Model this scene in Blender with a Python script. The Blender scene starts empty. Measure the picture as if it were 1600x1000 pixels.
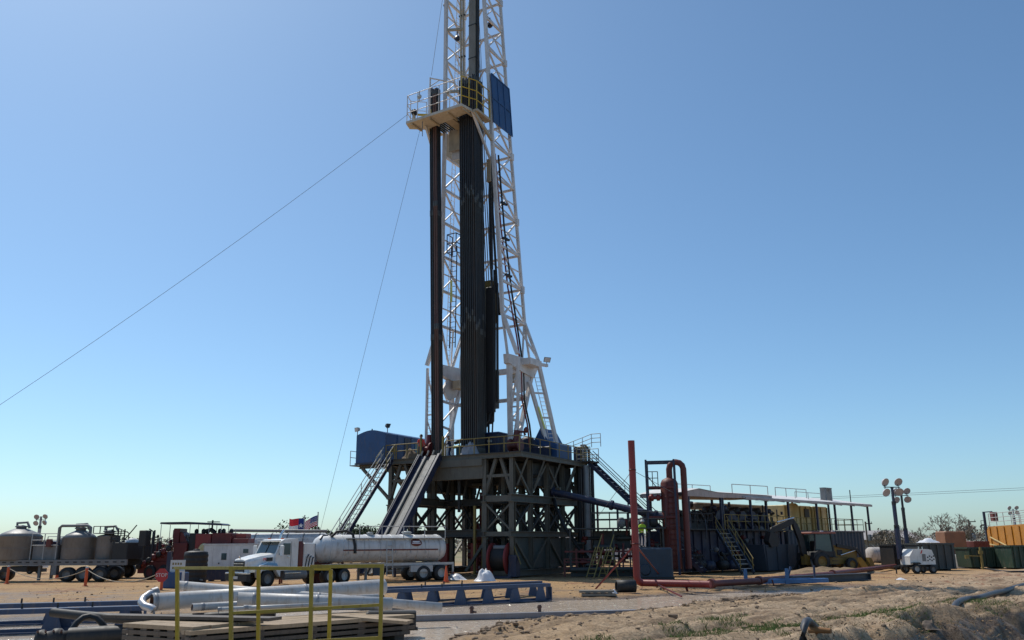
import bpy, bmesh, math, random
import numpy as np
from mathutils import Vector, Matrix, Quaternion
R = math.radians
scene = bpy.context.scene
COL = scene.collection

# ------------------------------------------------------------------ camera
EYE = Vector((0.0, 0.0, 2.25)); PITCH = R(14.7); ROLL = R(-0.4)
FPX = 1333.0                      # focal length in pixels of the 1600 px wide photograph
cd = bpy.data.cameras.new('camera'); cam = bpy.data.objects.new('camera', cd); COL.objects.link(cam)
cd.sensor_fit = 'HORIZONTAL'; cd.sensor_width = 36.0; cd.lens = FPX / 1600 * 36.0
cd.clip_start = 0.1; cd.clip_end = 5000
CM = Matrix.Rotation(R(90) + PITCH, 3, 'X') @ Matrix.Rotation(ROLL, 3, 'Z')
cam.matrix_world = Matrix.Translation(EYE) @ CM.to_4x4()
scene.camera = cam

# ------------------------------------------------------------------ sky, sun, exposure
SUN_AZ = -42.0; SUN_EL = 56.0     # degrees; azimuth from +Y, positive towards +X
w = bpy.data.worlds.new('World'); scene.world = w; w.use_nodes = True
nt = w.node_tree; nt.nodes.clear()
out = nt.nodes.new('ShaderNodeOutputWorld'); bg = nt.nodes.new('ShaderNodeBackground'); sk = nt.nodes.new('ShaderNodeTexSky')
sk.sky_type = 'NISHITA'; sk.sun_disc = False; sk.sun_elevation = R(SUN_EL); sk.sun_rotation = R(SUN_AZ)
sk.altitude = 100; sk.air_density = 0.84; sk.dust_density = 0.9; sk.ozone_density = 6.0
bg.inputs['Strength'].default_value = 0.127
tint = nt.nodes.new('ShaderNodeMix'); tint.data_type = 'RGBA'; tint.blend_type = 'MULTIPLY'; tint.inputs[0].default_value = 1.0; tint.inputs[7].default_value = (0.99, 1.13, 1.07, 1)   # white balance
nt.links.new(sk.outputs[0], tint.inputs[6]); nt.links.new(tint.outputs[2], bg.inputs['Color']); nt.links.new(bg.outputs[0], out.inputs['Surface'])
sd = bpy.data.lights.new('sun', 'SUN'); sd.energy = 3.6; sd.angle = R(0.53); sd.color = (1.0, 0.95, 0.86)
sun = bpy.data.objects.new('sun', sd); COL.objects.link(sun)
sdir = Vector((math.sin(R(SUN_AZ)) * math.cos(R(SUN_EL)), math.cos(R(SUN_AZ)) * math.cos(R(SUN_EL)), math.sin(R(SUN_EL))))
sun.rotation_euler = (-sdir).to_track_quat('-Z', 'Y').to_euler(); sun.location = (0, 0, 120)
vs = scene.view_settings
vs.view_transform = 'Standard'; vs.look = 'None'; vs.exposure = 0.0; vs.gamma = 1.0; vs.use_curve_mapping = False

# ------------------------------------------------------------------ layout helpers (photo pixel + real distance -> place)
def ray(u, v):
    d = CM @ Vector(((u - 800) / FPX, -(v - 500) / FPX, -1.0)); return d
def at(u, v, Y):
    d = ray(u, v); return EYE + d * (Y / d.y)
def on(u, v, z=0.0):
    d = ray(u, v); return EYE + d * ((z - EYE.z) / d.z)
def V(*a): return Vector(a)

# ------------------------------------------------------------------ materials
MATS = {}
def nn(t, typ, **kw):
    n = t.nodes.new(typ)
    for k, v in kw.items():
        if k in n.inputs: n.inputs[k].default_value = v
        else: setattr(n, k, v)
    return n
def paint(name, rgb, rough=0.5, metal=0.0, vary=0.18, dirt=0.25, dirtc=(0.16, 0.12, 0.085), scale=1.2, bump=0.0, spec=0.5, stripe=None):
    if name in MATS: return MATS[name]
    m = bpy.data.materials.new(name); m.use_nodes = True; t = m.node_tree
    b = t.nodes['Principled BSDF']; L = t.links.new
    geo = nn(t, 'ShaderNodeNewGeometry')
    n1 = nn(t, 'ShaderNodeTexNoise', Scale=scale, Detail=4.0, Roughness=0.6); L(geo.outputs['Position'], n1.inputs['Vector'])
    mp = nn(t, 'ShaderNodeMapping'); mp.inputs['Scale'].default_value = (3.0, 3.0, 0.7); L(geo.outputs['Position'], mp.inputs['Vector'])
    n2 = nn(t, 'ShaderNodeTexNoise', Scale=scale * 1.7, Detail=6.0, Roughness=0.68); L(mp.outputs[0], n2.inputs['Vector'])
    r1 = nn(t, 'ShaderNodeMapRange'); L(n1.outputs['Fac'], r1.inputs['Value'])
    r1.inputs['From Min'].default_value = 0.3; r1.inputs['From Max'].default_value = 0.7
    r1.inputs['To Min'].default_value = 1 - vary; r1.inputs['To Max'].default_value = 1 + vary * 0.6
    mx = nn(t, 'ShaderNodeMix', data_type='RGBA', blend_type='MULTIPLY'); mx.inputs[0].default_value = 1.0
    mx.inputs[6].default_value = (*rgb, 1); L(r1.outputs[0], mx.inputs[7])
    r2 = nn(t, 'ShaderNodeMapRange'); L(n2.outputs['Fac'], r2.inputs['Value'])
    r2.inputs['From Min'].default_value = 0.52; r2.inputs['From Max'].default_value = 0.72
    r2.inputs['To Min'].default_value = dirt * 0.25; r2.inputs['To Max'].default_value = min(1.0, dirt * 2.0)
    m2 = nn(t, 'ShaderNodeMix', data_type='RGBA'); L(r2.outputs[0], m2.inputs[0]); L(mx.outputs[2], m2.inputs[6]); m2.inputs[7].default_value = (*dirtc, 1)
    L(m2.outputs[2], b.inputs['Base Color'])
    rr = nn(t, 'ShaderNodeMapRange'); L(n2.outputs['Fac'], rr.inputs['Value']); rr.inputs['To Min'].default_value = max(0.05, rough - 0.12); rr.inputs['To Max'].default_value = min(1, rough + 0.22)
    L(rr.outputs[0], b.inputs['Roughness']); b.inputs['Metallic'].default_value = metal
    b.inputs['Specular IOR Level'].default_value = spec
    if bump:
        bp = nn(t, 'ShaderNodeBump', Strength=bump, Distance=0.02); n3 = nn(t, 'ShaderNodeTexNoise', Scale=scale * 9, Detail=5.0)
        L(geo.outputs['Position'], n3.inputs['Vector']); L(n3.outputs['Fac'], bp.inputs['Height']); L(bp.outputs[0], b.inputs['Normal'])
    MATS[name] = m; return m

P = paint
WHITE = P('mast_white_paint', (0.74, 0.70, 0.68), 0.45, dirt=0.16, dirtc=(0.32, 0.2, 0.12))
BEIGE = P('beige_paint', (0.56, 0.46, 0.33), 0.55, dirt=0.2)
SUBG = P('substructure_grey_paint', (0.125, 0.118, 0.095), 0.55, dirt=0.35, dirtc=(0.07, 0.05, 0.035))
SUBD = P('substructure_dark_steel', (0.05, 0.052, 0.05), 0.6, dirt=0.3, dirtc=(0.05, 0.04, 0.03))
SUBP = P('green_grey_panel_paint', (0.085, 0.10, 0.09), 0.55, dirt=0.4, dirtc=(0.06, 0.05, 0.04))
BLUE = P('oilfield_blue_paint', (0.012, 0.072, 0.21), 0.42, dirt=0.22)
BLUED = P('dark_blue_paint', (0.012, 0.022, 0.062), 0.42, dirt=0.25)
BLUER = P('rack_blue_paint', (0.016, 0.048, 0.118), 0.42, dirt=0.25)
BLUEG = P('grey_blue_paint', (0.036, 0.052, 0.076), 0.5, dirt=0.3, dirtc=(0.06, 0.05, 0.045))
YEL = P('safety_yellow_paint', (0.60, 0.41, 0.03), 0.45, dirt=0.28, dirtc=(0.20, 0.10, 0.04), scale=5)
YELD = P('dull_yellow_paint', (0.26, 0.19, 0.045), 0.55, dirt=0.35)
CREAM = P('cream_yellow_paint', (0.68, 0.55, 0.26), 0.5, dirt=0.18)
RED = P('oilfield_red_paint', (0.25, 0.030, 0.027), 0.42, dirt=0.15, dirtc=(0.12, 0.05, 0.035))
REDD = P('dark_red_paint', (0.14, 0.015, 0.014), 0.45, dirt=0.25, dirtc=(0.06, 0.03, 0.025))
REDB = P('red_oxide_paint', (0.155, 0.034, 0.026), 0.5, dirt=0.25, dirtc=(0.09, 0.05, 0.04))
ORANGE = P('orange_post_paint', (0.75, 0.12, 0.03), 0.5, dirt=0.15)
ORTANK = P('tank_orange_paint', (0.50, 0.20, 0.012), 0.45, dirt=0.15)
BLACK = P('black_rubber', (0.014, 0.014, 0.015), 0.55, dirt=0.28, dirtc=(0.07, 0.055, 0.042))
DARK = P('greasy_dark_steel', (0.022, 0.022, 0.024), 0.5, dirt=0.3, dirtc=(0.05, 0.04, 0.032))
PIPE = P('drill_pipe_steel', (0.040, 0.036, 0.034), 0.38, metal=0.3, dirt=0.3, dirtc=(0.075, 0.05, 0.035), scale=0.8)
PIPER = P('rusty_steel_and_bore_shade', (0.13, 0.06, 0.045), 0.55, dirt=0.3)
STEEL = P('worn_bright_steel', (0.34, 0.32, 0.28), 0.6, dirt=0.3)
GREY = P('grey_machine_paint', (0.20, 0.20, 0.20), 0.5, dirt=0.3)
GREYT = P('bulk_tank_grey', (0.21, 0.21, 0.21), 0.45, dirt=0.3, dirtc=(0.13, 0.11, 0.09))
GREYL = P('light_grey_paint', (0.50, 0.50, 0.48), 0.45, dirt=0.2)
TRUCKW = P('truck_white_paint', (0.78, 0.78, 0.76), 0.3, dirt=0.24, dirtc=(0.36, 0.28, 0.2))
TANKW = P('tank_white_paint', (0.66, 0.66, 0.65), 0.36, dirt=0.4, dirtc=(0.33, 0.27, 0.22), scale=0.8)
OFFW = P('office_white_siding', (0.70, 0.68, 0.66), 0.5, dirt=0.12)
CHROME = P('chrome_trim', (0.75, 0.75, 0.75), 0.18, metal=0.9, dirt=0.05)
GLASS = P('vehicle_glass', (0.035, 0.07, 0.08), 0.06, dirt=0.05, spec=0.8)
CANVAS = P('white_canopy_sheet', (0.74, 0.72, 0.70), 0.6, dirt=0.15)
CANU = P('canopy_frame_paint', (0.55, 0.46, 0.42), 0.6, dirt=0.25)
WOOD = P('weathered_mat_wood', (0.38, 0.28, 0.18), 0.8, dirt=0.3, dirtc=(0.10, 0.075, 0.05), bump=0.4, scale=2.0)
WOODD = P('dark_wet_mat_wood', (0.12, 0.09, 0.065), 0.6, dirt=0.4, dirtc=(0.04, 0.03, 0.025), bump=0.4, scale=2.0)
PWHITE = P('white_pipe_paint', (0.52, 0.505, 0.49), 0.42, dirt=0.4, dirtc=(0.33, 0.24, 0.16), scale=1.6)
PGREY = P('pipe_collar_grey', (0.30, 0.30, 0.31), 0.4, dirt=0.3)
PLASTIC = P('white_plastic_sheet', (0.80, 0.80, 0.82), 0.35, dirt=0.06)
GREEND = P('dumpster_green_paint', (0.018, 0.052, 0.034), 0.5, dirt=0.3)
BINDK = P('bin_dark_paint', (0.045, 0.058, 0.062), 0.5, dirt=0.3)
CATY = P('backhoe_yellow_paint', (0.24, 0.145, 0.022), 0.5, dirt=0.45)
BROWN = P('tan_tank_paint', (0.30, 0.14, 0.075), 0.6, dirt=0.3)
LAMP = P('lamp_reflector', (0.62, 0.62, 0.64), 0.25, dirt=0.04)
LTUBE = P('fluorescent_tube_yellow', (0.85, 0.85, 0.25), 0.35, dirt=0.04)
GALV = P('galvanised_mast_steel', (0.30, 0.31, 0.35), 0.4, metal=0.35, dirt=0.2)
BARK = P('tree_bark', (0.15, 0.115, 0.09), 0.9, dirt=0.2)
TWIG = P('bare_twig_bark', (0.21, 0.165, 0.135), 0.9, dirt=0.1)
SKIN = P('skin', (0.42, 0.24, 0.16), 0.6, dirt=0.02)
HIVIS = P('hi_vis_yellow_cloth', (0.62, 0.85, 0.05), 0.7, dirt=0.02)
REDCL = P('red_work_shirt', (0.68, 0.06, 0.05), 0.8, dirt=0.05)
NAVY = P('dark_work_cloth', (0.035, 0.045, 0.085), 0.85, dirt=0.1)
HOSE = P('grey_rubber_hose', (0.05, 0.055, 0.068), 0.5, dirt=0.3, dirtc=(0.2, 0.16, 0.12))
ROPE = P('rope_fibre', (0.42, 0.36, 0.27), 0.9, dirt=0.1)
WIRE = P('steel_wire_rope', (0.16, 0.16, 0.17), 0.6, dirt=0.0)
FLR = P('flag_red_cloth', (0.72, 0.03, 0.05), 0.8, vary=.05, dirt=0.0)
FLW = P('flag_white_cloth', (0.80, 0.80, 0.80), 0.8, vary=.05, dirt=0.0)
FLB = P('flag_blue_cloth', (0.025, 0.045, 0.22), 0.8, vary=.05, dirt=0.0)
TEALB = P('truck_stripe_blue', (0.14, 0.36, 0.60), 0.3, dirt=0.1)
SIGNW = P('sign_white_board', (0.70, 0.70, 0.68), 0.5, dirt=0.1)
SIGNR = P('stop_sign_red', (0.50, 0.035, 0.04), 0.45, dirt=0.08)
TAILP = P('marker_red', (0.6, 0.03, 0.02), 0.3, dirt=0.02)

def leafmat(name, rgb, rgb2):
    m = bpy.data.materials.new(name); m.use_nodes = True; t = m.node_tree; b = t.nodes['Principled BSDF']
    geo = nn(t, 'ShaderNodeNewGeometry'); mx = nn(t, 'ShaderNodeMix', data_type='RGBA')
    t.links.new(geo.outputs['Random Per Island'], mx.inputs[0]); mx.inputs[6].default_value = (*rgb, 1); mx.inputs[7].default_value = (*rgb2, 1)
    t.links.new(mx.outputs[2], b.inputs['Base Color']); b.inputs['Roughness'].default_value = 0.75
    b.inputs['Specular IOR Level'].default_value = 0.25
    return m
LEAF = leafmat('evergreen_leaf', (0.030, 0.050, 0.022), (0.07, 0.085, 0.04))
LEAFB = leafmat('dry_scrub_leaf', (0.20, 0.165, 0.125), (0.31, 0.26, 0.205))
GRASS = leafmat('grass_blade', (0.06, 0.12, 0.022), (0.15, 0.20, 0.055))
GRASSD = leafmat('dry_grass_blade', (0.22, 0.17, 0.09), (0.34, 0.27, 0.16))
ROOTM = leafmat('root_and_twig', (0.07, 0.05, 0.035), (0.16, 0.12, 0.085))

# ------------------------------------------------------------------ mesh builder
class MB:
    def __init__(s): s.v = []; s.f = []; s.sm = []; s.mi = []; s.cur = 0
    def add(s, vs, fs, smooth=False):
        o = len(s.v); s.v += [tuple(x) for x in vs]
        for f in fs: s.f.append([o + i for i in f]); s.sm.append(smooth); s.mi.append(s.cur)
        return s
    def box(s, x0, x1, y0, y1, z0, z1):
        return s.add([(x0,y0,z0),(x1,y0,z0),(x1,y1,z0),(x0,y1,z0),(x0,y0,z1),(x1,y0,z1),(x1,y1,z1),(x0,y1,z1)],
                     [(3,2,1,0),(4,5,6,7),(0,1,5,4),(1,2,6,5),(2,3,7,6),(3,0,4,7)])
    def bbox(s, x0, x1, y0, y1, z0, z1, c=0.04):
        "box with chamfered vertical and top edges"
        a = [(x0+c,y0),(x1-c,y0),(x1,y0+c),(x1,y1-c),(x1-c,y1),(x0+c,y1),(x0,y1-c),(x0,y0+c)]
        cx, cy = (x0+x1)/2, (y0+y1)/2
        def ins(p): return (p[0] + (c if p[0] < cx else -c) * .9, p[1] + (c if p[1] < cy else -c) * .9)
        vs = [(*p, z0) for p in a] + [(*p, z1-c) for p in a] + [(*ins(p), z1) for p in a]
        fs = [tuple(range(7, -1, -1)), tuple(range(16, 24))]
        for k in (0, 8):
            for i in range(8): fs.append((k+i, k+(i+1) % 8, k+8+(i+1) % 8, k+8+i))
        return s.add(vs, fs)
    def bar(s, p0, p1, w, h=None, up=(0, 0, 1)):
        h = h or w; p0 = Vector(p0); p1 = Vector(p1); d = (p1-p0).normalized(); up = Vector(up)
        if abs(d.dot(up)) > .99: up = Vector((0, 1, 0))
        x = d.cross(up).normalized() * w/2; y = x.cross(d).normalized() * h/2
        vs = [p0-x-y, p0+x-y, p0+x+y, p0-x+y, p1-x-y, p1+x-y, p1+x+y, p1-x+y]
        return s.add(vs, [(0,1,2,3),(7,6,5,4),(4,5,1,0),(5,6,2,1),(6,7,3,2),(7,4,0,3)])
    def tube(s, pts, r, n=8, caps=True):
        pts = [Vector(p) for p in pts]; m = len(pts); rs = r if isinstance(r, (list, tuple)) else [r]*m
        vs = []; ref = None
        for i, p in enumerate(pts):
            d = (pts[min(i+1, m-1)] - pts[max(i-1, 0)]).normalized()
            if ref is None: ref = Vector((0, 0, 1)) if abs(d.z) < .9 else Vector((1, 0, 0))
            x = d.cross(ref).normalized(); y = d.cross(x).normalized(); ref = x.cross(d) if x.cross(d).length > .1 else ref
            for k in range(n):
                a = 2*math.pi*k/n; vs.append(p + x*math.cos(a)*rs[i] + y*math.sin(a)*rs[i])
        fs = [(i*n+k, i*n+(k+1) % n, (i+1)*n+(k+1) % n, (i+1)*n+k) for i in range(m-1) for k in range(n)]
        s.add(vs, fs, True)
        if caps:
            s.add(vs[:n], [tuple(range(n-1, -1, -1))]); s.add(vs[-n:], [tuple(range(n))])
        return s
    def lathe(s, prof, n=20, origin=(0, 0, 0), axis='Z', closed=True):
        "prof: (radius, height) pairs revolved round the axis"
        o = Vector(origin); vs = []
        for r, h in prof:
            for k in range(n):
                a = 2*math.pi*k/n; c, q = r*math.cos(a), r*math.sin(a)
                vs.append(o + (Vector((c, q, h)) if axis == 'Z' else Vector((h, c, q)) if axis == 'X' else Vector((q, h, c))))
        fs = [(i*n+k, i*n+(k+1) % n, (i+1)*n+(k+1) % n, (i+1)*n+k) for i in range(len(prof)-1) for k in range(n)]
        s.add(vs, fs, True)
        if closed:
            if prof[0][0] > 1e-4: s.add(vs[:n], [tuple(range(n-1, -1, -1))])
            if prof[-1][0] > 1e-4: s.add(vs[-n:], [tuple(range(n))])
        return s
    def prism(s, poly, d0, d1, plane='XZ'):
        "polygon in a plane extruded along the third axis"
        def mk(a, b, d): return (a, d, b) if plane == 'XZ' else (d, a, b) if plane == 'YZ' else (a, b, d)
        n = len(poly); vs = [mk(a, b, d0) for a, b in poly] + [mk(a, b, d1) for a, b in poly]
        fs = [tuple(range(n)), tuple(range(2*n-1, n-1, -1))] + [((i+1) % n, i, n+i, n+(i+1) % n) for i in range(n)]
        return s.add(vs, fs)
    def mesh(s, name, mats):
        me = bpy.data.meshes.new(name); me.from_pydata(s.v, [], s.f)
        mats = mats if isinstance(mats, (list, tuple)) else [mats]
        for m in mats: me.materials.append(m)
        me.polygons.foreach_set('use_smooth', s.sm)
        if len(mats) > 1: me.polygons.foreach_set('material_index', s.mi)
        bm = bmesh.new(); bm.from_mesh(me); bmesh.ops.recalc_face_normals(bm, faces=bm.faces); bm.to_mesh(me); bm.free()
        me.update(); return me
    def build(s, name, mats, parent=None):
        o = bpy.data.objects.new(name, s.mesh(name, mats)); COL.objects.link(o)
        if parent is not None: o.parent = parent
        return o
def tag(o, label=None, cat=None, group=None, kind=None):
    if label: o['label'] = label
    if cat: o['category'] = cat
    if group: o['group'] = group
    if kind: o['kind'] = kind
    return o
def thing(name, label, cat, loc=(0, 0, 0), rz=0.0, group=None):
    o = bpy.data.objects.new(name, None); COL.objects.link(o); o.empty_display_size = 0.3
    o.location = loc; o.rotation_euler = (0, 0, rz); return tag(o, label, cat, group)
UNIT = {}
def unit(kind, mat):
    k = (kind, mat.name)
    if k not in UNIT:
        b = MB()
        if kind == 'box': b.box(-.5, .5, -.5, .5, 0, 1)
        elif kind == 'angle':
            b.prism([(-.5, -.5), (.5, -.5), (.5, -.3), (-.3, -.3), (-.3, .5), (-.5, .5)], 0, 1, 'XY')
        elif kind == 'ibeam':
            b.prism([(-.5,-.5),(.5,-.5),(.5,-.36),(.1,-.36),(.1,.36),(.5,.36),(.5,.5),(-.5,.5),(-.5,.36),(-.1,.36),(-.1,-.36),(-.5,-.36)], 0, 1, 'XY')
        else: b.lathe([(.5, 0), (.5, 1)], 8)
        UNIT[k] = b.mesh(kind + '_member', mat)
    return UNIT[k]
def beam(parent, name, mat, p0, p1, w, h=None, kind='box'):
    "straight member between two points as an object of its own (shared unit mesh)"
    p0 = Vector(p0); p1 = Vector(p1); d = p1 - p0; L = d.length; d.normalize()
    up = Vector((0, 0, 1)) if abs(d.z) < .97 else Vector((0, 1, 0))
    x = up.cross(d).normalized(); y = d.cross(x).normalized()
    h = h or w
    M = Matrix(((x.x*w, y.x*h, d.x*L, p0.x), (x.y*w, y.y*h, d.y*L, p0.y), (x.z*w, y.z*h, d.z*L, p0.z), (0, 0, 0, 1)))
    o = bpy.data.objects.new(name, unit(kind, mat)); COL.objects.link(o)
    if parent is not None: o.parent = parent
    o.matrix_basis = M; return o
def rod(parent, name, mat, p0, p1, r): return beam(parent, name, mat, p0, p1, 2*r, 2*r, 'tube')
def railing(parent, mat, pts, h=1.07, step=1.6, r=0.028, mids=(0.55,), rail='rail', post='post'):
    pts = [Vector(p) for p in pts]
    for a, b in zip(pts, pts[1:]):
        n = max(1, int(round((b-a).length/step)))
        for i in range(n+1):
            if i == n and b is not pts[-1]: continue
            p = a.lerp(b, i/n); rod(parent, post, mat, p, p+V(0, 0, h), r)
        for z in (h,)+tuple(h*m for m in mids): rod(parent, rail, mat, a+V(0, 0, z), b+V(0, 0, z), r*.9)
def ladder(parent, mat, p0, p1, side, w=.45, step=.32, r=.03):
    p0 = Vector(p0); p1 = Vector(p1); sd_ = Vector(side).normalized()*w/2
    rod(parent, 'ladder_rail', mat, p0-sd_, p1-sd_, r); rod(parent, 'ladder_rail', mat, p0+sd_, p1+sd_, r)
    n = int((p1-p0).length/step); b = MB()
    for i in range(1, n): c = p0.lerp(p1, i/n); b.tube([c-sd_, c+sd_], r*.7, 5)
    o = b.build('ladder_rungs', mat, parent); o['kind'] = 'stuff'; return o
def stair(root, ptop, pbot, wd, smat, tmat, rmat, n=16, rails=(1, -1), rh=1.0, stringer=.25):
    ptop = Vector(ptop); pbot = Vector(pbot); d = pbot-ptop; hz = Vector((d.x, d.y, 0)).normalized(); sv = Vector((-hz.y, hz.x, 0))*wd/2
    for s in (1, -1): beam(root, 'stringer', smat, ptop+sv*s, pbot+sv*s, .08, stringer)
    for i in range(1, n): c = ptop.lerp(pbot, i/n); beam(root, 'tread', tmat, c-sv, c+sv, .26, .035)
    for s in rails:
        for z in (rh, rh*.52): rod(root, 'handrail', rmat, ptop+sv*s*1.05+V(0, 0, z), pbot+sv*s*1.05+V(0, 0, z), .03)
        for i in range(4): c = ptop.lerp(pbot, .04+.92*i/3)+sv*s*1.05; rod(root, 'handrail_post', rmat, c, c+V(0, 0, rh), .03)
def wheel(root, mat_t, mat_r, loc, r, wdt, axis='Y', name='wheel'):
    b = MB(); hw = wdt/2
    b.lathe([(r*.56, -hw), (r*.93, -hw), (r, -hw*.6), (r, hw*.6), (r*.93, hw), (r*.56, hw)], 22, loc, axis, closed=False)
    t = b.build(name, mat_t, root)
    c = MB(); c.lathe([(r*.10, -hw*.5), (r*.2, -hw*.55), (r*.45, -hw*.2), (r*.57, -hw*.9), (r*.57, hw*.9), (r*.45, hw*.2), (r*.2, hw*.55), (r*.10, hw*.5)], 16, loc, axis)
    c.build('rim', mat_r, t); return t
def text_mesh(txt, size, mat, name, parent, M, extrude=.004):
    c = bpy.data.curves.new('txt', 'FONT'); c.body = txt; c.size = size; c.align_x = 'CENTER'; c.align_y = 'CENTER'; c.extrude = extrude
    o = bpy.data.objects.new('txt', c); COL.objects.link(o); dg = bpy.context.evaluated_depsgraph_get()
    me = bpy.data.meshes.new_from_object(o.evaluated_get(dg)); me.materials.clear(); me.materials.append(mat); me.name = name
    bpy.data.objects.remove(o); q = bpy.data.objects.new(name, me); COL.objects.link(q); q.parent = parent; q.matrix_basis = M; return q
def copy_tree(o, parent=None):
    c = o.copy(); COL.objects.link(c); c.parent = parent
    for ch in list(o.children): copy_tree(ch, c)
    return c
rng = random.Random(7)

# ================================================================== GROUND AND WATER
WZ = -0.10
far = [(-260,972),(0,971),(120,969),(240,966),(400,960),(560,954),(620,950),(680,948),(760,944),(860,940),(960,938),(1020,934),(1120,928),(1200,927),(1300,923),(1360,915)]
near = [(1352,919),(1300,927),(1200,931),(1146,934),(1108,944),(1038,954),(980,956),(940,961),(860,968),(820,974),(770,987),(730,993),(690,1004),(600,1030),(300,1050),(-260,1060)]
WPOLY = np.array([[*on(u, v, WZ).xy] for u, v in far + near])
def vnoise(x, y, seed):
    xi = np.floor(x).astype(np.int64); yi = np.floor(y).astype(np.int64); fx = x-xi; fy = y-yi
    fx = fx*fx*(3-2*fx); fy = fy*fy*(3-2*fy)
    def h(a, b):
        n = (a*374761393 + b*668265263 + seed*1274126177) & 0x7fffffff
        n = ((n ^ (n >> 13))*1274126177) & 0x7fffffff
        return ((n ^ (n >> 16)) & 0xffff)/65535.0
    return (h(xi, yi)*(1-fx)+h(xi+1, yi)*fx)*(1-fy)+(h(xi, yi+1)*(1-fx)+h(xi+1, yi+1)*fx)*fy
def fbm(x, y, sc, seed, oct=4, g=.5):
    t = 0; a = 1; s = 0
    for i in range(oct): t = t+a*vnoise(x*sc, y*sc, seed+i*17); s += a; a *= g; sc *= 2.03
    return t/s*2-1
def poly_sd(x, y, P_):
    d = np.full(x.shape, 1e9); inside = np.zeros(x.shape, bool); n = len(P_)
    for i in range(n):
        ax, ay = P_[i]; bx, by = P_[(i+1) % n]; ex, ey = bx-ax, by-ay
        t = np.clip(((x-ax)*ex+(y-ay)*ey)/(ex*ex+ey*ey), 0, 1)
        d = np.minimum(d, np.hypot(x-ax-t*ex, y-ay-t*ey))
        c = ((ay > y) != (by > y)) & (x < (bx-ax)*(y-ay)/((by-ay) if by != ay else 1e-9)+ax); inside ^= c
    return np.where(inside, -d, d)
DITCH = np.array([[*on(u, v, .25).xy] for u, v in [(1120,1040),(1290,996),(1340,981),(1400,966),(1500,952),(1600,936),(1800,905)]])
def ditch_sd(x, y):
    d = np.full(x.shape, 1e9); sg = np.ones(x.shape)
    for i in range(len(DITCH)-1):
        ax, ay = DITCH[i]; bx, by = DITCH[i+1]; ex, ey = bx-ax, by-ay; L2 = ex*ex+ey*ey
        t = (((x-ax)*ex+(y-ay)*ey)/L2); t = np.clip(t, -5 if i == 0 else 0, 5 if i == len(DITCH)-2 else 1)
        dd = np.hypot(x-ax-t*ex, y-ay-t*ey); s_ = np.sign(ex*(y-ay)-ey*(x-ax))
        m = dd < d; d = np.where(m, dd, d); sg = np.where(m, s_, sg)
    return d*sg          # negative = camera side (the ditch)
def sstep(a, b, x): t = np.clip((x-a)/(b-a), 0, 1); return t*t*(3-2*t)
def ground_h(x, y):
    x = np.asarray(x, float); y = np.asarray(y, float)
    sd_ = poly_sd(x, y, WPOLY) + .35*fbm(x, y, .8, 3, 3)
    nearside = sstep(2, -2, y - (24 + np.maximum(x, -2)*1.15)) * sstep(-4, 2, x + (y-20)*.1)
    base = nearside*(.10+.25*sstep(40, 16, y))
    base = base + .10*sstep(60, 90, y)*sstep(20, 45, x)
    amp = .018+.03*sstep(75, 30, y)
    det = amp*fbm(x, y, .7, 11, 6, .65)*2.2
    # wheel ruts across the right-hand field
    px = x*.74-y*.67; al = x*.67+y*.74
    rm = nearside*sstep(.4, 2.2, sd_)
    rut = (np.sin(px*2.2+1.2*fbm(x, y, .12, 5, 2)*3)*.04 + .19*fbm(px*2.6, al*.22, 1.0, 21, 5, .62))*rm
    for c_, wb in ((-19.5, 3), (-17.6, 4), (-14.8, 3), (-12.9, 4), (-10.4, 5), (-8.5, 6), (-6.2, 3), (-4.3, 4)):
        q_ = (px-c_-.9*fbm(x, y, .07, 60+wb, 2))/.27; rut = rut+rm*(-.11*np.exp(-q_**2)+.06*np.exp(-((np.abs(q_)-2.1)/.7)**2)*(1+fbm(x, y, 1.7, 70, 3)))
    # lumpy shoulder of dug mud along the near shore
    lump = nearside*np.exp(-((sd_-.9)/.8)**2)*np.maximum(0, .14+.55*fbm(x, y, 1.3, 31, 5, .62))*sstep(60, 34, y)
    tgt = base+det+rut
    h = np.where(sd_ > 0, WZ-.02+(tgt-WZ+.02)*sstep(0, 1.3, sd_), WZ-.02-.35*sstep(0, 1.8, -sd_))+np.where(sd_ > 0, lump, 0)
    dd = ditch_sd(x, y)+.5*fbm(x, y, .7, 41, 4, .6)
    dm = sstep(.15, -1.6, dd)*sstep(3.5, 6, x+.2*(22-y))
    h = h-dm*(1.15+.25*fbm(x, y, 1.3, 43, 3))
    h = h+np.exp(-((dd-.1)/.6)**2)*.10*sstep(4, 7, x)*(1+fbm(x, y, 1.1, 47, 3))*sstep(40, 30, y)
    far_ = sstep(110, 400, np.hypot(x, y)); h = h*(1-far_)+far_*.6*fbm(x, y, .01, 51, 2)
    return h
def gz(x, y): return float(ground_h(np.array([x]), np.array([y]))[0])
def graded(a0, a1, step, lo, hi, grow=1.12):
    c = list(np.arange(a0, a1+1e-6, step)); s_ = step; p = a1
    while p < hi: s_ *= grow; p += s_; c.append(p)
    s_ = step; p = a0; L_ = []
    while p > lo: s_ *= grow; p -= s_; L_.append(p)
    return np.array(L_[::-1]+c)
gx = graded(-9, 22, .095, -3000, 3000, 1.09); gy = graded(15, 40, .085, -60, 3500, 1.055)
X_, Y_ = np.meshgrid(gx, gy); H_ = ground_h(X_, Y_)
nx_, ny_ = len(gx), len(gy)
me = bpy.data.meshes.new('ground'); nv = nx_*ny_
me.vertices.add(nv); me.vertices.foreach_set('co', np.stack([X_, Y_, H_], -1).astype(np.float32).ravel())
ii = np.arange(nv).reshape(ny_, nx_); q = np.stack([ii[:-1, :-1], ii[:-1, 1:], ii[1:, 1:], ii[1:, :-1]], -1).reshape(-1, 4)
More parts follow.
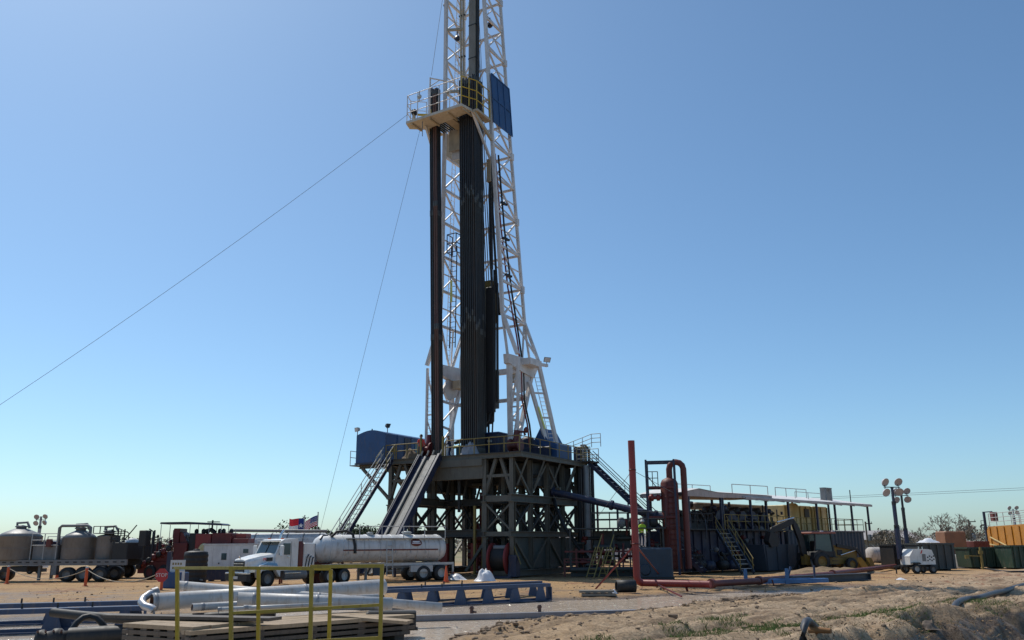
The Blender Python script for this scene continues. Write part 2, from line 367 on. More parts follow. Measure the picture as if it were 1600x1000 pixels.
me.loops.add(q.size); me.loops.foreach_set('vertex_index', q.astype(np.int32).ravel())
me.polygons.add(len(q)); me.polygons.foreach_set('loop_start', np.arange(0, q.size, 4, dtype=np.int32))
me.polygons.foreach_set('use_smooth', np.ones(len(q), bool)); me.update(calc_edges=True); me.validate()
def ground_material():
    m = bpy.data.materials.new('caliche_and_mud'); m.use_nodes = True; t = m.node_tree; b = t.nodes['Principled BSDF']; L = t.links.new
    geo = nn(t, 'ShaderNodeNewGeometry'); sep = nn(t, 'ShaderNodeSeparateXYZ'); L(geo.outputs['Position'], sep.inputs[0])
    def noise(sc, det=5, rg=.6, vec=None):
        n = nn(t, 'ShaderNodeTexNoise', Scale=sc, Detail=float(det), Roughness=rg); L(vec or geo.outputs['Position'], n.inputs['Vector']); return n.outputs['Fac']
    def rng_(v, a, b_, c=0., d=1.):
        n = nn(t, 'ShaderNodeMapRange'); n.inputs['From Min'].default_value = a; n.inputs['From Max'].default_value = b_; n.inputs['To Min'].default_value = c; n.inputs['To Max'].default_value = d; L(v, n.inputs['Value']); return n.outputs[0]
    def mix(f, a, b_):
        n = nn(t, 'ShaderNodeMix', data_type='RGBA'); L(f, n.inputs[0])
        for i, c in ((6, a), (7, b_)):
            if isinstance(c, tuple): n.inputs[i].default_value = (*c, 1)
            else: L(c, n.inputs[i])
        return n.outputs[2]
    def math_(op, a, b_):
        n = nn(t, 'ShaderNodeMath', operation=op)
        for i, c in enumerate((a, b_)):
            if isinstance(c, (int, float)): n.inputs[i].default_value = c
            else: L(c, n.inputs[i])
        return n.outputs[0]
    sand = mix(rng_(noise(.9), .35, .65), (0.43, 0.26, 0.112), (0.52, 0.325, 0.150))
    sand = mix(rng_(noise(9, 6), .4, .75), sand, (0.27, 0.16, 0.085))
    mud = mix(rng_(noise(1.6, 6), .35, .65), (0.40, 0.275, 0.165), (0.60, 0.44, 0.285))
    mud = mix(rng_(noise(14, 6), .45, .75), mud, (0.19, 0.132, 0.085))
    # mud on the near field (close to the camera, right), sand on the pad
    edge = math_('SUBTRACT', sep.outputs['Y'], math_('MULTIPLY', sep.outputs['X'], 1.15))
    fm = rng_(math_('ADD', edge, math_('MULTIPLY', noise(.25), 10)), 25, 35, 1, 0)
    fx = rng_(sep.outputs['X'], -3, 3)
    c = mix(math_('MULTIPLY', fm, fx), sand, mud)
    # red clay patches on the pad
    cl = math_('MULTIPLY', rng_(noise(.22, 4), .52, .6), rng_(noise(2.2, 4), .4, .6))
    c = mix(math_('MULTIPLY', cl, rng_(sep.outputs['Y'], 34, 44)), c, (0.25, 0.115, 0.06))
    mp = nn(t, 'ShaderNodeMapping'); mp.inputs['Rotation'].default_value = (0, 0, -math.atan2(.74, .67)); L(geo.outputs['Position'], mp.inputs['Vector'])
    m2 = nn(t, 'ShaderNodeMapping'); m2.inputs['Scale'].default_value = (.16, 1.9, 1); L(mp.outputs[0], m2.inputs['Vector'])
    rut = math_('MULTIPLY', rng_(noise(1.0, 6, .65, m2.outputs[0]), .46, .62), math_('MULTIPLY', fm, fx))
    c = mix(math_('MULTIPLY', rut, .85), c, (0.20, 0.130, 0.076))
    # dried pale film
    c = mix(math_('MULTIPLY', rng_(noise(.5, 5), .55, .7), rng_(sep.outputs['Z'], .0, .2, 0, .6)), c, (0.60, 0.44, 0.29))
    # wet band near the water line
    wet = math_('MULTIPLY', rng_(math_('ADD', sep.outputs['Z'], math_('MULTIPLY', noise(1.2, 5), .16)), .02, .10, 1, 0), rng_(sep.outputs['Y'], 46, 52, 1, 0))
    lw = math_('MULTIPLY', rng_(math_('ADD', sep.outputs['Y'], math_('MULTIPLY', noise(.8, 5), 5)), 33, 37, 1, 0), math_('MULTIPLY', rng_(sep.outputs['X'], -3, 1, 1, 0), rng_(noise(1.7, 6), .34, .52)))
    wet = math_('MAXIMUM', wet, math_('MULTIPLY', lw, .9))
    c = mix(math_('MULTIPLY', wet, .78), c, (0.085, 0.062, 0.045))
    # dark organic soil of the ditch bank
    dk = math_('MULTIPLY', rng_(sep.outputs['Z'], -.15, .12, 1, 0), rng_(math_('SUBTRACT', sep.outputs['X'], math_('MULTIPLY', sep.outputs['Y'], .10)), 3.4, 4.6))
    dk = math_('MULTIPLY', dk, rng_(sep.outputs['Y'], 40, 34, 0, 1))
    c = mix(math_('MULTIPLY', dk, .8), c, mix(rng_(noise(3, 6), .4, .62), (0.065, 0.039, 0.020), (0.25, 0.16, 0.085)))
    # far pasture
    c = mix(rng_(sep.outputs['Y'], 95, 130), c, mix(rng_(noise(.06, 4), .4, .6), (0.30, 0.24, 0.14), (0.20, 0.19, 0.09)))
    L(c, b.inputs['Base Color']); L(rng_(wet, 0, 1, .88, .38), b.inputs['Roughness']); b.inputs['Specular IOR Level'].default_value = .3
    bp = nn(t, 'ShaderNodeBump', Strength=1.0, Distance=.10); hh = math_('ADD', noise(5, 8, .7), math_('MULTIPLY', noise(28, 5, .7), .35)); L(hh, bp.inputs['Height']); L(bp.outputs[0], b.inputs['Normal'])
    return m
me.materials.append(ground_material())
ground = bpy.data.objects.new('ground', me); COL.objects.link(ground); tag(ground, 'sandy caliche and churned mud of the drilling pad', 'ground', kind='structure')
def water_material():
    m = bpy.data.materials.new('muddy_water'); m.use_nodes = True; t = m.node_tree; b = t.nodes['Principled BSDF']; L = t.links.new
    geo = nn(t, 'ShaderNodeNewGeometry'); n0 = nn(t, 'ShaderNodeTexNoise', Scale=.5, Detail=3.0); L(geo.outputs['Position'], n0.inputs['Vector'])
    mx = nn(t, 'ShaderNodeMix', data_type='RGBA'); L(n0.outputs['Fac'], mx.inputs[0]); mx.inputs[6].default_value = (.60, .475, .355, 1); mx.inputs[7].default_value = (.70, .57, .445, 1); L(mx.outputs[2], b.inputs['Base Color'])
    b.inputs['Roughness'].default_value = .085; b.inputs['IOR'].default_value = 1.33
    n1 = nn(t, 'ShaderNodeTexNoise', Scale=3.5, Detail=4.0, Roughness=.6); n2 = nn(t, 'ShaderNodeTexNoise', Scale=14.0, Detail=3.0, Roughness=.6)
    L(geo.outputs['Position'], n1.inputs['Vector']); L(geo.outputs['Position'], n2.inputs['Vector'])
    ad = nn(t, 'ShaderNodeMath', operation='MULTIPLY_ADD'); L(n2.outputs['Fac'], ad.inputs[0]); ad.inputs[1].default_value = .3; L(n1.outputs['Fac'], ad.inputs[2])
    n3 = nn(t, 'ShaderNodeTexNoise', Scale=3.4, Detail=2.0, Roughness=.5); L(geo.outputs['Position'], n3.inputs['Vector'])
    sp = nn(t, 'ShaderNodeMapRange'); sp.inputs['From Min'].default_value = .58; sp.inputs['From Max'].default_value = .74; L(n3.outputs['Fac'], sp.inputs['Value'])
    a2 = nn(t, 'ShaderNodeMath', operation='MULTIPLY_ADD'); L(sp.outputs[0], a2.inputs[0]); a2.inputs[1].default_value = 5.0
    lo = nn(t, 'ShaderNodeMath', operation='MULTIPLY'); L(ad.outputs[0], lo.inputs[0]); lo.inputs[1].default_value = .30; L(lo.outputs[0], a2.inputs[2])
    bp = nn(t, 'ShaderNodeBump', Strength=1.0, Distance=.018); L(a2.outputs[0], bp.inputs['Height']); L(bp.outputs[0], b.inputs['Normal'])
    return m
wm = MB(); wm.box(-40, 36, 8, 66, WZ-.06, WZ)
# the sheet of water only shows where the ground dips below it
pad_ = 1.2
cx_, cy_ = WPOLY.mean(0)
wp = MB(); wp.prism([tuple(p) for p in WPOLY], WZ-.02, WZ, 'XY')
def grow_poly(Pn, d):
    out_ = []; n = len(Pn)
    for i in range(n):
        a, b, c = Pn[i-1], Pn[i], Pn[(i+1) % n]; e1 = (b-a)/np.linalg.norm(b-a); e2 = (c-b)/np.linalg.norm(c-b); nrm = np.array([e1[1]+e2[1], -e1[0]-e2[0]]); nrm /= max(1e-6, np.linalg.norm(nrm)); out_.append(b-nrm*d)
    return np.array(out_)
area = .5*sum(WPOLY[i-1][0]*WPOLY[i][1]-WPOLY[i][0]*WPOLY[i-1][1] for i in range(len(WPOLY)))
GP = grow_poly(WPOLY, -.45 if area > 0 else .45)
bm = bmesh.new(); vs_ = [bm.verts.new((p[0], p[1], WZ)) for p in GP]; bm.faces.new(vs_); bmesh.ops.triangulate(bm, faces=bm.faces)
bmesh.ops.recalc_face_normals(bm, faces=bm.faces)
for f in bm.faces:
    if f.normal.z < 0: f.normal_flip()
me = bpy.data.meshes.new('water'); bm.to_mesh(me); bm.free(); me.materials.append(water_material())
water = bpy.data.objects.new('water', me); COL.objects.link(water); tag(water, 'shallow muddy brown water pooled across the pad', 'water', kind='structure')
def flat_pool(name, pts, z):
    bm = bmesh.new(); bm.faces.new([bm.verts.new((p.x, p.y, z)) for p in pts]); bmesh.ops.triangulate(bm, faces=bm.faces)
    for f in bm.faces:
        if f.normal.z < 0: f.normal_flip()
    me = bpy.data.meshes.new(name); bm.to_mesh(me); bm.free(); me.materials.append(water.data.materials[0])
    o = bpy.data.objects.new(name, me); COL.objects.link(o); return o

# ------------------------------------------------------------------ clods, grass, roots (uncountable)
def scatter_clods():
    r = random.Random(3); b = MB()
    ico = [(0,0,1),(.894,0,.447),(.276,.851,.447),(-.724,.526,.447),(-.724,-.526,.447),(.276,-.851,.447),(.724,.526,-.447),(-.276,.851,-.447),(-.894,0,-.447),(-.276,-.851,-.447),(.724,-.526,-.447),(0,0,-1)]
    fc = [(0,1,2),(0,2,3),(0,3,4),(0,4,5),(0,5,1),(1,6,2),(2,7,3),(3,8,4),(4,9,5),(5,10,1),(6,7,2),(7,8,3),(8,9,4),(9,10,5),(10,6,1),(11,7,6),(11,8,7),(11,9,8),(11,10,9),(11,6,10)]
    nearw = [on(u, v, WZ) for u, v in near[2:13]]
    pts = []
    for k in range(3400):
        i = r.randrange(len(nearw)-1); p = nearw[i].lerp(nearw[i+1], r.random()); off = abs(r.gauss(0, .9))+.1
        x = p.x+off*.75+r.gauss(0, .25); y = p.y-off*.7+r.gauss(0, .3); pts.append((x, y, r.lognormvariate(-3.35, .5)))
    for k in range(2200):
        y = r.uniform(16, 62); x = r.uniform(-2, 8)+(y-20)*r.uniform(0, 1.0); pts.append((x, y, r.lognormvariate(-3.7, .5)))
    for k in range(900):
        x = r.uniform(-26, 12); y = r.uniform(34, 52); pts.append((x, y, r.lognormvariate(-3.9, .5)))
    P_ = np.array(pts); hz = ground_h(P_[:, 0], P_[:, 1])
    for (x, y, s), z in zip(pts, hz):
        if z < WZ-.05: continue
        s = min(s, .26); j = [r.uniform(.65, 1.25) for _ in ico]; a = r.random()*6.28; ca, sa = math.cos(a), math.sin(a)
        b.add([(x+s*q*(v[0]*ca-v[1]*sa)*1.2, y+s*q*(v[0]*sa+v[1]*ca), z+s*.25+s*q*v[2]*.75) for v, q in zip(ico, j)], fc, False)
    return b
CLOD = paint('mud_clod', (0.24, 0.165, 0.105), 0.85, vary=.45, dirt=.35, dirtc=(.13, .09, .06), scale=5)
tag(scatter_clods().build('mud_clods', CLOD), 'loose clods of dark mud along the water and over the field', 'mud', kind='stuff')
def blades(pts, hmin, hmax, wd, seed, lean=.5):
    r = random.Random(seed); vs = []; fs = []; P_ = np.array(pts); hz = ground_h(P_[:, 0], P_[:, 1])
    for (x, y), z in zip(pts, hz):
        if z < WZ: pass
        h = r.uniform(hmin, hmax); a = r.random()*6.28; dx, dy = math.cos(a)*wd, math.sin(a)*wd; lx, ly = r.gauss(0, lean)*h, r.gauss(0, lean)*h
        o = len(vs); vs += [(x-dx, y-dy, z-.01), (x+dx, y+dy, z-.01), (x+lx*.5+dx*.6, y+ly*.5+dy*.6, z+h*.6), (x+lx, y+ly, z+h)]
        fs += [(o, o+1, o+2), (o, o+2, o+3)]
    b = MB(); b.v = vs; b.f = fs; b.sm = [False]*len(fs); b.mi = [0]*len(fs); return b
def patch_pts(n, seed, fn, box, sc, thr):
    r = random.Random(seed); rs = np.random.RandomState(seed); x = rs.uniform(box[0], box[1], n); y = rs.uniform(box[2], box[3], n)
    keep = (fbm(x, y, sc, seed+60, 3) > thr) & fn(x, y); return list(zip(x[keep], y[keep]))
gp = patch_pts(150000, 5, lambda x, y: (ditch_sd(x, y) > -.3) & (ditch_sd(x, y) < 1.3), (8, 26, 14, 42), .55, -.02)
gp += patch_pts(60000, 8, lambda x, y: (ditch_sd(x, y) > .4) & (ditch_sd(x, y) < 3.4) & (x < 10), (1, 12, 16, 28), .8, .22)
gp += patch_pts(24000, 9, lambda x, y: (ditch_sd(x, y) < -.2) & (ditch_sd(x, y) > -3.2), (4, 24, 14, 34), .7, .25)
tag(blades(gp, .03, .11, .007, 1).build('short_grass', GRASS), 'thin green grass on the bank at lower right', 'grass', kind='stuff')
gp = patch_pts(26000, 15, lambda x, y: (ditch_sd(x, y) > -2.5) & (ditch_sd(x, y) < 2.5), (2, 26, 14, 40), 1.0, .1)
tag(blades(gp, .03, .12, .006, 2, .9).build('dry_grass', GRASSD), 'straw coloured dry grass along the dark bank', 'grass', kind='stuff')
gp = patch_pts(5000, 25, lambda x, y: (ditch_sd(x, y) < 0.1) & (ditch_sd(x, y) > -2.4), (4, 26, 14, 36), 1.2, -.05)
tag(blades(gp, .05, .18, .005, 3, 1.2).build('bank_roots', ROOTM), 'tangle of dark roots and twigs on the ditch bank', 'roots', kind='stuff')
def bank_brush():
    rs = np.random.RandomState(31); r = random.Random(31); n = 52000; x = rs.uniform(3.5, 27, n); y = rs.uniform(13, 40, n); d = ditch_sd(x, y)
    k = (d < .1+.35*rs.rand(n)) & (d > -2.6) & (fbm(x, y, .9, 91, 4) > -.12); x, y = x[k], y[k]; z = ground_h(x, y); b = MB()
    for px_, py_, pz_ in zip(x, y, z):
        e = V(r.gauss(0, 1), r.gauss(0, 1), r.gauss(0, .7)).normalized(); f = e.orthogonal().normalized(); s = r.uniform(.012, .05); p = V(px_, py_, pz_+r.random()**2*.14)
        b.add([p-e*s, p+f*s*.45, p+e*s, p-f*s*.45], [(0, 1, 2, 3)])
    return b
tag(bank_brush().build('bank_brush', leafmat('bank_brush_leaf', (.050, .030, .013), (.25, .155, .075))), 'low dark dead brush covering the ditch bank', 'brush', kind='stuff')

# ================================================================== DRILLING RIG (local frame: -y is the V-door side, towards the camera and left)
RIG = (-2.1, 67.4, 0.0); RZ = R(-30); FZ = 8.5
RM = Matrix.Translation(RIG) @ Matrix.Rotation(RZ, 4, 'Z')
def rig(name, label, cat, group=None): return thing(name, label, cat, RIG, RZ, group)
def W2R(p): return RM.inverted() @ Vector(p)

# ---- substructure
def substructure():
    t = rig('rig_substructure', 'tall grey steel substructure carrying the drilling rig floor', 'substructure')
    ys = [-5.1, -2.55, 0, 2.55, 5.1]
    for s in (-1, 1):
        xo, xi = s*5.3, s*3.1
        for x in (xo, xi):
            beam(t, 'base_beam', SUBG, (x, -5.4, .32), (x, 5.4, .32), .35, .4, 'ibeam')
            beam(t, 'sill_beam', SUBG, (x, -5.4, 2.92), (x, 5.4, 2.92), .35, .38, 'ibeam')
            beam(t, 'cap_beam', SUBG, (x, -5.4, 5.35), (x, 5.4, 5.35), .4, .55, 'ibeam')
            for i, y in enumerate(ys):
                beam(t, 'column', SUBG, (x, y, .5), (x, y, 2.75), .3, .3, 'ibeam')
                beam(t, 'column', SUBG, (x, y, 3.1), (x, y, 5.1), .38 if y in (-5.1, 5.1) else .28, .34, 'ibeam')
                beam(t, 'column', SUBG, (x, y, 5.6), (x, y, 8.1), .3, .3, 'ibeam')
        for i in range(4):
            y0, y1 = ys[i], ys[i+1]
            a, b = ((y0, y1) if i % 2 else (y1, y0))
            beam(t, 'brace', SUBG, (xo, a, .5), (xo, b, 2.75), .16)
            if s > 0: beam(t, 'side_panel', SUBP, (xo-.1, y0+.2, 1.62), (xo-.1, y1-.2, 1.62), .04, 2.1)
            beam(t, 'brace', SUBD, (xo-.02*s, y0, 3.1), (xo-.02*s, y1, 5.1), .14); beam(t, 'brace', SUBD, (xo-.14*s, y1, 3.1), (xo-.14*s, y0, 5.1), .14)
            beam(t, 'brace', SUBD, (xi, y0, 3.1), (xi, y1, 5.1), .12)
            beam(t, 'brace', SUBG, (xo, a, 5.6), (xo, b, 8.1), .17)
            beam(t, 'brace', SUBG, (xo+s*.1, y0+.5, 6.2), (xo+s*.75, y0+.9, 8.15), .13)
        for y in (-5.1, 5.1):
            beam(t, 'end_beam', SUBG, (xi, y, 5.32), (xo, y, 5.32), .34, .42); beam(t, 'end_beam', SUBG, (xi, y, 2.92), (xo, y, 2.92), .3, .3)
            beam(t, 'end_beam', SUBG, (xi, y, .32), (xo, y, .32), .3, .3)
            beam(t, 'end_beam', SUBG, (xi, y, 6.9), (xo, y, 6.9), .2, .2)
            beam(t, 'brace', SUBG, (xi, y, 3.1), (xo, y, 5.1), .12); beam(t, 'brace', SUBG, (xo, y-.13, 3.1), (xi, y-.13, 5.1), .12)
            beam(t, 'brace', SUBG, (xi, y, 5.6), (xi+s*.9, y, 8.1), .22); beam(t, 'brace', SUBG, (xo, y, 5.6), (xo-s*.9, y, 8.1), .22)
            beam(t, 'brace', SUBP, (xi-s*1.6, y, .4), (xi+s*.2, y, 2.7), .18)
        beam(t, 'end_panel', SUBP, (xi+s*.15, -5.0, 1.2), (xo-s*.15, -5.0, 1.2), .05, 1.3)
    # V-door header, spreaders and the bracing behind
    m = MB(); m.bbox(-3.0, 3.0, -5.3, -4.9, 6.75, 8.12, .03); m.build('header_beam', SUBG, t)
    beam(t, 'header_flange', SUBG, (-3.0, -5.4, 7.9), (3.0, -5.4, 7.9), .12, .5)
    for y, z in ((-1.4, 5.3), (2.4, 5.3), (5.1, 5.3), (5.1, 2.9), (0.5, 2.9), (-4.6, 3.0)):
        beam(t, 'spreader_beam', SUBD, (-2.95, y, z), (2.95, y, z), .3, .5, 'ibeam')
    for x in (-2.95, -1.0, 1.0):
        for a, b in (((x, 5.1, 3.1), (x+1.95, 5.1, 5.1)), ((x+1.95, 5.0, 3.1), (x, 5.0, 5.1)), ((x, 5.1, 5.6), (x+1.95, 5.1, 8.1)), ((x+1.95, 5.0, 5.6), (x, 5.0, 8.1))): beam(t, 'brace', SUBD, a, b, .15)
        beam(t, 'column', SUBD, (x, 5.1, 3.1), (x, 5.1, 8.1), .25, .25, 'ibeam')
        beam(t, 'column', SUBD, (x+.4, 1.2, 3.1), (x+.4, 1.2, 8.1), .22, .22, 'ibeam')
        beam(t, 'brace', SUBD, (x+.4, 1.2, 3.2), (x+2.0, 1.2, 7.6), .13)
    for x in (-2.2, -.6, 1.2, 2.4): beam(t, 'hanger', SUBD, (x, -2.2, 5.6), (x+.5, -2.2, 8.1), .16)
    # floor
    for y in (-5.3, 5.3): beam(t, 'floor_beam', SUBG, (-5.95, y, 8.29), (6.2, y, 8.29), .2, .34, 'ibeam')
    for x in (-5.9, 6.1): beam(t, 'floor_beam', SUBG, (x, -5.2, 8.28), (x, 5.2, 8.28), .2, .33, 'ibeam')
    for k in range(6): x = -4.4+k*1.75; beam(t, 'floor_joist', SUBD, (x, -5.15, 8.27), (x, 5.15, 8.27), .16, .3, 'ibeam')
    m = MB(); m.box(-6.0, 6.2, -5.45, 5.45, 8.455, FZ); m.build('floor_deck', SUBD, t)
    # brackets under the dog house
    for y in (-4.9, -1.5, 2.0):
        beam(t, 'bracket', SUBG, (-8.6, y, 8.12), (-5.5, y, 8.12), .2, .28, 'ibeam'); beam(t, 'bracket_brace', SUBG, (-8.3, y, 8.0), (-5.5, y, 5.5), .2)
    for k, x in enumerate((-6.9, -6.3)): beam(t, 'column', BLUED, (x, 1.2, 5.2), (x, 1.2, 8.1), .22)
    for k in range(2): beam(t, 'yellow_post', YELD, (2.0+.0*k, -4.75+k*1.1, .2), (2.0, -4.75+k*1.1, 4.9), .16)
    # floor railings
    railing(t, YELD, [(-5.7, -5.35, FZ), (-2.7, -5.35, FZ)], 1.1, 1.15, .04)
    railing(t, YELD, [(-.2, -5.35, FZ), (6.05, -5.35, FZ)], 1.1, 1.25, .04)
    railing(t, YELD, [(6.05, -5.35, FZ), (6.05, 5.3, FZ)], 1.1, 1.5, .035)
    for x in (-2.45, -.45): beam(t, 'gate_post', YELD, (x, -5.3, FZ), (x, -5.3, FZ+1.45), .13)
    railing(t, GREYL, [(4.2, 5.4, FZ+.5), (6.6, 5.4, FZ+1.2), (7.4, 5.4, FZ+1.2)], 1.05, .8, .03, (.35, .68))
    beam(t, 'back_landing', SUBD, (6.2, 5.0, FZ-.02), (7.0, 5.0, FZ-.02), 1.6, .12)
    railing(t, YELD, [(6.2, 4.2, FZ), (7.0, 4.2, FZ)], 1.1, .6, .03, (.3, .6))
    railing(t, GREYL, [(5.2, 5.45, FZ), (6.2, 5.8, FZ), (7.0, 5.8, FZ)], 1.1, .6, .03, (.3, .6))
    return t
substructure()

def bop():
    t = rig('blowout_preventer', 'red blowout preventer stack under the rig floor', 'blowout preventer')
    m = MB(); m.lathe([(.55,.0),(.55,.3),(.35,.3),(.35,.8),(.62,.8),(.62,1.0),(.5,1.0),(.5,1.6),(.62,1.6),(.62,1.8),(.35,1.8),(.35,2.2),(.75,2.25),(.82,2.5),(.82,3.2),(.6,3.6),(.3,3.7),(.3,6.0)], 18, (0, -.4, .1)); m.build('stack_body', REDD, t)
    for z in (1.3, 2.0): m = MB(); m.tube([(-1.3, -.4, z+.1), (1.3, -.4, z+.1)], .24, 12); m.build('ram_bonnet', REDD, t)
    for k, x in enumerate((-1.9, -1.2, 1.4)):
        m = MB(); m.box(x-.28, x+.28, -3.9, -3.7, .4, 2.3); m.build('red_guard', RED, t)
bop()
def sub_clutter():
    t = rig('underfloor_equipment', 'dark pipes, beams and housings packed under the rig floor', 'equipment'); r = random.Random(12)
    for a in ((-2.7, 2.7, .6, 4.6, 6.7, 8.05), (3.4, 5.0, -1.8, 2.4, 6.4, 8.05), (-5.0, -3.4, -1.0, 4.0, 6.2, 8.05), (3.4, 5.0, 3.0, 4.8, 5.7, 8.05), (-1.2, 1.6, -3.6, -1.6, 7.1, 8.05)): m = MB(); m.bbox(*a); m.build('housing', SUBD, t)
    for k in range(46):
        x = r.uniform(-5, 5); y = r.uniform(-4.6, 4.8); z = r.uniform(3.2, 7.6); L = r.uniform(.8, 2.6); d = r.choice([V(1, 0, 0), V(0, 1, 0), V(0, 0, -1), V(.5, 0, -.8), V(0, .6, -.7)])
        q = V(x, y, z)+d*L; q.z = max(.3, q.z)
        m = MB(); m.tube([V(x, y, z), q], r.choice([.05, .08, .12, .16]), 7); m.build('pipe', r.choice([SUBD, DARK, SUBD, SUBG]), t)
    for k in range(10): x = r.uniform(-5.2, 5.2); y = r.choice([-2.2, 0.4, 2.0, 4.4]); beam(t, 'guide_post', SUBD, (x, y, .3), (x, y, 8.0), r.uniform(.1, .22))
sub_clutter()

# ---- racked equipment boxes behind, lower level (dark tanks seen between the columns)
t = rig('water_tank', 'dark steel tank between the legs of the substructure', 'tank'); m = MB(); m.bbox(-2.6, 2.6, 3.0, 4.8, .2, 2.6); m.build('shell', SUBD, t)
for k in range(5): beam(t, 'rib', SUBD, (-2.3+k*1.15, 2.95, .25), (-2.3+k*1.15, 2.95, 2.55), .09)

# ---- V-door ramp
def ramp():
    t = rig('pipe_ramp', 'steep blue pipe ramp with worn steel troughs up to the rig floor', 'ramp')
    T = V(-1.45, -5.5, 8.55); B = V(-1.45, -12.0, .45); e = (B-T); ln = e.length; n = V(0, -e.z, e.y).normalized(); n = n if n.z > 0 else -n
    def strip(nm, mat, x0, x1, lift, th):
        a = V(x0, 0, 0); b = V(x1, 0, 0); q = []
        for p in (T, B):
            for x in (x0, x1): q.append(V(p.x+x, p.y, p.z)+n*lift); q.append(V(p.x+x, p.y, p.z)+n*(lift-th))
        m = MB(); m.add(q, [(0, 2, 6, 4), (1, 5, 7, 3), (0, 4, 5, 1), (2, 3, 7, 6), (0, 1, 3, 2), (4, 6, 7, 5)]); return m.build(nm, mat, t)
    strip('side_beam', BLUED, -.98, -.82, .22, .5); strip('side_beam', BLUED, .80, .98, .22, .5)
    strip('wear_strip', STEEL, -.46, -.30, .06, .2); strip('wear_strip', STEEL, .12, .56, .06, .2); strip('trough', BLUED, -.82, -.46, -.02, .2); strip('trough', BLUED, .56, .80, -.02, .2)
    strip('trough', DARK, -.30, .12, -.06, .2)
    strip('edge_strip', STEEL, -.98, -.93, .26, .06)
    for k in range(7):
        c = T.lerp(B, .06+k*.145); beam(t, 'cross_member', BLUED, c+V(-.95, 0, 0)-n*.3, c+V(.95, 0, 0)-n*.3, .15)
    for x in (-.85, -.3, .2, .9):
        m = MB(); m.tube([T+V(x, .1, .0)+n*.1, T+V(x+.05, .25, .35)+n*.1], .07, 6); m.build('roller_end', STEEL, t)
    for x in (-.8, .8): beam(t, 'prop', BLUED, T.lerp(B, .5)+V(x, 0, -.3), V(-1.45+x, -8.3, .1), .14)
ramp()
t = rig('floor_stair', 'long blue stair beside the pipe ramp below the dog house', 'stair')
stair(t, (-5.35, -5.5, 8.45), (-5.35, -12.6, .3), .85, BLUED, GREYL, GREYL, 24, (1, -1), 1.0, .28)
railing(t, YELD, [(-5.85, -5.35, 8.5), (-5.85, -6.3, 7.5)], 1.1, 1.0, .035); railing(t, YELD, [(-4.85, -5.35, 8.5), (-4.85, -6.3, 7.5)], 1.1, 1.0, .035)
t = rig('back_stair', 'dark blue stair coming down to the right behind the red standpipe', 'stair')
stair(t, (6.7, 4.9, 8.4), (15.4, 4.9, .2), .85, BLUED, GREYL, DARK, 26, (1, -1), 1.0, .28)
for k in (0.35, .7): x = 6.7+8.7*k; rod(t, 'prop', BLUED, (x, 4.9, 8.4-8.2*k), (x, 4.9, 0), .06)

# ---- dog house
def doghouse():
    t = rig('dog_house', 'blue arched-roof dog house cabin on the left of the rig floor', 'cabin')
    x0, x1, y0, y1, z0, z1 = -8.6, -5.75, -5.4, 3.4, 8.27, 10.55
    poly = [(x0, z0), (x1, z0), (x1, z1)]; N = 8
    for i in range(N+1):
        a = i/N; poly.append((x1+(x0-x1)*a, z1+.32*math.sin(math.pi*a)))
    m = MB(); m.prism(poly, y0, y1, 'XZ'); m.build('shell', BLUE, t)
    for y in (y0-.03, -3.9, -2.1, -.3, 1.5, y1+.03): m = MB(); m.box(x1, x1+.05, y-.04, y+.04, z0, z1); m.build('wall_rib', BLUE, t)
    m = MB(); m.box(x0-.05, x1+.05, y0-.06, y0, z0, z0+.12); m.build('skid_rail', BLUED, t)
    m = MB(); m.box(x1, x1+.04, -3.0, -2.2, z0+.25, z0+2.15); d = m.build('door', BLUED, t); m = MB(); m.box(x1+.04, x1+.09, -2.95, -2.85, z0+1.1, z0+1.25); m.build('handle', STEEL, d)
    for y in (-1.6, .4, 2.0): m = MB(); m.box(x1+.0, x1+.03, y, y+1.0, z0+1.1, z0+1.8); m.build('window', GLASS, t)
    railing(t, GREYL, [(x0-.55, y0, z0), (x0-.55, y0+1.6, z0)], 1.1, .8, .03)
    beam(t, 'step_platform', SUBG, (x0-.6, y0+.8, z0-.04), (x0, y0+.8, z0-.04), 1.6, .06)
    m = MB(); m.tube([(x0+1.2, y0+.4, z1+.3), (x0+1.2, y0+.4, z1+.48)], .05, 6); m.build('roof_vent', BLUED, t)
    beam(t, 'junction_box', YELD, (x1+.1, y0+.9, z0+.9), (x1+.1, y0+.9, z0+1.2), .25, .25)
    return t
doghouse()
def floodlight(root, p, aim, s=.28, stem=.7, mat=DARK):
    p = Vector(p); rod(root, 'lamp_post', GALV, p, p+V(0, 0, stem), .035); c = p+V(0, 0, stem+.1); a = Vector(aim).normalized()
    x = a.cross(V(0, 0, 1)).normalized(); y = x.cross(a)
    m = MB(); q = [c+a*.12+x*sx*s+y*sy*s*.7 for sx, sy in ((-1,-1),(1,-1),(1,1),(-1,1))]; r_ = [c-a*.14+x*sx*s*.6+y*sy*s*.42 for sx, sy in ((-1,-1),(1,-1),(1,1),(-1,1))]
    m.add(q+r_, [(0,1,2,3),(7,6,5,4),(0,4,5,1),(1,5,6,2),(2,6,7,3),(3,7,4,0)]); h = m.build('lamp_head', mat, root)
    m = MB(); m.add([v+a*.008 for v in [c+a*.12+x*sx*s*.88+y*sy*s*.6 for sx, sy in ((-1,-1),(1,-1),(1,1),(-1,1))]], [(0,1,2,3)]); m.build('lens', LAMP, h)
t = rig('flood_light', 'white-faced flood light on the left front corner of the dog house', 'light', 'dog house flood lights'); floodlight(t, (-8.7, -5.2, 10.2), (-.3, -1, -.2), .24, .75, GREYL)
t = rig('flood_light', 'dark flood light standing on the dog house roof', 'light', 'dog house flood lights'); floodlight(t, (-6.2, -4.6, 10.7), (.5, 1, -.4), .24, .45, DARK)

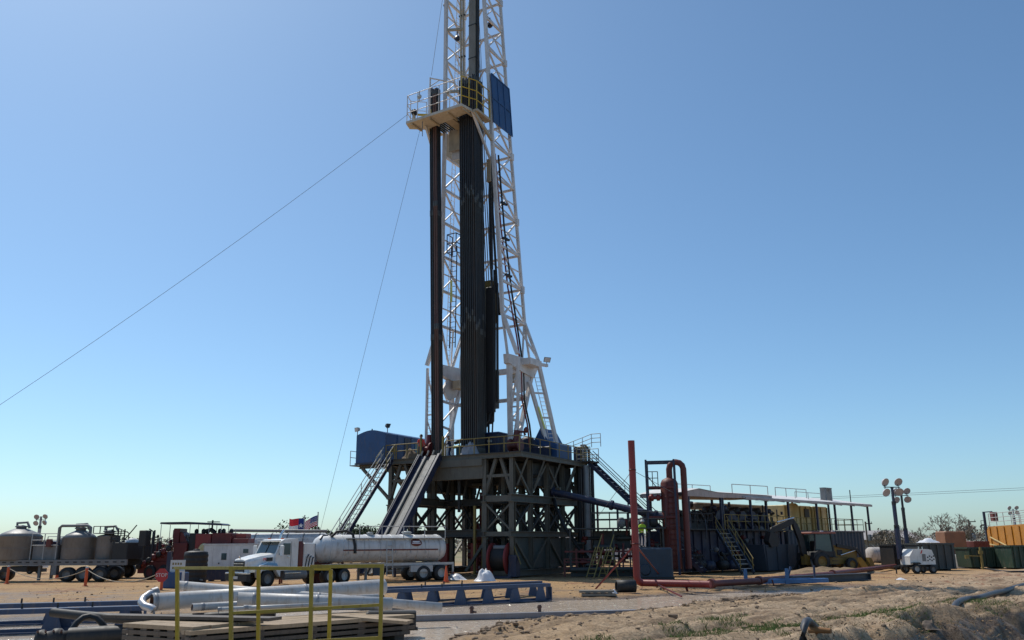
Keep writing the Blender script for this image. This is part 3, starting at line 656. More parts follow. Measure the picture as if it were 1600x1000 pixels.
# ---- the mast
LV = [(16.2, 4.2, -2.3, 1.1), (19.6, 2.95, -2.4, 1.1), (23, 2.8, -2.4, .9), (36, 2.3, -3.0, 0.0), (44, 2.05, -3.4, -.5), (54.5, 1.72, -3.95, -1.2)]
def mast_at(z):
    for a, b in zip(LV, LV[1:]):
        if a[0] <= z <= b[0]: k = (z-a[0])/(b[0]-a[0]); return [a[i]+(b[i]-a[i])*k for i in (1, 2, 3)]
    return list((LV[-1] if z > 54 else LV[0])[1:])
def mc(z, s, f): hw, yf, yb = mast_at(z); return V(s*hw, yf if f else yb, z)
def mast():
    t = rig('derrick_mast', 'tall white lattice drilling mast standing on the rig floor', 'derrick')
    zs = [16.2, 19.4, 22.3, 25.2, 28.1, 31.0, 33.9, 36.8, 39.7, 42.6, 45.5, 48.4, 51.3, 54.5]
    for s in (-1, 1):
        for f in (True, False):
            for a, b in zip(LV, LV[1:]): beam(t, 'leg', WHITE, mc(a[0], s, f), mc(b[0], s, f), .26 if f else .21, .26 if f else .21)
        for i, z in enumerate(zs):
            if i: beam(t, 'girt', WHITE, mc(z, s, True), mc(z, s, False), .15, .2)
            if i and i < len(zs)-1:
                z2 = zs[i+1]; zm = (z+z2)/2
                pm = (mc(zm, s, True)+mc(zm, s, False))/2
                if i % 2: beam(t, 'brace', WHITE, mc(z, s, True), mc(z2, s, False), .13)
                else: beam(t, 'brace', WHITE, mc(z, s, False), mc(z2, s, True), .13)
                beam(t, 'brace', WHITE, mc(zm, s, False), pm, .08); beam(t, 'brace', WHITE, mc(zm, s, True), pm, .08)
                beam(t, 'brace', WHITE, pm, mc(z, s, i % 2 == 0), .09)
        # gussets with flared shoes
        for i in (2, 4, 6, 9, 11): p = mc(zs[i], s, False); beam(t, 'gusset', WHITE, p-V(0, .0, .3), p+V(0, 0, .3), .32, .38)
    for i, z in enumerate(zs):
        if i == 0: continue
        beam(t, 'back_girt', WHITE, mc(z, -1, False), mc(z, 1, False), .14, .18)
        if i < len(zs)-1:
            z2 = zs[i+1]; c = (mc(z2, -1, False)+mc(z2, 1, False))/2
            beam(t, 'back_brace', WHITE, mc(z, -1, False), c, .11); beam(t, 'back_brace', WHITE, mc(z, 1, False), c, .11)
    # inner torque-tube girts seen through the open front on the left
    for i in (8, 10, 12): z = zs[i]; a = mc(z, -1, True); beam(t, 'front_bracket', BEIGE, a, a+V(1.3, .9, .2), .14, .22); a = mc(z, 1, True); beam(t, 'front_bracket', BEIGE, a, a+V(-.6, 1.2, 0), .14, .22)
    # lower shoulder boxes, legs and A-frame
    for s in (-1, 1):
        x = s*3.35
        m = MB(); m.prism([(-2.6, 16.25), (1.9, 16.45), (2.1, 15.8), (1.5, 15.0), (-.4, 15.2), (-2.5, 15.55)], x-.22, x+.22, 'YZ'); m.build('shoulder_box', WHITE, t)
        m = MB(); m.prism([(min(x, s*4.35), 15.75), (max(x, s*4.35), 15.75), (max(x, s*4.35), 16.25), (min(x, s*4.35), 16.25)], -.5, 1.35, 'XZ'); m.build('shoulder_outrigger', WHITE, t)
        m = MB(); m.prism([(-.6, 15.3), (1.1, 15.05), (.5, 13.9), (-.6, 13.5), (-1.3, 14.4)], x-.1, x+.1, 'YZ'); m.build('shoulder_gusset', WHITE, t)
        m = MB(); m.box(x-s*.95, x-s*.3, -.3, .7, 14.5, 15.15); m.build('sheave_cover', BEIGE, t)
        beam(t, 'front_leg', WHITE, (x, -2.1, 15.6), (s*3.25, -1.75, FZ), .3, .34)
        beam(t, 'front_leg', WHITE, (x, 1.4, 15.1), (s*3.25, -1.2, FZ), .26, .3)
        beam(t, 'leg_web', WHITE, (x, -1.9, 13.4), (x, .7, 13.3), .14, .2); beam(t, 'leg_web', WHITE, (x, -1.85, 11.4), (x, -.1, 11.2), .12, .16)
        beam(t, 'leg_web', WHITE, (x, -1.85, 11.3), (x, .6, 13.2), .11); beam(t, 'leg_web', WHITE, (x, -1.8, 9.6), (x, -.2, 11.1), .11); beam(t, 'leg_web', WHITE, (x, -1.95, 13.3), (x, -.1, 15.2), .11)
        beam(t, 'front_post', WHITE, (s*4.2, -2.2, 16.0), (s*4.15, -2.3, FZ), .17, .17)
        beam(t, 'post_brace', WHITE, (s*4.2, -2.2, 15.6), (x, -1.9, 11.6), .1); beam(t, 'post_brace', WHITE, (s*4.2, -2.2, 12.2), (x, -1.9, 12.3), .09); beam(t, 'post_brace', WHITE, (s*4.2, -2.25, 12.0), (x, -1.8, 9.0), .1)
        ladder(t, WHITE, (s*3.9, -2.25, FZ+.2), (s*3.9, -2.2, 15.6), (1, 0, 0), .4, .34, .025)
        # rear A-frame leg: two chords with a ladder between
        beam(t, 'rear_leg', WHITE, (s*4.25, 1.0, 16.0), (s*5.05, 2.9, FZ), .24, .27); beam(t, 'rear_leg', WHITE, (s*3.6, .6, 14.6), (s*4.65, 2.2, FZ), .24, .27)
        for k in range(3): z = 13.7-k*1.9; q = (16.0-z)/7.5; q2 = (14.6-z)/6.1; beam(t, 'rear_leg_web', WHITE, (s*(4.25+.8*q), 1.0+1.9*q, z), (s*(3.6+1.05*q2), .6+1.6*q2, z), .1, .14)
        ladder(t, WHITE, (s*4.85, 2.55, FZ+.2), (s*4.1, .95, 15.2), (.75*s, .6, 0), .45)
        beam(t, 'flare_strut', WHITE, (s*2.9, 1.1, 19.4), (x, .0, 16.4), .14); beam(t, 'flare_strut', WHITE, (s*2.9, -2.3, 19.4), (x, -.4, 16.4), .14); beam(t, 'flare_strut', WHITE, (s*2.9, -.5, 19.4), (s*4.2, 1.1, 16.3), .12)
        beam(t, 'flare_strut', WHITE, (s*2.95, -2.35, 19.3), (x, -2.3, 16.2), .16); beam(t, 'flare_strut', WHITE, (s*2.95, 1.1, 19.3), (x, 1.2, 16.3), .14); beam(t, 'flare_strut', WHITE, (s*3.5, -2.35, 18.0), (x, -2.3, 18.0), .1)
    beam(t, 'shoulder_girt', WHITE, (-3.2, 1.5, 15.8), (3.2, 1.5, 15.8), .26, .45); beam(t, 'shoulder_girt', WHITE, (-3.2, .8, 13.3), (3.2, .8, 13.3), .2, .28)
    # ladders
    ladder(t, WHITE, mc(17, -1, False)+V(.25, -1.2, 0), mc(54, -1, False)+V(.25, -1.0, 0), (0, 1, 0), .5, .4)
    ladder(t, BLUED, V(-2.3, -1.5, 17.6), V(-2.15, -1.6, 26.2), (1, 0, 0), .55, .42, .045)
    # small caged landing on the blue ladder
    for z in (25.6, 26.4, 27.2): beam(t, 'cage_ring', BLUED, (-2.6, -2.0, z), (-1.7, -2.0, z), .06); beam(t, 'cage_ring', BLUED, (-1.7, -2.0, z), (-1.7, -1.2, z), .06); beam(t, 'cage_ring', BLUED, (-2.6, -2.0, z), (-2.6, -1.2, z), .06)
    for x, y in ((-2.6, -2), (-1.7, -2), (-1.7, -1.2), (-2.6, -1.2)): beam(t, 'cage_post', BLUED, (x, y, 25.6), (x, y, 27.2), .06)
    # wind wall on the right side of the monkey board
    hw, yf, yb = mast_at(38); a = [mc(35.7, 1, True), mc(35.7, 1, False), mc(40.1, 1, False), mc(40.1, 1, True)]
    m = MB(); q = [p+V(.2, 0, 0) for p in a]+[p+V(.26, 0, 0) for p in a]; m.add(q, [(0,1,2,3),(7,6,5,4),(0,4,5,1),(1,5,6,2),(2,6,7,3),(3,7,4,0)]); ww = m.build('wind_wall', BLUE, t)
    for k in range(4): q = k/3; beam(ww, 'panel_rib', BLUE, a[0].lerp(a[1], q)+V(.275, 0, 0), a[3].lerp(a[2], q)+V(.275, 0, 0), .05, .09)
    for k in (0, .5, 1): beam(ww, 'panel_rib', BLUE, a[0].lerp(a[3], k)+V(.28, 0, 0), a[1].lerp(a[2], k)+V(.28, 0, 0), .05, .09)
    a = [mc(34.0, -1, True), mc(34.0, -1, False), mc(36.0, -1, False), mc(36.0, -1, True)]
    m = MB(); q = [p+V(-.02, 0, 0) for p in a]+[p+V(.1, 0, 0) for p in a]; m.add(q, [(0,1,2,3),(7,6,5,4),(0,4,5,1),(1,5,6,2),(2,6,7,3),(3,7,4,0)]); m.build('wind_wall', BEIGE, t)
    m = MB(); m.box(-1.6, .3, -2.9, -2.8, 33.3, 36.0); m.build('back_panel', WHITE, t)
    # crown
    m = MB(); m.bbox(-2.0, 2.0, -4.2, -1.0, 54.5, 55.1); cr = m.build('crown', WHITE, t)
    for k in range(5): m = MB(); m.lathe([(.2, -.08), (.75, -.08), (.7, 0), (.75, .08), (.2, .08)], 18, (-.8+k*.4, -2.6, 55.6), 'X'); m.build('sheave', DARK, cr)
    # strip lights
    for p0, p1 in (((-1.9, -2.3, 21.2), (-1.9, -2.35, 23)), ((-.5, -2.0, 47.1), (-.5, -2.05, 48.6)), ((4.1, 1.1, 12.6), (4.4, 1.6, 10.9))): beam(t, 'strip_light', LTUBE, p0, p1, .13, .13)
    # sheave blocks hanging from the girts
    for p in (V(-1.4, -2.6, 45.0), V(1.7, -2.2, 45.5)):
        m = MB(); m.lathe([(.05, -.12), (.26, -.1), (.26, .1), (.05, .12)], 12, p, 'Y'); m.build('hanging_sheave', BLUED, t); rod(t, 'sheave_hanger', BLUED, p+V(0, 0, .2), p+V(0, 0, .7), .05)
    # floodlight on the right shoulder and gin-pole arm at upper left
    floodlight(t, (4.5, 1.9, 16.1), (.8, -.5, -.5), .3, .3); beam(t, 'light_arm', WHITE, (4.2, 1.1, 16.0), (4.5, 2.0, 16.0), .2, .22)
    return t
mast()
def monkey_board():
    t = rig('monkey_board', 'racking platform with yellow and white rails high on the mast', 'platform')
    z = 36.0; DECKW = P('deck_offwhite_paint', (.66, .59, .49), .55, dirt=.2)
    m = MB(); m.add([V(-3.9, -6.3, z), V(1.7, -6.5, z), V(1.9, -5.3, z), V(-3.1, -4.6, z), V(-4.2, -5.4, z)]+[V(-3.9, -6.3, z-.22), V(1.7, -6.5, z-.22), V(1.9, -5.3, z-.22), V(-3.1, -4.6, z-.22), V(-4.2, -5.4, z-.22)],
                    [(4,3,2,1,0),(5,6,7,8,9)]+[(i, (i+1) % 5, 5+(i+1) % 5, 5+i) for i in range(5)]); m.build('deck', DECKW, t)
    for x0, x1 in ((-3.2, -2.5), (1.75, 2.35), (-.95, -.15)):
        m = MB(); m.box(x0, x1, -5.2, -3.0, z-.2, z-.01); m.build('side_walk', BEIGE, t)
    for k in range(6): x = -2.3+k*.23; beam(t, 'finger', DARK, (x, -4.9, z-.05), (x, -3.1, z-.05), .06, .1)
    for k in range(8): x = -.1+k*.23; beam(t, 'finger', DARK, (x, -5.2, z-.05), (x, -3.1, z-.05), .06, .1)
    for x in (-3.4, -1.6, 0.2, 1.6): beam(t, 'deck_joist', BEIGE, (x, -6.2, z-.3), (x, -4.8, z-.3), .12, .16)
    for x in (-2.7, 1.9): beam(t, 'knee_brace', WHITE, (x, -5.2, z-.2), (x*1.1, -2.8, z-3.4), .16, .2)
    beam(t, 'knee_brace', BEIGE, (2.0, -5.2, z-.2), (2.4, -2.8, z-2.0), .2, .25)
    railing(t, WHITE, [(-3.1, -4.6, z), (-4.15, -5.4, z), (-3.85, -6.25, z), (1.6, -6.45, z)], 2.35, 1.0, .036, (.33, .64))
    railing(t, YEL, [(1.65, -6.45, z), (2.3, -5.2, z), (2.3, -3.2, z)], 2.45, .9, .045, (.3, .62))
    # wind board, back box and diving-board winch
    m = MB(); m.box(-2.35, -2.25, -4.4, -3.0, z, z+1.5); m.build('wind_board', BEIGE, t)
    m = MB(); m.box(-1.7, .5, -3.2, -3.1, z-2.0, z+1.4); m.build('wind_board', BEIGE, t)
    m = MB(); m.lathe([(.28, -.12), (.28, -.08), (.14, -.06), (.14, .06), (.28, .08), (.28, .12)], 14, (-3.55, -5.7, z+1.0), 'X'); w_ = m.build('winch_drum', DARK, t)
    beam(t, 'winch_stand', BEIGE, (-3.55, -5.7, z), (-3.55, -5.7, z+.9), .2); beam(t, 'yellow_arm', YEL, (-3.2, -5.7, z+.7), (-1.9, -5.6, z+.35), .12, .16); beam(t, 'yellow_frame', YEL, (-2.0, -5.6, z), (-2.0, -5.6, z+.9), .16)
    rod(t, 'gin_pole', WHITE, (-1.6, -6.2, z), (-1.6, -6.2, z+3.4), .07); rod(t, 'gin_pole_arm', WHITE, (-1.6, -6.2, z+3.35), (-.1, -5.0, z+3.1), .06); rod(t, 'gin_pole_strut', WHITE, (-1.6, -6.2, z+2.6), (-1.0, -5.7, z+3.25), .04)
    m = MB(); m.lathe([(.05, -.1), (.2, -.06), (.2, .06), (.05, .1)], 10, (-2.6, -6.3, z+1.9), 'Y'); m.build('snatch_block', GREYL, t); rod(t, 'block_stem', GREYL, (-2.6, -6.3, z+1.5), (-2.6, -6.3, z+2.4), .05)
monkey_board()

# ---- racked stands of drill pipe
def pipe_mesh(name, mat, L=31.0, r=.066, jo=0.0):
    prof = [(r*.6, 0), (r*1.25, .12), (r*1.25, .6), (r, .75)]
    for k in (1, 2): z = L*k/3+jo; prof += [(r, z-.3), (r*1.3, z-.22), (r*1.3, z+.22), (r, z+.3)]
    prof += [(r, L-.6), (r*1.3, L-.5), (r*1.3, L-.12), (r*.9, L)]
    b = MB(); b.lathe(prof, 8); n = 8
    for i in range(len(prof)-1):
        if prof[i][0] > r*1.2 and prof[i+1][0] > r*1.2:
            for k in range(n): b.mi[i*n+k] = 1
    return b.mesh(name, [mat, PIPEJ])
PIPEJ = P('tool_joint_steel', (.12, .11, .10), .4, metal=.5, dirt=.3, dirtc=(.05, .04, .03), scale=4)
PMS = [pipe_mesh('drill_pipe_stand', PIPE, 31.0-.05*k, .066-.001*(k % 3), -.9+.26*k) for k in range(8)]+[pipe_mesh('drill_pipe_stand', P('browner_drill_pipe', (.055, .040, .032), .45, metal=.2, dirt=.35, dirtc=(.10, .06, .04)), 31.0, .067)]; PM = PMS[0]; PC = pipe_mesh('drill_collar_stand', PIPER, 30.8, .085)
r_ = random.Random(5)
def stand(me, x, y, tx, ty, label, group):
    o = bpy.data.objects.new('drill_pipe_stand', me); COL.objects.link(o)
    a = V(x, y, FZ+.02); b = V(tx, ty, FZ+31.0); d = RM.to_3x3() @ (b-a)
    o.location = RM @ a; o.rotation_euler = d.to_track_quat('Z', 'Y').to_euler(); tag(o, label, 'drill pipe', group)
for i in range(9):
    for j in range(9):
        x = .36+i*.178; y = -4.0+j*.178
        if i == 8 and j > 5: continue
        stand(r_.choice(PMS), x+r_.gauss(0, .008), y+r_.gauss(0, .008), x-.05+r_.gauss(0, .012), y-.72+r_.gauss(0, .012), 'long dark drill pipe standing in the thick bundle in front of the mast', 'drill pipe stands in the thick bundle')
for i in range(4):
    for j in range(4):
        x = -2.38+i*.19; y = -3.9+j*.19
        stand(PM if i < 2 or j else PC, x, y, x-.35+r_.gauss(0, .01), y-.75, 'long dark drill pipe standing in the thin bundle left of the ramp', 'drill pipe stands in the thin bundle')

# ---- travelling gear
def travelling():
    t = rig('travelling_block', 'yellow travelling block with hook hanging beside the drill pipe', 'travelling block')
    c = (1.15, -1.5)
    m = MB(); m.prism([(c[0]-.55, 19.2), (c[0]+.55, 19.2), (c[0]+.7, 20.6), (c[0]+.45, 22.6), (c[0]-.45, 22.6), (c[0]-.7, 20.6)], c[1]-.4, c[1]+.4, 'XZ'); m.build('block_housing', YELD, t)
    for k in range(4): m = MB(); m.lathe([(.2, -.05), (.62, -.05), (.56, 0), (.62, .05), (.2, .05)], 16, (c[0], c[1]-.3+k*.2, 21.8), 'Y'); m.build('sheave', DARK, t)
    m = MB(); m.lathe([(.25, 18.0), (.4, 18.2), (.4, 19.0), (.25, 19.2)], 14, (*c, 0)); m.build('hook_body', YELD, t)
    for s in (-1, 1): m = MB(); m.tube([(c[0]+s*.3, c[1], 18.2), (c[0]+s*.4, c[1], 16.8), (c[0]+s*.3, c[1], 15.4)], .07, 6); m.build('bail', DARK, t)
    for k in range(8): rod(t, 'drilling_line', WIRE, (c[0]-.35+.1*k, c[1]+.1*(k % 2), 22.4), (-.35+.1*k, -2.6, 54.8), .022)
    t = rig('top_drive', 'dark top drive hanging under the travelling block', 'top drive')
    m = MB(); m.bbox(c[0]-.65, c[0]+.65, c[1]-.6, c[1]+.6, 12.4, 15.4, .1); m.build('motor_housing', DARK, t)
    m = MB(); m.lathe([(.35, 11.2), (.45, 11.4), (.45, 12.4)], 14, (*c, 0)); m.build('gearbox', DARK, t); m = MB(); m.tube([(*c, 9.0), (*c, 11.3)], .09, 8); m.build('saver_sub', DARK, t)
    for s in (-1, 1): m = MB(); m.tube([(c[0]+s*.45, c[1], 12.6), (c[0]+s*.35, c[1]-.1, 9.8)], .06, 6); m.build('link', DARK, t)
    m = MB(); m.bbox(c[0]-.3, c[0]+.5, c[1]-.75, c[1]-.6, 13.0, 14.6, .04); m.build('service_box', YELD, t)
travelling()
t = rig('guide_column', 'weathered grey-brown box column above the racking platform', 'column')
m = MB(); m.bbox(.12, .82, -3.15, -2.7, 37.5, 54.4, .05); m.build('box_section', P('weathered_column', (.25, .225, .19), .6, dirt=.35), t); m = MB(); m.box(.84, .98, -3.05, -2.75, 37.5, 54.3); m.build('hose_tray', BLACK, t)
for k in range(5): beam(t, 'clamp', DARK, (.1, -2.92, 39+k*3.2), (.85, -2.92, 39+k*3.2), .5, .08)
t = rig('stand_pipe', 'pair of slim pale pipes running up inside the mast', 'pipe')
for x in (-.98, -.72): rod(t, 'pipe', BEIGE, (x, -2.45, 36.5), (x, -2.9, 54.4), .10)
for k in range(4): beam(t, 'clamp', DARK, (-1.15, -2.5-.1*k, 39+k*4), (-.55, -2.5-.1*k, 39+k*4), .18, .1)
# hanging service loop bundle right of the drill pipe
t = rig('service_loop', 'bundle of dark hoses hanging beside the right mast leg', 'hose bundle')
for k in range(6):
    x = 1.95+.13*k; y = -2.4-.12*(k % 2)
    pts = [(x, y, 24-.4*k), (x+.02, y, 18), (x, y, 12.3+.15*k), (x-.15, y, 11.2+.1*k), (x-.7, y, 10.6+.12*k), (x-1.2, y, 11.0+.1*k)] if k < 4 else [(x, y, 22), (x, y, 11.8+.2*k)]
    m = MB(); m.tube(pts, .075, 7); m.build('hose', DARK if k % 2 else BLACK, t)
m = MB(); m.bbox(1.5, 2.3, -2.6, -2.3, 11.9, 21.8, .04); m.build('loop_tray', DARK, t)
t = rig('kelly_hose', 'dark heavy hose with steel guide pipe right of the drill pipe bundle', 'hose')
m = MB(); m.tube([(1.55, -1.9, 32.5), (1.58, -1.9, 28), (1.65, -1.9, 23.5)], .16, 9); m.build('guide_pipe', DARK, t); m = MB(); m.bbox(1.35, 1.75, -2.2, -1.8, 31.0, 33.0, .03); m.build('hose_clamp_box', BEIGE, t)
m = MB(); m.tube([(2.15, -2.6, 33.3), (2.2, -2.6, 28), (2.45, -2.4, 22), (2.6, -2.2, 19.5)], .1, 8); m.build('hose', BLACK, t)
for nm, mt, off in (('red_hose', RED, 0.), ('black_hose', BLACK, .35)):
    t = rig(nm, ('red hydraulic hose' if mt is RED else 'thin black hydraulic hose') + ' running down the right side of the mast', 'hose')
    m = MB(); m.tube([(2.5+off*.3, -2.7+off, 33), (2.6+off*.3, -2.0+off, 27), (2.75+off*.3, -1.2+off, 22), (3.35, -.9+off, 18), (3.45, -.4+off, 15.5), (3.45, -.3+off, 13.0), (3.5, .4+off, 11.2), (3.6, .6+off, 9.4)], .065 if mt is RED else .075, 7); m.build('hose_run', mt, t)
    for k in range(3): beam(t, 'hose_tie', DARK, (2.6+k*.2, -2.0+off, 29-k*3.1), (2.75+k*.2, -1.6+off, 29-k*3.1), .16)

# ---- things on the rig floor
t = rig('drawworks', 'blue drawworks housing with peaked guard on the rig floor', 'drawworks')
m = MB(); m.prism([(2.2, FZ), (5.4, FZ), (5.4, FZ+1.2), (4.6, FZ+1.5), (4.0, FZ+2.55), (3.3, FZ+1.35), (2.2, FZ+1.1)], 1.6, 4.2, 'XZ'); m.build('housing', BLUE, t); m = MB(); m.lathe([(.5, -.1), (.9, -.1), (.9, .1), (.5, .1)], 20, (2.9, 1.4, FZ+1.0), 'Y'); m.build('brake_rim', BLUED, t)
m = MB(); m.bbox(2.3, 5.0, 1.2, 1.55, FZ, FZ+1.0); m.build('guard', BLUED, t)
t = rig('tool_box', 'plain blue steel box beside the right mast foot', 'box'); m = MB(); m.bbox(1.35, 2.75, -2.7, -1.2, FZ+.01, FZ+1.75); m.build('shell', BLUED, t); m = MB(); m.bbox(1.3, 2.8, -2.75, -1.15, FZ+1.76, FZ+1.86); m.build('lid', BLUE, t); m = MB(); m.bbox(1.8, 2.2, -2.79, -2.7, FZ+1.1, FZ+1.3); m.build('latch', STEEL, t)
def hoist(x, y, lab, mat):
    t = rig('air_hoist', lab, 'winch')
    m = MB(); m.lathe([(.55, 0), (.55, .15), (.35, .2), (.42, 1.0), (.25, 1.4), (.2, 1.9)], 14, (x, y, FZ)); m.build('body', mat, t)
    m = MB(); m.lathe([(.5, -.45), (.5, -.35), (.22, -.32), (.22, .32), (.5, .35), (.5, .45)], 16, (x+.1, y-.4, FZ+.75), 'X'); m.build('drum', mat, t)
    m = MB(); m.tube([(x, y, FZ+1.8), (x+.6, y, FZ+1.75), (x+.7, y, FZ+1.5)], .09, 7); m.build('outlet_pipe', mat, t)
    m = MB(); m.lathe([(.05, 0), (.2, .1), (.2, .3), (.05, .45)], 10, (x+.8, y, FZ+1.65)); m.build('gauge', mat, t)
hoist(4.1, -2.3, 'dark red air hoist between the right mast legs', REDB); hoist(-2.9, -3.6, 'dark red air hoist at the foot of the left pipe bundle', REDD)
t = rig('iron_roughneck', 'dark pipe wrench machine with teal body on the rig floor', 'pipe wrench')
m = MB(); m.bbox(-1.2, -.1, -2.5, -1.3, FZ+.01, FZ+1.0); m.build('body', P('teal_paint', (.06, .16, .17), .5), t); m = MB(); m.tube([(-1.6, -2.0, FZ+1.35), (-.5, -2.2, FZ+1.55), (.3, -2.0, FZ+1.75)], [.14, .2, .16], 8); m.build('arm', DARK, t); m = MB(); m.tube([(-1.6, -2.2, FZ+1.0), (-.9, -2.4, FZ+1.0)], .12, 8); m.build('yellow_handle', LTUBE, t); m = MB(); m.tube([(-.6, -2.2, FZ+1.5), (-.6, -2.2, FZ+3.2)], .025, 5); m.build('hang_line', WIRE, t)
def crumple(name, label, cat, c, sx, sy, h, mat, seed, parent_rot=0, n=16):
    r = random.Random(seed); vs = []; fs = []; ox, oy = r.random()*50, r.random()*50
    for j in range(n+1):
        for i in range(n+1):
            a, b = i/n*2-1, j/n*2-1; rr = min(1, math.hypot(a, b)); X = np.array([a*2.1+ox]); Y = np.array([b*2.1+oy])
            e = 1-rr**1.6
            z = h*max(0, e)*(.62+.55*abs(float(fbm(X, Y, .8, seed, 3)[0]))+.28*float(fbm(X, Y, 2.4, seed+5, 3)[0]))
            vs.append((a*sx+.12*float(fbm(X, Y, 1.4, seed+9, 2)[0]), b*sy, max(.012, z)))
    for j in range(n):
        for i in range(n): k = j*(n+1)+i; fs.append((k, k+1, k+n+2, k+n+1))
    o = MB().add(vs, fs, True).build(name, mat); o.location = c; tag(o, label, cat); return o
o = crumple('tarp_heap', 'grey tarpaulin heap behind the rail of the rig floor', 'tarpaulin', RM @ V(1.6, -4.75, FZ+.01), .75, .45, 1.25, P('tarp_grey', (.34, .34, .37), .7), 12); 
o = crumple('sack_pile', 'brown sacking heaped behind the rail beside the ramp top', 'sack', RM @ V(-3.7, -4.8, FZ+.01), .7, .4, .85, P('sack_brown', (.20, .14, .09), .85), 14)

# ---- service tower at the right rear of the substructure
t = rig('service_tower', 'dark blue vertical cable tower with pipes at the right rear of the substructure', 'tower')
m = MB(); m.bbox(4.7, 5.6, 5.9, 6.7, .1, 9.9, .05); m.build('shell', BLUED, t)
for k, (x, y, rr) in enumerate(((5.75, 4.7, .2), (6.45, 4.5, .26), (6.8, 4.9, .14))): m = MB(); m.tube([(x, y, .1), (x, y, 8.2)], rr, 10); m.build('pipe', P('galv_duct', (.26, .27, .28), .4, metal=.3) if k == 1 else DARK, t)
m = MB(); m.tube([(5.9, 6.3, .2), (5.9, 6.3, 9.2), (5.85, 6.3, 9.75), (5.6, 6.3, 10.0), (5.2, 6.3, 10.0)], .09, 8); m.build('pipe', DARK, t)
m = MB(); m.tube([(6.2, 6.2, .2), (6.2, 6.2, 8.6)], .05, 6); m.build('conduit', DARK, t)

# ---- flow line to the shakers
p0 = at(862, 768, 65.2); p1 = at(1037, 808, 62.0)
t = thing('flow_line', 'thick dark blue flow line sloping from the rig to the red separator', 'pipe', p0); d = p1-p0
m = MB(); m.tube([V(0, 0, 0), d], .25, 12); m.build('pipe', BLUED, t)
for k in (.02, .55, .93): c = d*k; m = MB(); m.tube([c-d.normalized()*.09, c+d.normalized()*.09], .36, 12); m.build('flange', BLUED, t)
for k in (.42, .6, .85): c = d*k; rod(t, 'support', REDB if k < .5 else BLUED, c-V(0, 0, .2), V(c.x, c.y, -p0.z), .08)
p0 = at(800, 735, 62.5)
t = thing('mud_hose', 'black hose sagging from the rig floor down to the choke skid', 'hose', (0, 0, 0)); m = MB(); m.tube([at(864, 775, 66), at(868, 790, 64.5), at(880, 820, 63.5), at(900, 850, 62.5), at(918, 872, 61.8)], .14, 8); m.build('hose_run', BLACK, t)

# ---- cable reel in front of the substructure
def reel():
    c = on(783, 903); c.z = 0
    t = thing('cable_reel', 'big red flanged cable reel on a blue stand before the substructure', 'reel', c, R(-22))
    z = 1.25
    for s in (-1, 1): m = MB(); m.lathe([(.25, s*.55), (1.02, s*.55), (1.08, s*.58), (1.08, s*.66), (1.0, s*.68), (.25, s*.66)], 32, (0, 0, z), 'X'); m.build('flange', RED, t)
    m = MB(); m.lathe([(.78, -.54), (.8, -.5), (.8, .5), (.78, .54)], 28, (0, 0, z), 'X'); m.build('wound_cable', BLACK, t)
    m = MB(); m.tube([(-.42, -.2, z+.72), (.5, -.2, z+.72)], .2, 10); m.build('cable_wrap', GREY, t)
    m = MB(); m.prism([(-.6, .02), (.6, .02), (.22, z+.7), (-.22, z+.7)], .72, .98, 'YZ'); m.build('stand', BLUED, t); m = MB(); m.prism([(-.6, .02), (.6, .02), (.22, z+.2), (-.22, z+.2)], -.98, -.74, 'YZ'); m.build('stand', BLUED, t)
    beam(t, 'skid', BLUED, (-1.0, -.7, .08), (1.0, -.7, .08), .14); beam(t, 'skid', BLUED, (-1.0, .7, .08), (1.0, .7, .08), .14)
    m = MB(); m.bbox(.75, 1.3, -.55, .3, .1, 1.5); m.build('motor_box', BLUED, t)
    beam(t, 'ladder_frame', YELD, (1.0, -.2, 2.2), (1.5, -.1, .9), .14, .05)
reel()
crumple('plastic_sheet', 'white crumpled plastic sheet between the tanker and the reel', 'plastic sheet', on(712, 906)+V(0, 0, .0), .75, .5, .55, PLASTIC, 21)
crumple('plastic_sheet', 'white peaked plastic sheet heaped in front of the cable reel', 'plastic sheet', on(758, 908)+V(0, 0, .0), .65, .5, .95, PLASTIC, 33)

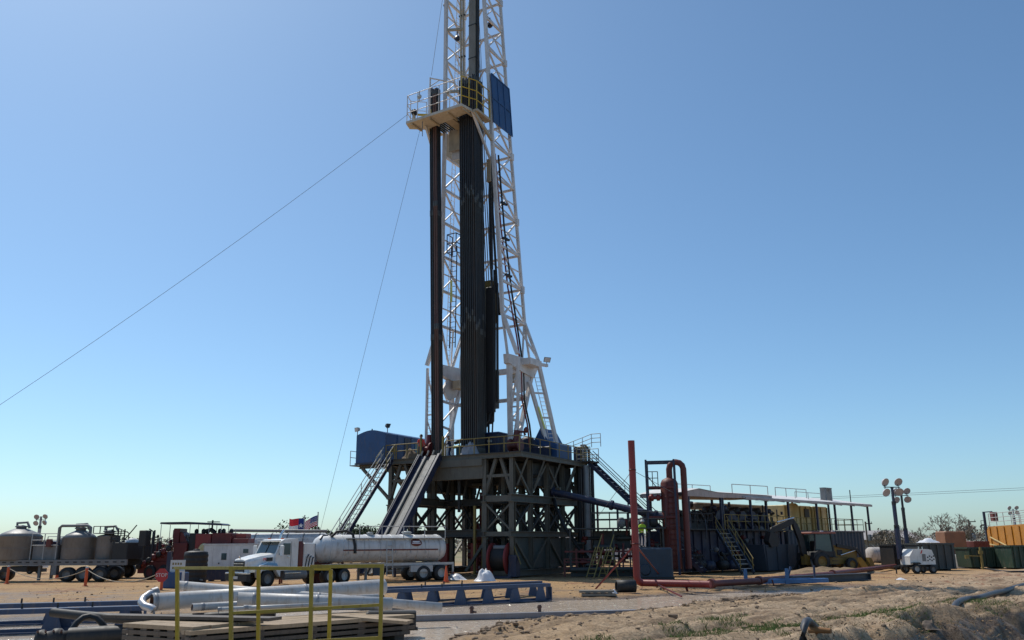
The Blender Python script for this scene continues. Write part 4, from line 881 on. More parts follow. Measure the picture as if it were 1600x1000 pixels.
# ================================================================== LEFT SIDE: TRUCKS AND TRAILERS
TRK = (-16.65, 50.6, 0.0); TRZ = R(180+33)        # local +x forward, +y the side towards the camera
def tractor():
    t = thing('truck_tractor', 'white long-nosed truck tractor pulling the tanker', 'truck', (-15.24, 49.0, 0.0), R(180+50)); t.scale = (.84, .9, .87)
    for s in (-1, 1): beam(t, 'chassis_rail', BLACK, (-.5, s*.42, .85), (-8.4, s*.42, .85), .1, .28)
    # bonnet, lofted from grille to windscreen
    secs = [(-.12, .62, 1.72, .78), (-.25, .78, 1.80, .9), (-1.1, .92, 1.98, 1.0), (-2.1, 1.0, 2.12, 1.1)]
    vs = []; fs = []
    for x, hw, zt, zb in secs: vs += [(x, -hw, zb), (x, -hw, zt-.22), (x, -hw*.86, zt-.06), (x, -hw*.5, zt), (x, hw*.5, zt), (x, hw*.86, zt-.06), (x, hw, zt-.22), (x, hw, zb)]
    for i in range(3):
        for k in range(7): fs.append((i*8+k, i*8+k+1, i*8+8+k+1, i*8+8+k))
    fs += [tuple(range(8)), tuple(range(31, 23, -1))]
    m = MB(); m.add(vs, fs, False); h = m.build('bonnet', TRUCKW, t)
    m = MB(); m.box(-.14, -.06, -.55, .55, .85, 1.62); g = m.build('grille', DARK, h)
    for k in range(4): m = MB(); m.box(-.06, -.03, -.52, .52, .95+k*.17, 1.0+k*.17); m.build('grille_bar', CHROME, h)
    m = MB(); m.tube([(-.15, 0, 1.78), (-.05, 0, 1.95)], .04, 6); m.build('ornament', CHROME, h)
    for s in (-1, 1):
        # wheel-arch wings with blue stripe, lamps
        arc = [(-1.55+.72*math.cos(a), .58+.72*math.sin(a)) for a in [math.pi*k/8 for k in range(9)]]
        m = MB(); m.prism([(-.75, .62)]+[(-.62, 1.1), (-.85, 1.38), (-1.4, 1.5), (-2.1, 1.44), (-2.42, 1.05), (-2.42, .62)]+arc[::-1][1:-1], s*.86, s*1.22, 'XZ'); m.build('wing', TRUCKW, t)
        m = MB(); m.prism([(-.95, 1.40), (-1.4, 1.53), (-2.1, 1.47), (-2.2, 1.3), (-1.5, 1.36)], s*.9, s*1.24, 'XZ'); m.build('wing_stripe', TEALB, t)
        m = MB(); m.bbox(-.62, -.3, min(s*.62, s*1.1), max(s*.62, s*1.1), .95, 1.25); m.build('headlight', CHROME, t)
        m = MB(); m.box(-1.9, -1.45, s*1.0-.02, s*1.0+.02, 1.62, 1.84); m.build('louvre', DARK, h)
    M = Matrix(((-1, 0, 0, -1.32), (0, 0, 1, .985), (0, 1, 0, 1.72), (0, 0, 0, 1))); text_mesh('M', .30, TAILP, 'hood_letter', h, M)
    m = MB(); m.bbox(-.2, .12, -1.2, 1.2, .42, .84); m.build('bumper', BLACK, t); m = MB(); m.bbox(-.18, .13, -1.15, 1.15, .85, .95, .02); m.build('bumper_trim', CHROME, t); m = MB(); m.box(.12, .14, -.25, .25, .55, .72); m.build('plate', SIGNW, t)
    # cab
    prof = [(-2.05, 1.1), (-2.05, 2.05), (-2.45, 2.86), (-2.7, 2.98), (-3.75, 3.02), (-3.85, 2.9), (-3.85, 1.0), (-2.3, 1.0)]
    m = MB(); m.prism(prof, -1.12, 1.12, 'XZ'); c = m.build('cab', TRUCKW, t)
    a, b = V(-2.055, 0, 2.08), V(-2.44, 0, 2.82); nrm = V(.9, 0, .43).normalized()*.015
    m = MB(); m.add([a+V(0, -1.0, 0)+nrm, a+V(0, 1.0, 0)+nrm, b+V(0, .95, 0)+nrm, b+V(0, -.95, 0)+nrm], [(0,1,2,3)]); m.build('windscreen', GLASS, c)
    beam(c, 'screen_divider', BLACK, a+nrm*2, b+nrm*2, .04)
    for s in (-1, 1):
        m = MB(); m.prism([(-2.3, 2.0), (-3.2, 2.0), (-3.2, 2.72), (-2.62, 2.72)], s*1.125, s*1.14, 'XZ'); m.build('side_window', GLASS, c)
        m = MB(); m.prism([(-2.2, 1.1), (-3.3, 1.1), (-3.3, 2.85), (-3.26, 2.85), (-3.26, 1.14), (-2.2, 1.14)], s*1.12, s*1.128, 'XZ'); m.build('door_seam', GREY, c)
        m = MB(); m.box(-3.15, -2.98, min(s*1.13, s*1.18), max(s*1.13, s*1.18), 1.85, 1.9); m.build('door_handle', CHROME, c)
        m = MB(); m.bbox(-2.35, -2.2, s*1.45-.16, s*1.45+.16, 1.95, 2.6); m.build('mirror', TRUCKW, c); rod(c, 'mirror_arm', DARK, (-2.3, s*1.12, 2.5), (-2.3, s*1.4, 2.5), .025)
        m = MB(); m.box(-2.5, -3.7 if False else -2.35, s*1.05-.1, s*1.05+.1, 3.0, 3.07) if False else m.box(-2.9, -2.75, s*.7-.06, s*.7+.06, 2.99, 3.06); m.build('roof_marker', ORANGE, c)
    m = MB(); m.box(-2.42, -2.12, -1.1, 1.1, 2.86, 2.92); m.build('sun_visor', TRUCKW, c)
    # air cleaner / stack and the white pump housing behind the cab
    m = MB(); m.lathe([(.2, 1.2), (.24, 1.3), (.24, 2.7), (.16, 2.85)], 12, (-4.1, .95, 0)); m.build('air_cleaner', REDB, t)
    m = MB(); m.tube([(-3.95, -1.0, 1.0), (-3.95, -1.0, 3.1), (-4.0, -1.0, 3.35), (-4.2, -1.0, 3.6)], .085, 8); m.build('exhaust_stack', CHROME, t)
    m = MB(); m.bbox(-5.3, -4.3, -1.1, 1.1, 1.05, 2.75, .06); m.build('pump_housing', TRUCKW, t)
    for k in range(3): m = MB(); m.tube([(-4.5-.25*k, 1.12, 1.2), (-4.55-.25*k, 1.2, 1.8), (-4.75-.2*k, 1.15, 2.0-.1*k)], .035, 6); m.build('hose', BLACK, t)
    for s in (-1, 1):
        m = MB(); m.tube([(-2.8, s*.95, .72), (-4.6, s*.95, .72)], .3, 14); m.build('fuel_tank', CHROME if False else GREY, t)
        for z in (.42, .85): beam(t, 'step', CHROME, (-2.7, s*1.24, z), (-4.0, s*1.24, z), .16, .04)
        wheel(t, BLACK, GREY, (-1.55, s*.98, .53), .53, .32)
        for x in (-6.6, -7.9): wheel(t, BLACK, GREYL, (x, s*.93, .53), .53, .58)
        m = MB(); m.prism([(-5.8, 1.05), (-6.0, 1.2), (-8.5, 1.2), (-8.6, 1.05)], s*.62, s*1.2, 'XZ'); m.build('mudguard', BLACK, t)
    m = MB(); m.bbox(-7.7, -6.6, -.5, .5, 1.0, 1.15); m.build('fifth_wheel', DARK, t)
tractor()
def tanker():
    t = thing('tanker_trailer', 'white ribbed vacuum tank trailer behind the white truck', 'tanker trailer', TRK, TRZ); t.scale = (1, .96, .93)
    zc, r = 2.18, .90; x0, x1 = -5.75, -13.95
    m = MB(); m.lathe([(.05, x0+.42), (.4, x0+.38), (.7, x0+.2), (r, x0-.1), (r, x1+.1), (.7, x1-.2), (.3, x1-.36), (.05, x1-.38)], 36, (0, 0, zc), 'X'); m.build('tank_shell', TANKW, t)
    for k in range(10):
        x = x0-.45-k*.83; m = MB(); m.lathe([(r, x-.04), (r+.035, x-.03), (r+.035, x+.03), (r, x+.04)], 36, (0, 0, zc), 'X', closed=False); m.build('hoop', TANKW, t)
    m = MB(); m.box(x1+.5, x0-1.2, .9, .93, zc-.14, zc-.05); m.build('side_stripe', REDB, t)
    # round red and white company mark on the flank
    a = R(24); M = Matrix.Translation((-11.9, math.cos(a)*(r+.02), zc+math.sin(a)*(r+.02))) @ Matrix.Rotation(-(math.pi/2-a), 4, 'X')
    m = MB(); m.lathe([(.01, .0), (.27, 0), (.27, .012), (.01, .012)], 20); g = m.build('tank_mark', REDB, t); g.matrix_basis = M @ Matrix.Scale(1.5, 4, (1, 0, 0))
    m = MB(); m.box(-.2, .2, .03, .09, .012, .02); m.box(-.18, .16, -.1, -.03, .012, .02); m.box(-.12, .12, -.02, .0, .012, .02); m.build('mark_lines', FLW, g)
    # decks, rails, manway, front plumbing
    beam(t, 'catwalk', GREYL, (-7.2, .72, zc+.66), (-14.0, .72, zc+.66), .35, .04)
    railing(t, GREYL, [(-8.0, .85, zc+.62), (-14.0, .85, zc+.62)], .82, 1.55, .03, ())
    for k in range(7): x = -7.3-k*1.05; m = MB(); m.tube([(x, .93, zc-.35), (x, .86, zc+.45), (x, .7, zc+.66)], .025, 5); m.build('rail_support', GREYL, t)
    m = MB(); m.lathe([(.28, 0), (.28, .14), (.34, .14), (.34, .2), (.2, .26)], 16, (-11.6, 0, zc+r-.02)); m.build('manway', GREYL, t)
    m = MB(); m.lathe([(.2, 0), (.2, .12), (.26, .14), (.1, .2)], 14, (-9.0, .1, zc+r-.02)); m.build('vent', GREYL, t)
    m = MB(); m.tube([(-6.3, .5, zc+.75), (-6.6, .55, zc+1.08), (-7.2, .6, zc+1.15), (-7.6, .75, zc+.9), (-7.7, .92, zc+.2), (-7.7, .95, zc-.3)], .085, 8); m.build('vacuum_hose', BLACK, t)
    m = MB(); m.tube([(-5.7, .2, zc+.55), (-5.3, .3, zc+.2), (-5.45, .35, zc-.8)], .06, 8); m.build('front_pipe', GREY, t)
    m = MB(); m.tube([(x0-.9, .2, zc+r-.02), (x0-.1, .3, zc+.85), (x0+.15, .5, zc+.6)], .06, 8); m.build('front_pipe', BLACK, t)
    for s in (-1, 1):
        beam(t, 'frame_rail', GREYL, (-5.6, s*1.0, 1.14), (-14.55, s*1.0, 1.14), .1, .16); beam(t, 'frame_rail', GREY, (-6, s*.5, 1.05), (-14.3, s*.5, 1.05), .12, .3)
        for x in (-12.3, -13.6): wheel(t, BLACK, GREYL, (x, s*.93, .53), .53, .58)
        beam(t, 'bumper_post', GREYL, (-14.5, s*1.0, 1.14), (-14.5, s*1.0, .5), .1)
        beam(t, 'landing_leg', GREY, (-8.6, s*.6, .1), (-8.6, s*.6, 1.0), .14)
    beam(t, 'rear_bumper', REDB, (-14.52, -1.1, .5), (-14.52, 1.1, .5), .12, .14)
    m = MB(); m.box(-9.6, -8.9, .93, 1.12, .45, 1.0); m.build('hose_box', BLUEG, t); m = MB(); m.box(-12.95, -12.1 if False else -11.4, 1.0, 1.2, .62, 1.04); m.build('tool_box', GREYL, t)
    ladder(t, GREYL, (-10.0, 1.1, .4), (-10.0, .95, zc+.5), (1, 0, 0), .4)
    return t
tanker()
# red equipment skid standing between camera and truck
def red_skid():
    c = on(470, 912); c.z = 0
    t = thing('red_pump_skid', 'low red pump skid with two dark red boxes in front of the truck', 'pump skid', c, R(8))
    for y in (-.5, .5): beam(t, 'skid_rail', REDD, (-2.3, y, 1.05), (2.6, y, 1.05), .12, .16)
    for x in (-1.2, .9, 2.3):
        for y in (-.5, .5): beam(t, 'skid_leg', REDD, (x, y, 0), (x, y, 1.0), .1)
    m = MB(); m.bbox(.25, 1.65, -.5, .5, 1.14, 1.55); m.build('upper_box', REDD, t); m = MB(); m.bbox(.3, 1.6, -.55, .5, .05, .95); m.build('lower_box', REDD, t)
    for k in range(6):
        x = -2.0+k*.45; m = MB(); m.lathe([(.14, -.16), (.2, -.1), (.2, .1), (.14, .16)], 10, (x, -.3+.12*(k % 2), 1.24), 'X'); m.build('pump_body', REDD, t)
    m = MB(); m.tube([(-2.1, -.2, 1.3), (.2, -.2, 1.3)], .06, 8); m.build('pipe', REDD, t)
    for x in (.55, .68, 1.2, 1.33): m = MB(); m.tube([(x, -.2, 1.55), (x, -.2, 1.85)], .035, 6); m.build('stack', BLACK, t)
    m = MB(); m.tube([(1.65, 0, 1.2), (2.1, 0, 1.3), (2.5, 0, 1.15)], .05, 6); m.build('pipe', REDD, t)
red_skid()
# white site office trailer
def office():
    c = on(356, 899); 
    t = thing('site_office', 'white site office trailer with small door behind the truck', 'trailer', V(-19.8, 61.5, 0), R(6)); t.scale = (1, 1, .9)
    m = MB(); m.bbox(-1.75, 3.0, 0, 2.6, .35, 2.6, .06); m.build('body', OFFW, t)
    m = MB(); m.box(-.75, .05, -.03, 0, .5, 2.2); d = m.build('door', OFFW, t); m = MB(); m.box(-.5, -.15, -.05, -.03, 1.45, 1.95); m.build('door_window', GLASS, d); m = MB(); m.box(-.68, -.6, -.07, -.03, 1.15, 1.25); m.build('handle', DARK, d)
    m = MB(); m.box(.95, 1.3, -.03, 0, 1.95, 2.25); m.build('vent_window', GLASS, t)
    for k in range(8): m = MB(); m.box(-1.7+k*.62-.01, -1.7+k*.62+.01, -.012, 0, .4, 2.5); m.build('siding_seam', GREYL, t)
    m = MB(); m.box(-1.8, 3.05, -.05, 2.65, 2.58, 2.66); m.build('roof', OFFW, t)
    beam(t, 'skirt', BLUED, (-1.7, -.04, .17), (3.0, -.04, .17), .06, .33)
office()
# red cementing unit
def pump_truck():
    t = thing('red_cement_unit', 'dark red cementing unit crowded with pipework under a thin canopy', 'pump unit', at(292, 900, 63).xy.to_3d(), R(2)); t.scale = (.78, .9, .95)
    r = random.Random(4)
    for y in (-.55, .55): beam(t, 'chassis_rail', BLACK, (-3.8, y, 1.0), (5.2, y, 1.0), .14, .3)
    for x in (-2.9, -1.7, 3.3):
        for s in (-1, 1): wheel(t, BLACK, REDD, (x, s*1.0, .52), .52, .45)
    def bx(nm, mat, *a): m = MB(); m.bbox(*a); return m.build(nm, mat, t)
    bx('engine_cowl', REDD, -1.0, .2, -1.1, 1.0, 1.2, 2.6); bx('radiator', REDD, -1.2, -.65, -.9, .9, 2.3, 3.65); m = MB(); m.prism([(-.6, 2.6), (.1, 2.6), (-.35, 3.3), (-.6, 3.4)], -.8, .8, 'XZ'); m.build('cowl_wedge', REDD, t)
    bx('mixing_tub', RED, .9, 2.3, -1.15, .2, 1.2, 3.25); bx('mixing_tub', REDD, 2.35, 4.1, -1.15, .9, 1.2, 3.3); bx('engine', DARK, .2, .9, -.8, .9, 1.3, 3.3)
    bx('rear_deck', REDD, 4.15, 5.6, -1.0, 1.0, 1.2, 2.9); bx('rear_engine', RED, 4.4, 5.3, -.8, .8, 2.9, 3.25)
    m = MB(); m.lathe([(.05, -.14), (.35, -.1), (.5, .0), (.52, .05), (.05, .08)], 18, (1.75, -1.25, 2.05), 'Y'); m.build('round_cover', CREAM, t)
    for k in range(34):     # manifold pipework stepping down at the left end
        x = r.uniform(-4.0, -.9); zt = 1.0+(x+4.2)*.72; z = r.uniform(.5, max(.9, zt)); y = r.uniform(-1.2, .2); L = r.uniform(.3, 1.1)
        kind = r.choice(['x', 'y', 'z', 'e'])
        p = V(x, y, z); q = {'x': p+V(L, 0, 0), 'y': p+V(0, -L*.4, 0), 'z': p+V(0, 0, L*.7), 'e': p+V(L*.7, 0, L*.5)}[kind]
        m = MB(); m.tube([p, q], r.choice([.07, .1, .14]), 8); m.build('pipe', r.choice([REDD, REDD, RED, DARK]), t)
        if r.random() < .6: m = MB(); m.lathe([(.04, -.1), (.17, -.08), (.17, .08), (.04, .1)], 10, q, r.choice('XYZ')); m.build('valve', r.choice([REDD, RED, GREYL]), t)
    for k in range(7): x = -3.9+k*.42; m = MB(); m.lathe([(.1, -.12), (.22, -.08), (.22, .1), (.1, .14)], 12, (x, -1.2, .95+.42*k*.5), 'Y'); m.build('pump_head', REDD if k % 2 else DARK, t)
    bx('pump_base', REDD, -4.1, -1.2, -.9, .8, .45, 1.3); bx('pump_base', REDD, -2.8, -1.2, -.9, .8, 1.3, 2.0)
    for x in (.55, 1.3, 1.6, 2.6, 3.1, 3.7): m = MB(); m.lathe([(.12, 0), (.2, .1), (.18, .3), (.05, .38)], 10, (x, -.4+r.random()*.6, 3.25)); m.build('air_filter', DARK, t)
    m = MB(); m.tube([(1.3, -.3, 3.4), (2.0, -.3, 3.55), (2.4, -.3, 3.3)], .16, 8); m.build('intake_duct', DARK, t)
    for x in (-4.15, -3.35): m = MB(); m.tube([(x, .2, 2.0), (x, .2, 3.55)], .09, 8); m.build('exhaust', DARK, t); m = MB(); m.lathe([(.03, -.05), (.13, 0), (.03, .05)], 10, (x+.33, .2, 3.1), 'Y'); m.build('gauge', DARK, t); rod(t, 'gauge_stem', DARK, (x+.33, .2, 2.0), (x+.33, .2, 3.0), .03)
    # canopy
    m = MB(); m.prism([(-2.4, 3.97), (-2.35, 4.1), (0, 4.12), (3.0, 4.0), (3.25, 3.9), (3.15, 3.85), (0, 3.97)], -1.1, 1.1, 'XZ'); m.build('canopy', BLUED, t)
    for x, z in ((-2.3, 2.0), (.3, 3.2), (2.0, 3.2), (3.1, 2.9)):
        for y in (-1.0, 1.0): rod(t, 'canopy_post', GREYL, (x, y, z), (x, y, 3.95), .03)
    beam(t, 'canopy_mast', DARK, (2.0, -.2, 3.3), (2.0, -.2, 4.25), .12)
    beam(t, 'canopy_fan', DARK, (1.6, -.2, 4.12), (2.6, -.2, 4.12), .5, .06)
pump_truck()
# grey bulk cement trailers
def bulk_trailer():
    B0 = at(75, 900, 60.5); t = thing('bulk_cement_trailer', 'grey trailer carrying domed bulk cement tanks at far left', 'trailer', V(B0.x, B0.y, 0), R(-4)); t.scale = (1, 1, .87)
    for y in (-1.0, 1.0): beam(t, 'frame_beam', GREY if y < 0 else DARK, (-4.6, y, 1.42), (6.0, y, 1.42), .16, .42)
    for k in range(19): beam(t, 'lashing_slot', DARK, (-4.3+k*.55, -1.09, 1.45), (-4.05+k*.55, -1.09, 1.45), .02, .09)
    def tank(cx, r, h, dome, nm='bulk_tank'):
        m = MB(); m.lathe([(r*.96, 1.64), (r, 1.7), (r, 1.64+h), (r*1.02, 1.66+h), (r*.8, 1.66+h+dome*.35), (r*.3, 1.66+h+dome*.8), (.05, 1.66+h+dome*.85)], 32, (cx, 0, 0)); q = m.build(nm, GREYT, t)
        m = MB(); m.lathe([(.32, 0), (.32, .16), (.4, .18), (.4, .26), (.1, .34)], 14, (cx, 0, 1.66+h+dome*.72)); m.build('hatch', GREY, q)
        m = MB(); m.lathe([(r*1.005, 1.64+h*.5-.02), (r*1.012, 1.64+h*.5), (r*1.005, 1.64+h*.5+.02)], 32, (cx, 0, 0), closed=False); m.build('seam_band', GREYT, q)
        m = MB(); m.tube([(cx-.3, 0, 2.0+h+dome*.6), (cx-.35, 0, 2.25+h+dome*.6), (cx+.4, 0, 2.3+h+dome*.6), (cx+.6, 0, 2.0+h+dome*.4)], .09, 8); m.build('hatch_pipe', GREY, q); return q
    tank(-2.35, 1.4, 1.75, .75); tank(1.95, 1.08, 1.62, .7); tank(4.0, .74, 1.72, .2)
    m = MB(); m.lathe([(.6, 1.65), (.6, 3.2), (.2, 3.4)], 20, (.75, .5, 0)); m.build('surge_tank', GREYT, t)
    m = MB(); m.tube([(.6, -.3, 2.2), (.6, -.3, 4.05), (.75, -.3, 4.2), (2.6, -.3, 4.2), (2.8, -.3, 4.05), (2.8, -.3, 3.6)], .11, 8); m.build('vent_pipe', GREY, t)
    railing(t, GREYL, [(-.9, -.9, 1.65), (.9, -.9, 1.65)], 1.95, .9, .03, (.55, .75)); railing(t, GREYL, [(-.9, .9, 1.65), (.9, .9, 1.65)], 1.75, .9, .03, (.55, .8))
    m = MB(); m.bbox(-.9, .85, -.7, .9, 1.64, 2.75); m.build('compressor', GREYT, t); m = MB(); m.prism([(-.9, 2.76), (.9, 2.76), (.5, 3.0), (-.3, 3.05)], -.5, .8, 'XZ'); m.build('blue_cover', BLUED, t)
    m = MB(); m.bbox(.15, .5, -1.0, -.7, 2.6, 3.2); m.build('red_box', REDB, t)
    m = MB(); m.bbox(4.85, 5.9, -1.0, 1.0, 1.64, 2.9); m.build('engine_box', DARK, t)
    m = MB(); m.box(3.3, 4.7, -.8, .8, 3.56, 3.62); m.build('top_platform', GREY, t); railing(t, DARK, [(3.3, -.8, 3.62), (4.7, -.8, 3.62), (5.8, -.8, 3.1)], .5, .5, .035, ())
    for k in range(3): beam(t, 'pipe_rack', DARK, (4.5+k*.45, -.6, 2.9), (4.5+k*.45, -.6, 3.9), .07); beam(t, 'pipe_rack', DARK, (4.4, -.6, 3.1+k*.3), (5.6, -.6, 3.1+k*.3), .06)
    beam(t, 'pipe_rack', DARK, (5.3, -.6, 2.9), (6.2, -.6, 4.2), .06)
    m = MB(); m.bbox(6.4, 6.9, -.6, .2, 2.6, 3.8); m.build('control_cabinet', DARK, t); beam(t, 'cabinet_post', DARK, (6.65, -.2, 1.5), (6.65, -.2, 2.6), .12); m = MB(); m.tube([(6.9, -.2, 3.9), (7.2, -.2, 3.7), (7.2, -.2, 1.6)], .05, 6); m.build('conduit', DARK, t)
    for x in (1.95, 3.1, 4.25):
        for s in (-1, 1): wheel(t, BLACK, GREY, (x, s*.95, .54), .54, .5)
    for s in (-1, 1): wheel(t, BLACK, GREY, (-3.6, s*.95, .52), .52, .5); beam(t, 'landing_leg', GREY, (-.2, s*.7, .1), (-.2, s*.7, 1.3), .16)
    m = MB(); m.bbox(-2.8, -1.0, -.9, .9, .75, 1.15); m.build('undertray', DARK, t); beam(t, 'brake_tank', GREY, (1.0, -.9, .5), (1.0, -.9, 1.2), .35)
    # second, lower unit to the right (dark hopper)
    t2 = thing('dark_blender_trailer', 'low dark trailer body between the bulk tanks and the red unit', 'trailer', at(206, 895, 66).xy.to_3d(), R(0))
    m = MB(); m.prism([(-2.6, 1.2), (2.2, 1.2), (2.4, 2.4), (-2.6, 2.5)], -1.1, 1.1, 'XZ'); m.build('hopper', DARK, t2)
    for x in (-1.8, -.7):
        for s in (-1, 1): wheel(t2, BLACK, GREY, (x, s*1.0, .52), .52, .45)
    beam(t2, 'frame_beam', DARK, (-3, -.5, 1.05), (3, -.5, 1.05), .2, .3); m = MB(); m.lathe([(.5, 2.5), (.5, 2.7), (.2, 2.85)], 16, (-.2, 0, 0)); m.build('lid', SIGNW, t2)
bulk_trailer()
# white pneumatic tank truck whose top shows over the office
t = thing('pneumatic_tank_trailer', 'white tank with walkway pipe showing above the office trailer roof', 'tanker trailer', at(425, 890, 70).xy.to_3d(), R(4))
m = MB(); m.lathe([(.1, -3.6), (.8, -3.3), (1.0, -2.8), (1.0, 4.0), (.7, 4.4), (.1, 4.5)], 28, (0, 0, 2.2), 'X'); m.build('tank_shell', TANKW, t)
for k in range(6): m = MB(); m.lathe([(1.0, -.05), (1.05, 0), (1.0, .05)], 28, (-2.6+k*1.25, 0, 2.2), 'X', closed=False); m.build('hoop', GREY, t)
m = MB(); m.tube([(-3.7, -.4, 1.9), (-3.6, -.4, 3.0), (-3.2, -.4, 3.42), (4.2, -.4, 3.32)], .12, 8); m.build('top_pipe', GREY, t); railing(t, GREYL, [(-3.9, -.5, 2.3), (-2.9, -.5, 2.6)], .9, .5, .03)
for x in (-2.4, 1.8, 3.0):
    for s in (-1, 1): wheel(t, BLACK, GREY, (x, s*.9, .52), .52, .5)
beam(t, 'frame_beam', GREY, (-3.5, 0, 1.2), (4.2, 0, 1.2), .9, .3); beam(t, 'saddle', GREY, (-2, 0, 1.3), (-2, 0, 2.2), .8); beam(t, 'saddle', GREY, (2.5, 0, 1.3), (2.5, 0, 2.2), .8)
# black plastic tank
c = on(303, 911)
t = thing('black_poly_tank', 'upright black plastic tank beside the white office trailer', 'tank', V(c.x, c.y, 0)); m = MB()
prof = [(.7, 0), (.72, .06)]
for k in range(6): prof += [(.72, .1+k*.29), (.745, .16+k*.29), (.745, .26+k*.29), (.72, .32+k*.29)]
m.lathe(prof+[(.70, 1.88), (.45, 1.95), (.2, 1.97)], 28); m.build('shell', BLACK, t); m = MB(); m.lathe([(.2, 1.96), (.2, 2.05), (.05, 2.07)], 14); m.build('lid', BLACK, t); m = MB(); m.tube([(.55, -.5, .2), (.75, -.7, .2)], .06, 8); m.build('outlet', GREY, t)
# blue wash station with sign board and orange stop sign
c = on(272, 919)
t = thing('blue_sign_station', 'blue cabinet with white notice board behind the stop sign', 'cabinet', V(c.x, c.y, 0), R(-5))
m = MB(); m.bbox(-.55, .65, -.35, .35, .05, .85); m.build('cabinet', BLUE, t); m = MB(); m.box(-.62, .7, -.4, .4, 0, .05); m.build('base', BLUED, t)
m = MB(); m.box(-.3, .55, -.08, -.04, .88, 1.5); s_ = m.build('notice_board', SIGNW, t)
r0 = random.Random(9)
for row in range(2):
    for k in range(4): x = -.18+k*.15; m = MB(); m.box(x, x+.09, -.086, -.08, 1.24-row*.22, 1.36-row*.22); m.build('board_mark', YELD, s_)
beam(t, 'board_post', BLUED, (-.42, 0, .8), (-.42, 0, 1.95), .2); m = MB(); m.lathe([(.14, .86), (.14, 1.3), (.08, 1.4), (.1, 1.48)], 12, (-.1, .15, 0)); m.build('bottle', GREYL, t); m = MB(); m.box(.58, .72, -.42, -.36, .1, .9); m.build('striped_edge', SIGNW, t)
c = on(251, 923)
t = thing('stop_sign', 'red octagonal stop sign on a short orange post', 'sign', V(c.x, c.y, 0), R(-4))
m = MB(); m.tube([(0, .04, 0), (0, .04, 1.05)], .075, 10); m.build('post', ORANGE, t)
oct_ = [(.36*math.cos(R(22.5+45*k)), .78+.36*math.sin(R(22.5+45*k))) for k in range(8)]
m = MB(); m.prism(oct_, -.06, -.035, 'XZ'); f_ = m.build('face', SIGNR, t)
text_mesh('STOP', .26, SIGNW, 'stop_letters', f_, Matrix(((1, 0, 0, 0), (0, 0, -1, -.064), (0, 1, 0, .78), (0, 0, 0, 1))))
# rope barrier posts and cones
posts = [((47/4.55, 912), 'leftmost orange rope post, in front of the left tank trailer wheel'), ((133, 916), 'orange rope post with pale cap near the trailer wheels')]
PP = []
for (u, v), lab in posts:
    c = on(u, v); PP.append(c.copy()); t = thing('rope_post', lab, 'post', V(c.x, c.y, 0), 0, 'orange rope barrier posts')
    m = MB(); m.tube([(0, 0, 0), (0, 0, 1.02)], .085, 12); m.build('tube', ORANGE, t); m = MB(); m.lathe([(.09, 1.02), (.09, 1.08), (.03, 1.11)], 12); m.build('cap', GREYL, t); m = MB(); m.lathe([(.16, 0), (.16, .03), (.09, .05)], 12); m.build('foot', ORANGE, t)
def rope(name, lab, a, b, sag, r=.022, n=12):
    a = Vector(a); b = Vector(b); pts = [a.lerp(b, k/n)-V(0, 0, sag*4*(k/n)*(1-k/n)) for k in range(n+1)]
    o = MB().tube(pts, r, 6).build(name, ROPE); tag(o, lab, 'rope'); return o
S = on(251, 923)
rope('barrier_rope', 'rope sagging between the left orange post and the capped post', PP[0]+V(0, 0, .95), PP[1]+V(0, 0, .95), .6)
rope('barrier_rope', 'rope sagging between the capped post and the stop sign', PP[1]+V(0, 0, .95), V(S.x, S.y, .95), .62)
for u, v, lab in ((89, 905, 'orange cone under the grey trailer, left of its triple wheels'), (177, 903, 'orange cone right of the triple trailer wheels'), (534, 912, 'orange cone beside the red skid'), (697, 910, 'orange cone behind the tanker trailer tail'), (332, 899, 'small orange cone in front of the office trailer')):
    c = on(u, v); t = thing('traffic_cone', lab, 'cone', V(c.x, c.y, 0), 0, 'orange traffic cones')
    m = MB(); m.box(-.2, .2, -.2, .2, .005, .05); m.build('base', ORANGE, t); m = MB(); m.lathe([(.15, .05), (.045, .95), (.03, .97)], 14); m.build('cone', ORANGE, t)
# low blue tank in front of the office
c = on(347, 908); t = thing('blue_trough', 'low blue steel trough in front of the office trailer', 'trough', V(c.x, c.y, 0), R(4)); m = MB(); m.bbox(-1.0, 1.2, -.4, .4, .1, .75); m.build('shell', BLUED, t); m = MB(); m.box(-1.02, 1.22, -.42, .42, .76, .8); m.build('rim', GREYL, t)
for x in (-.7, .1, .9): m = MB(); m.box(x-.1, x+.1, -.38, .38, 0, .1); m.build('foot', BLUED, t)

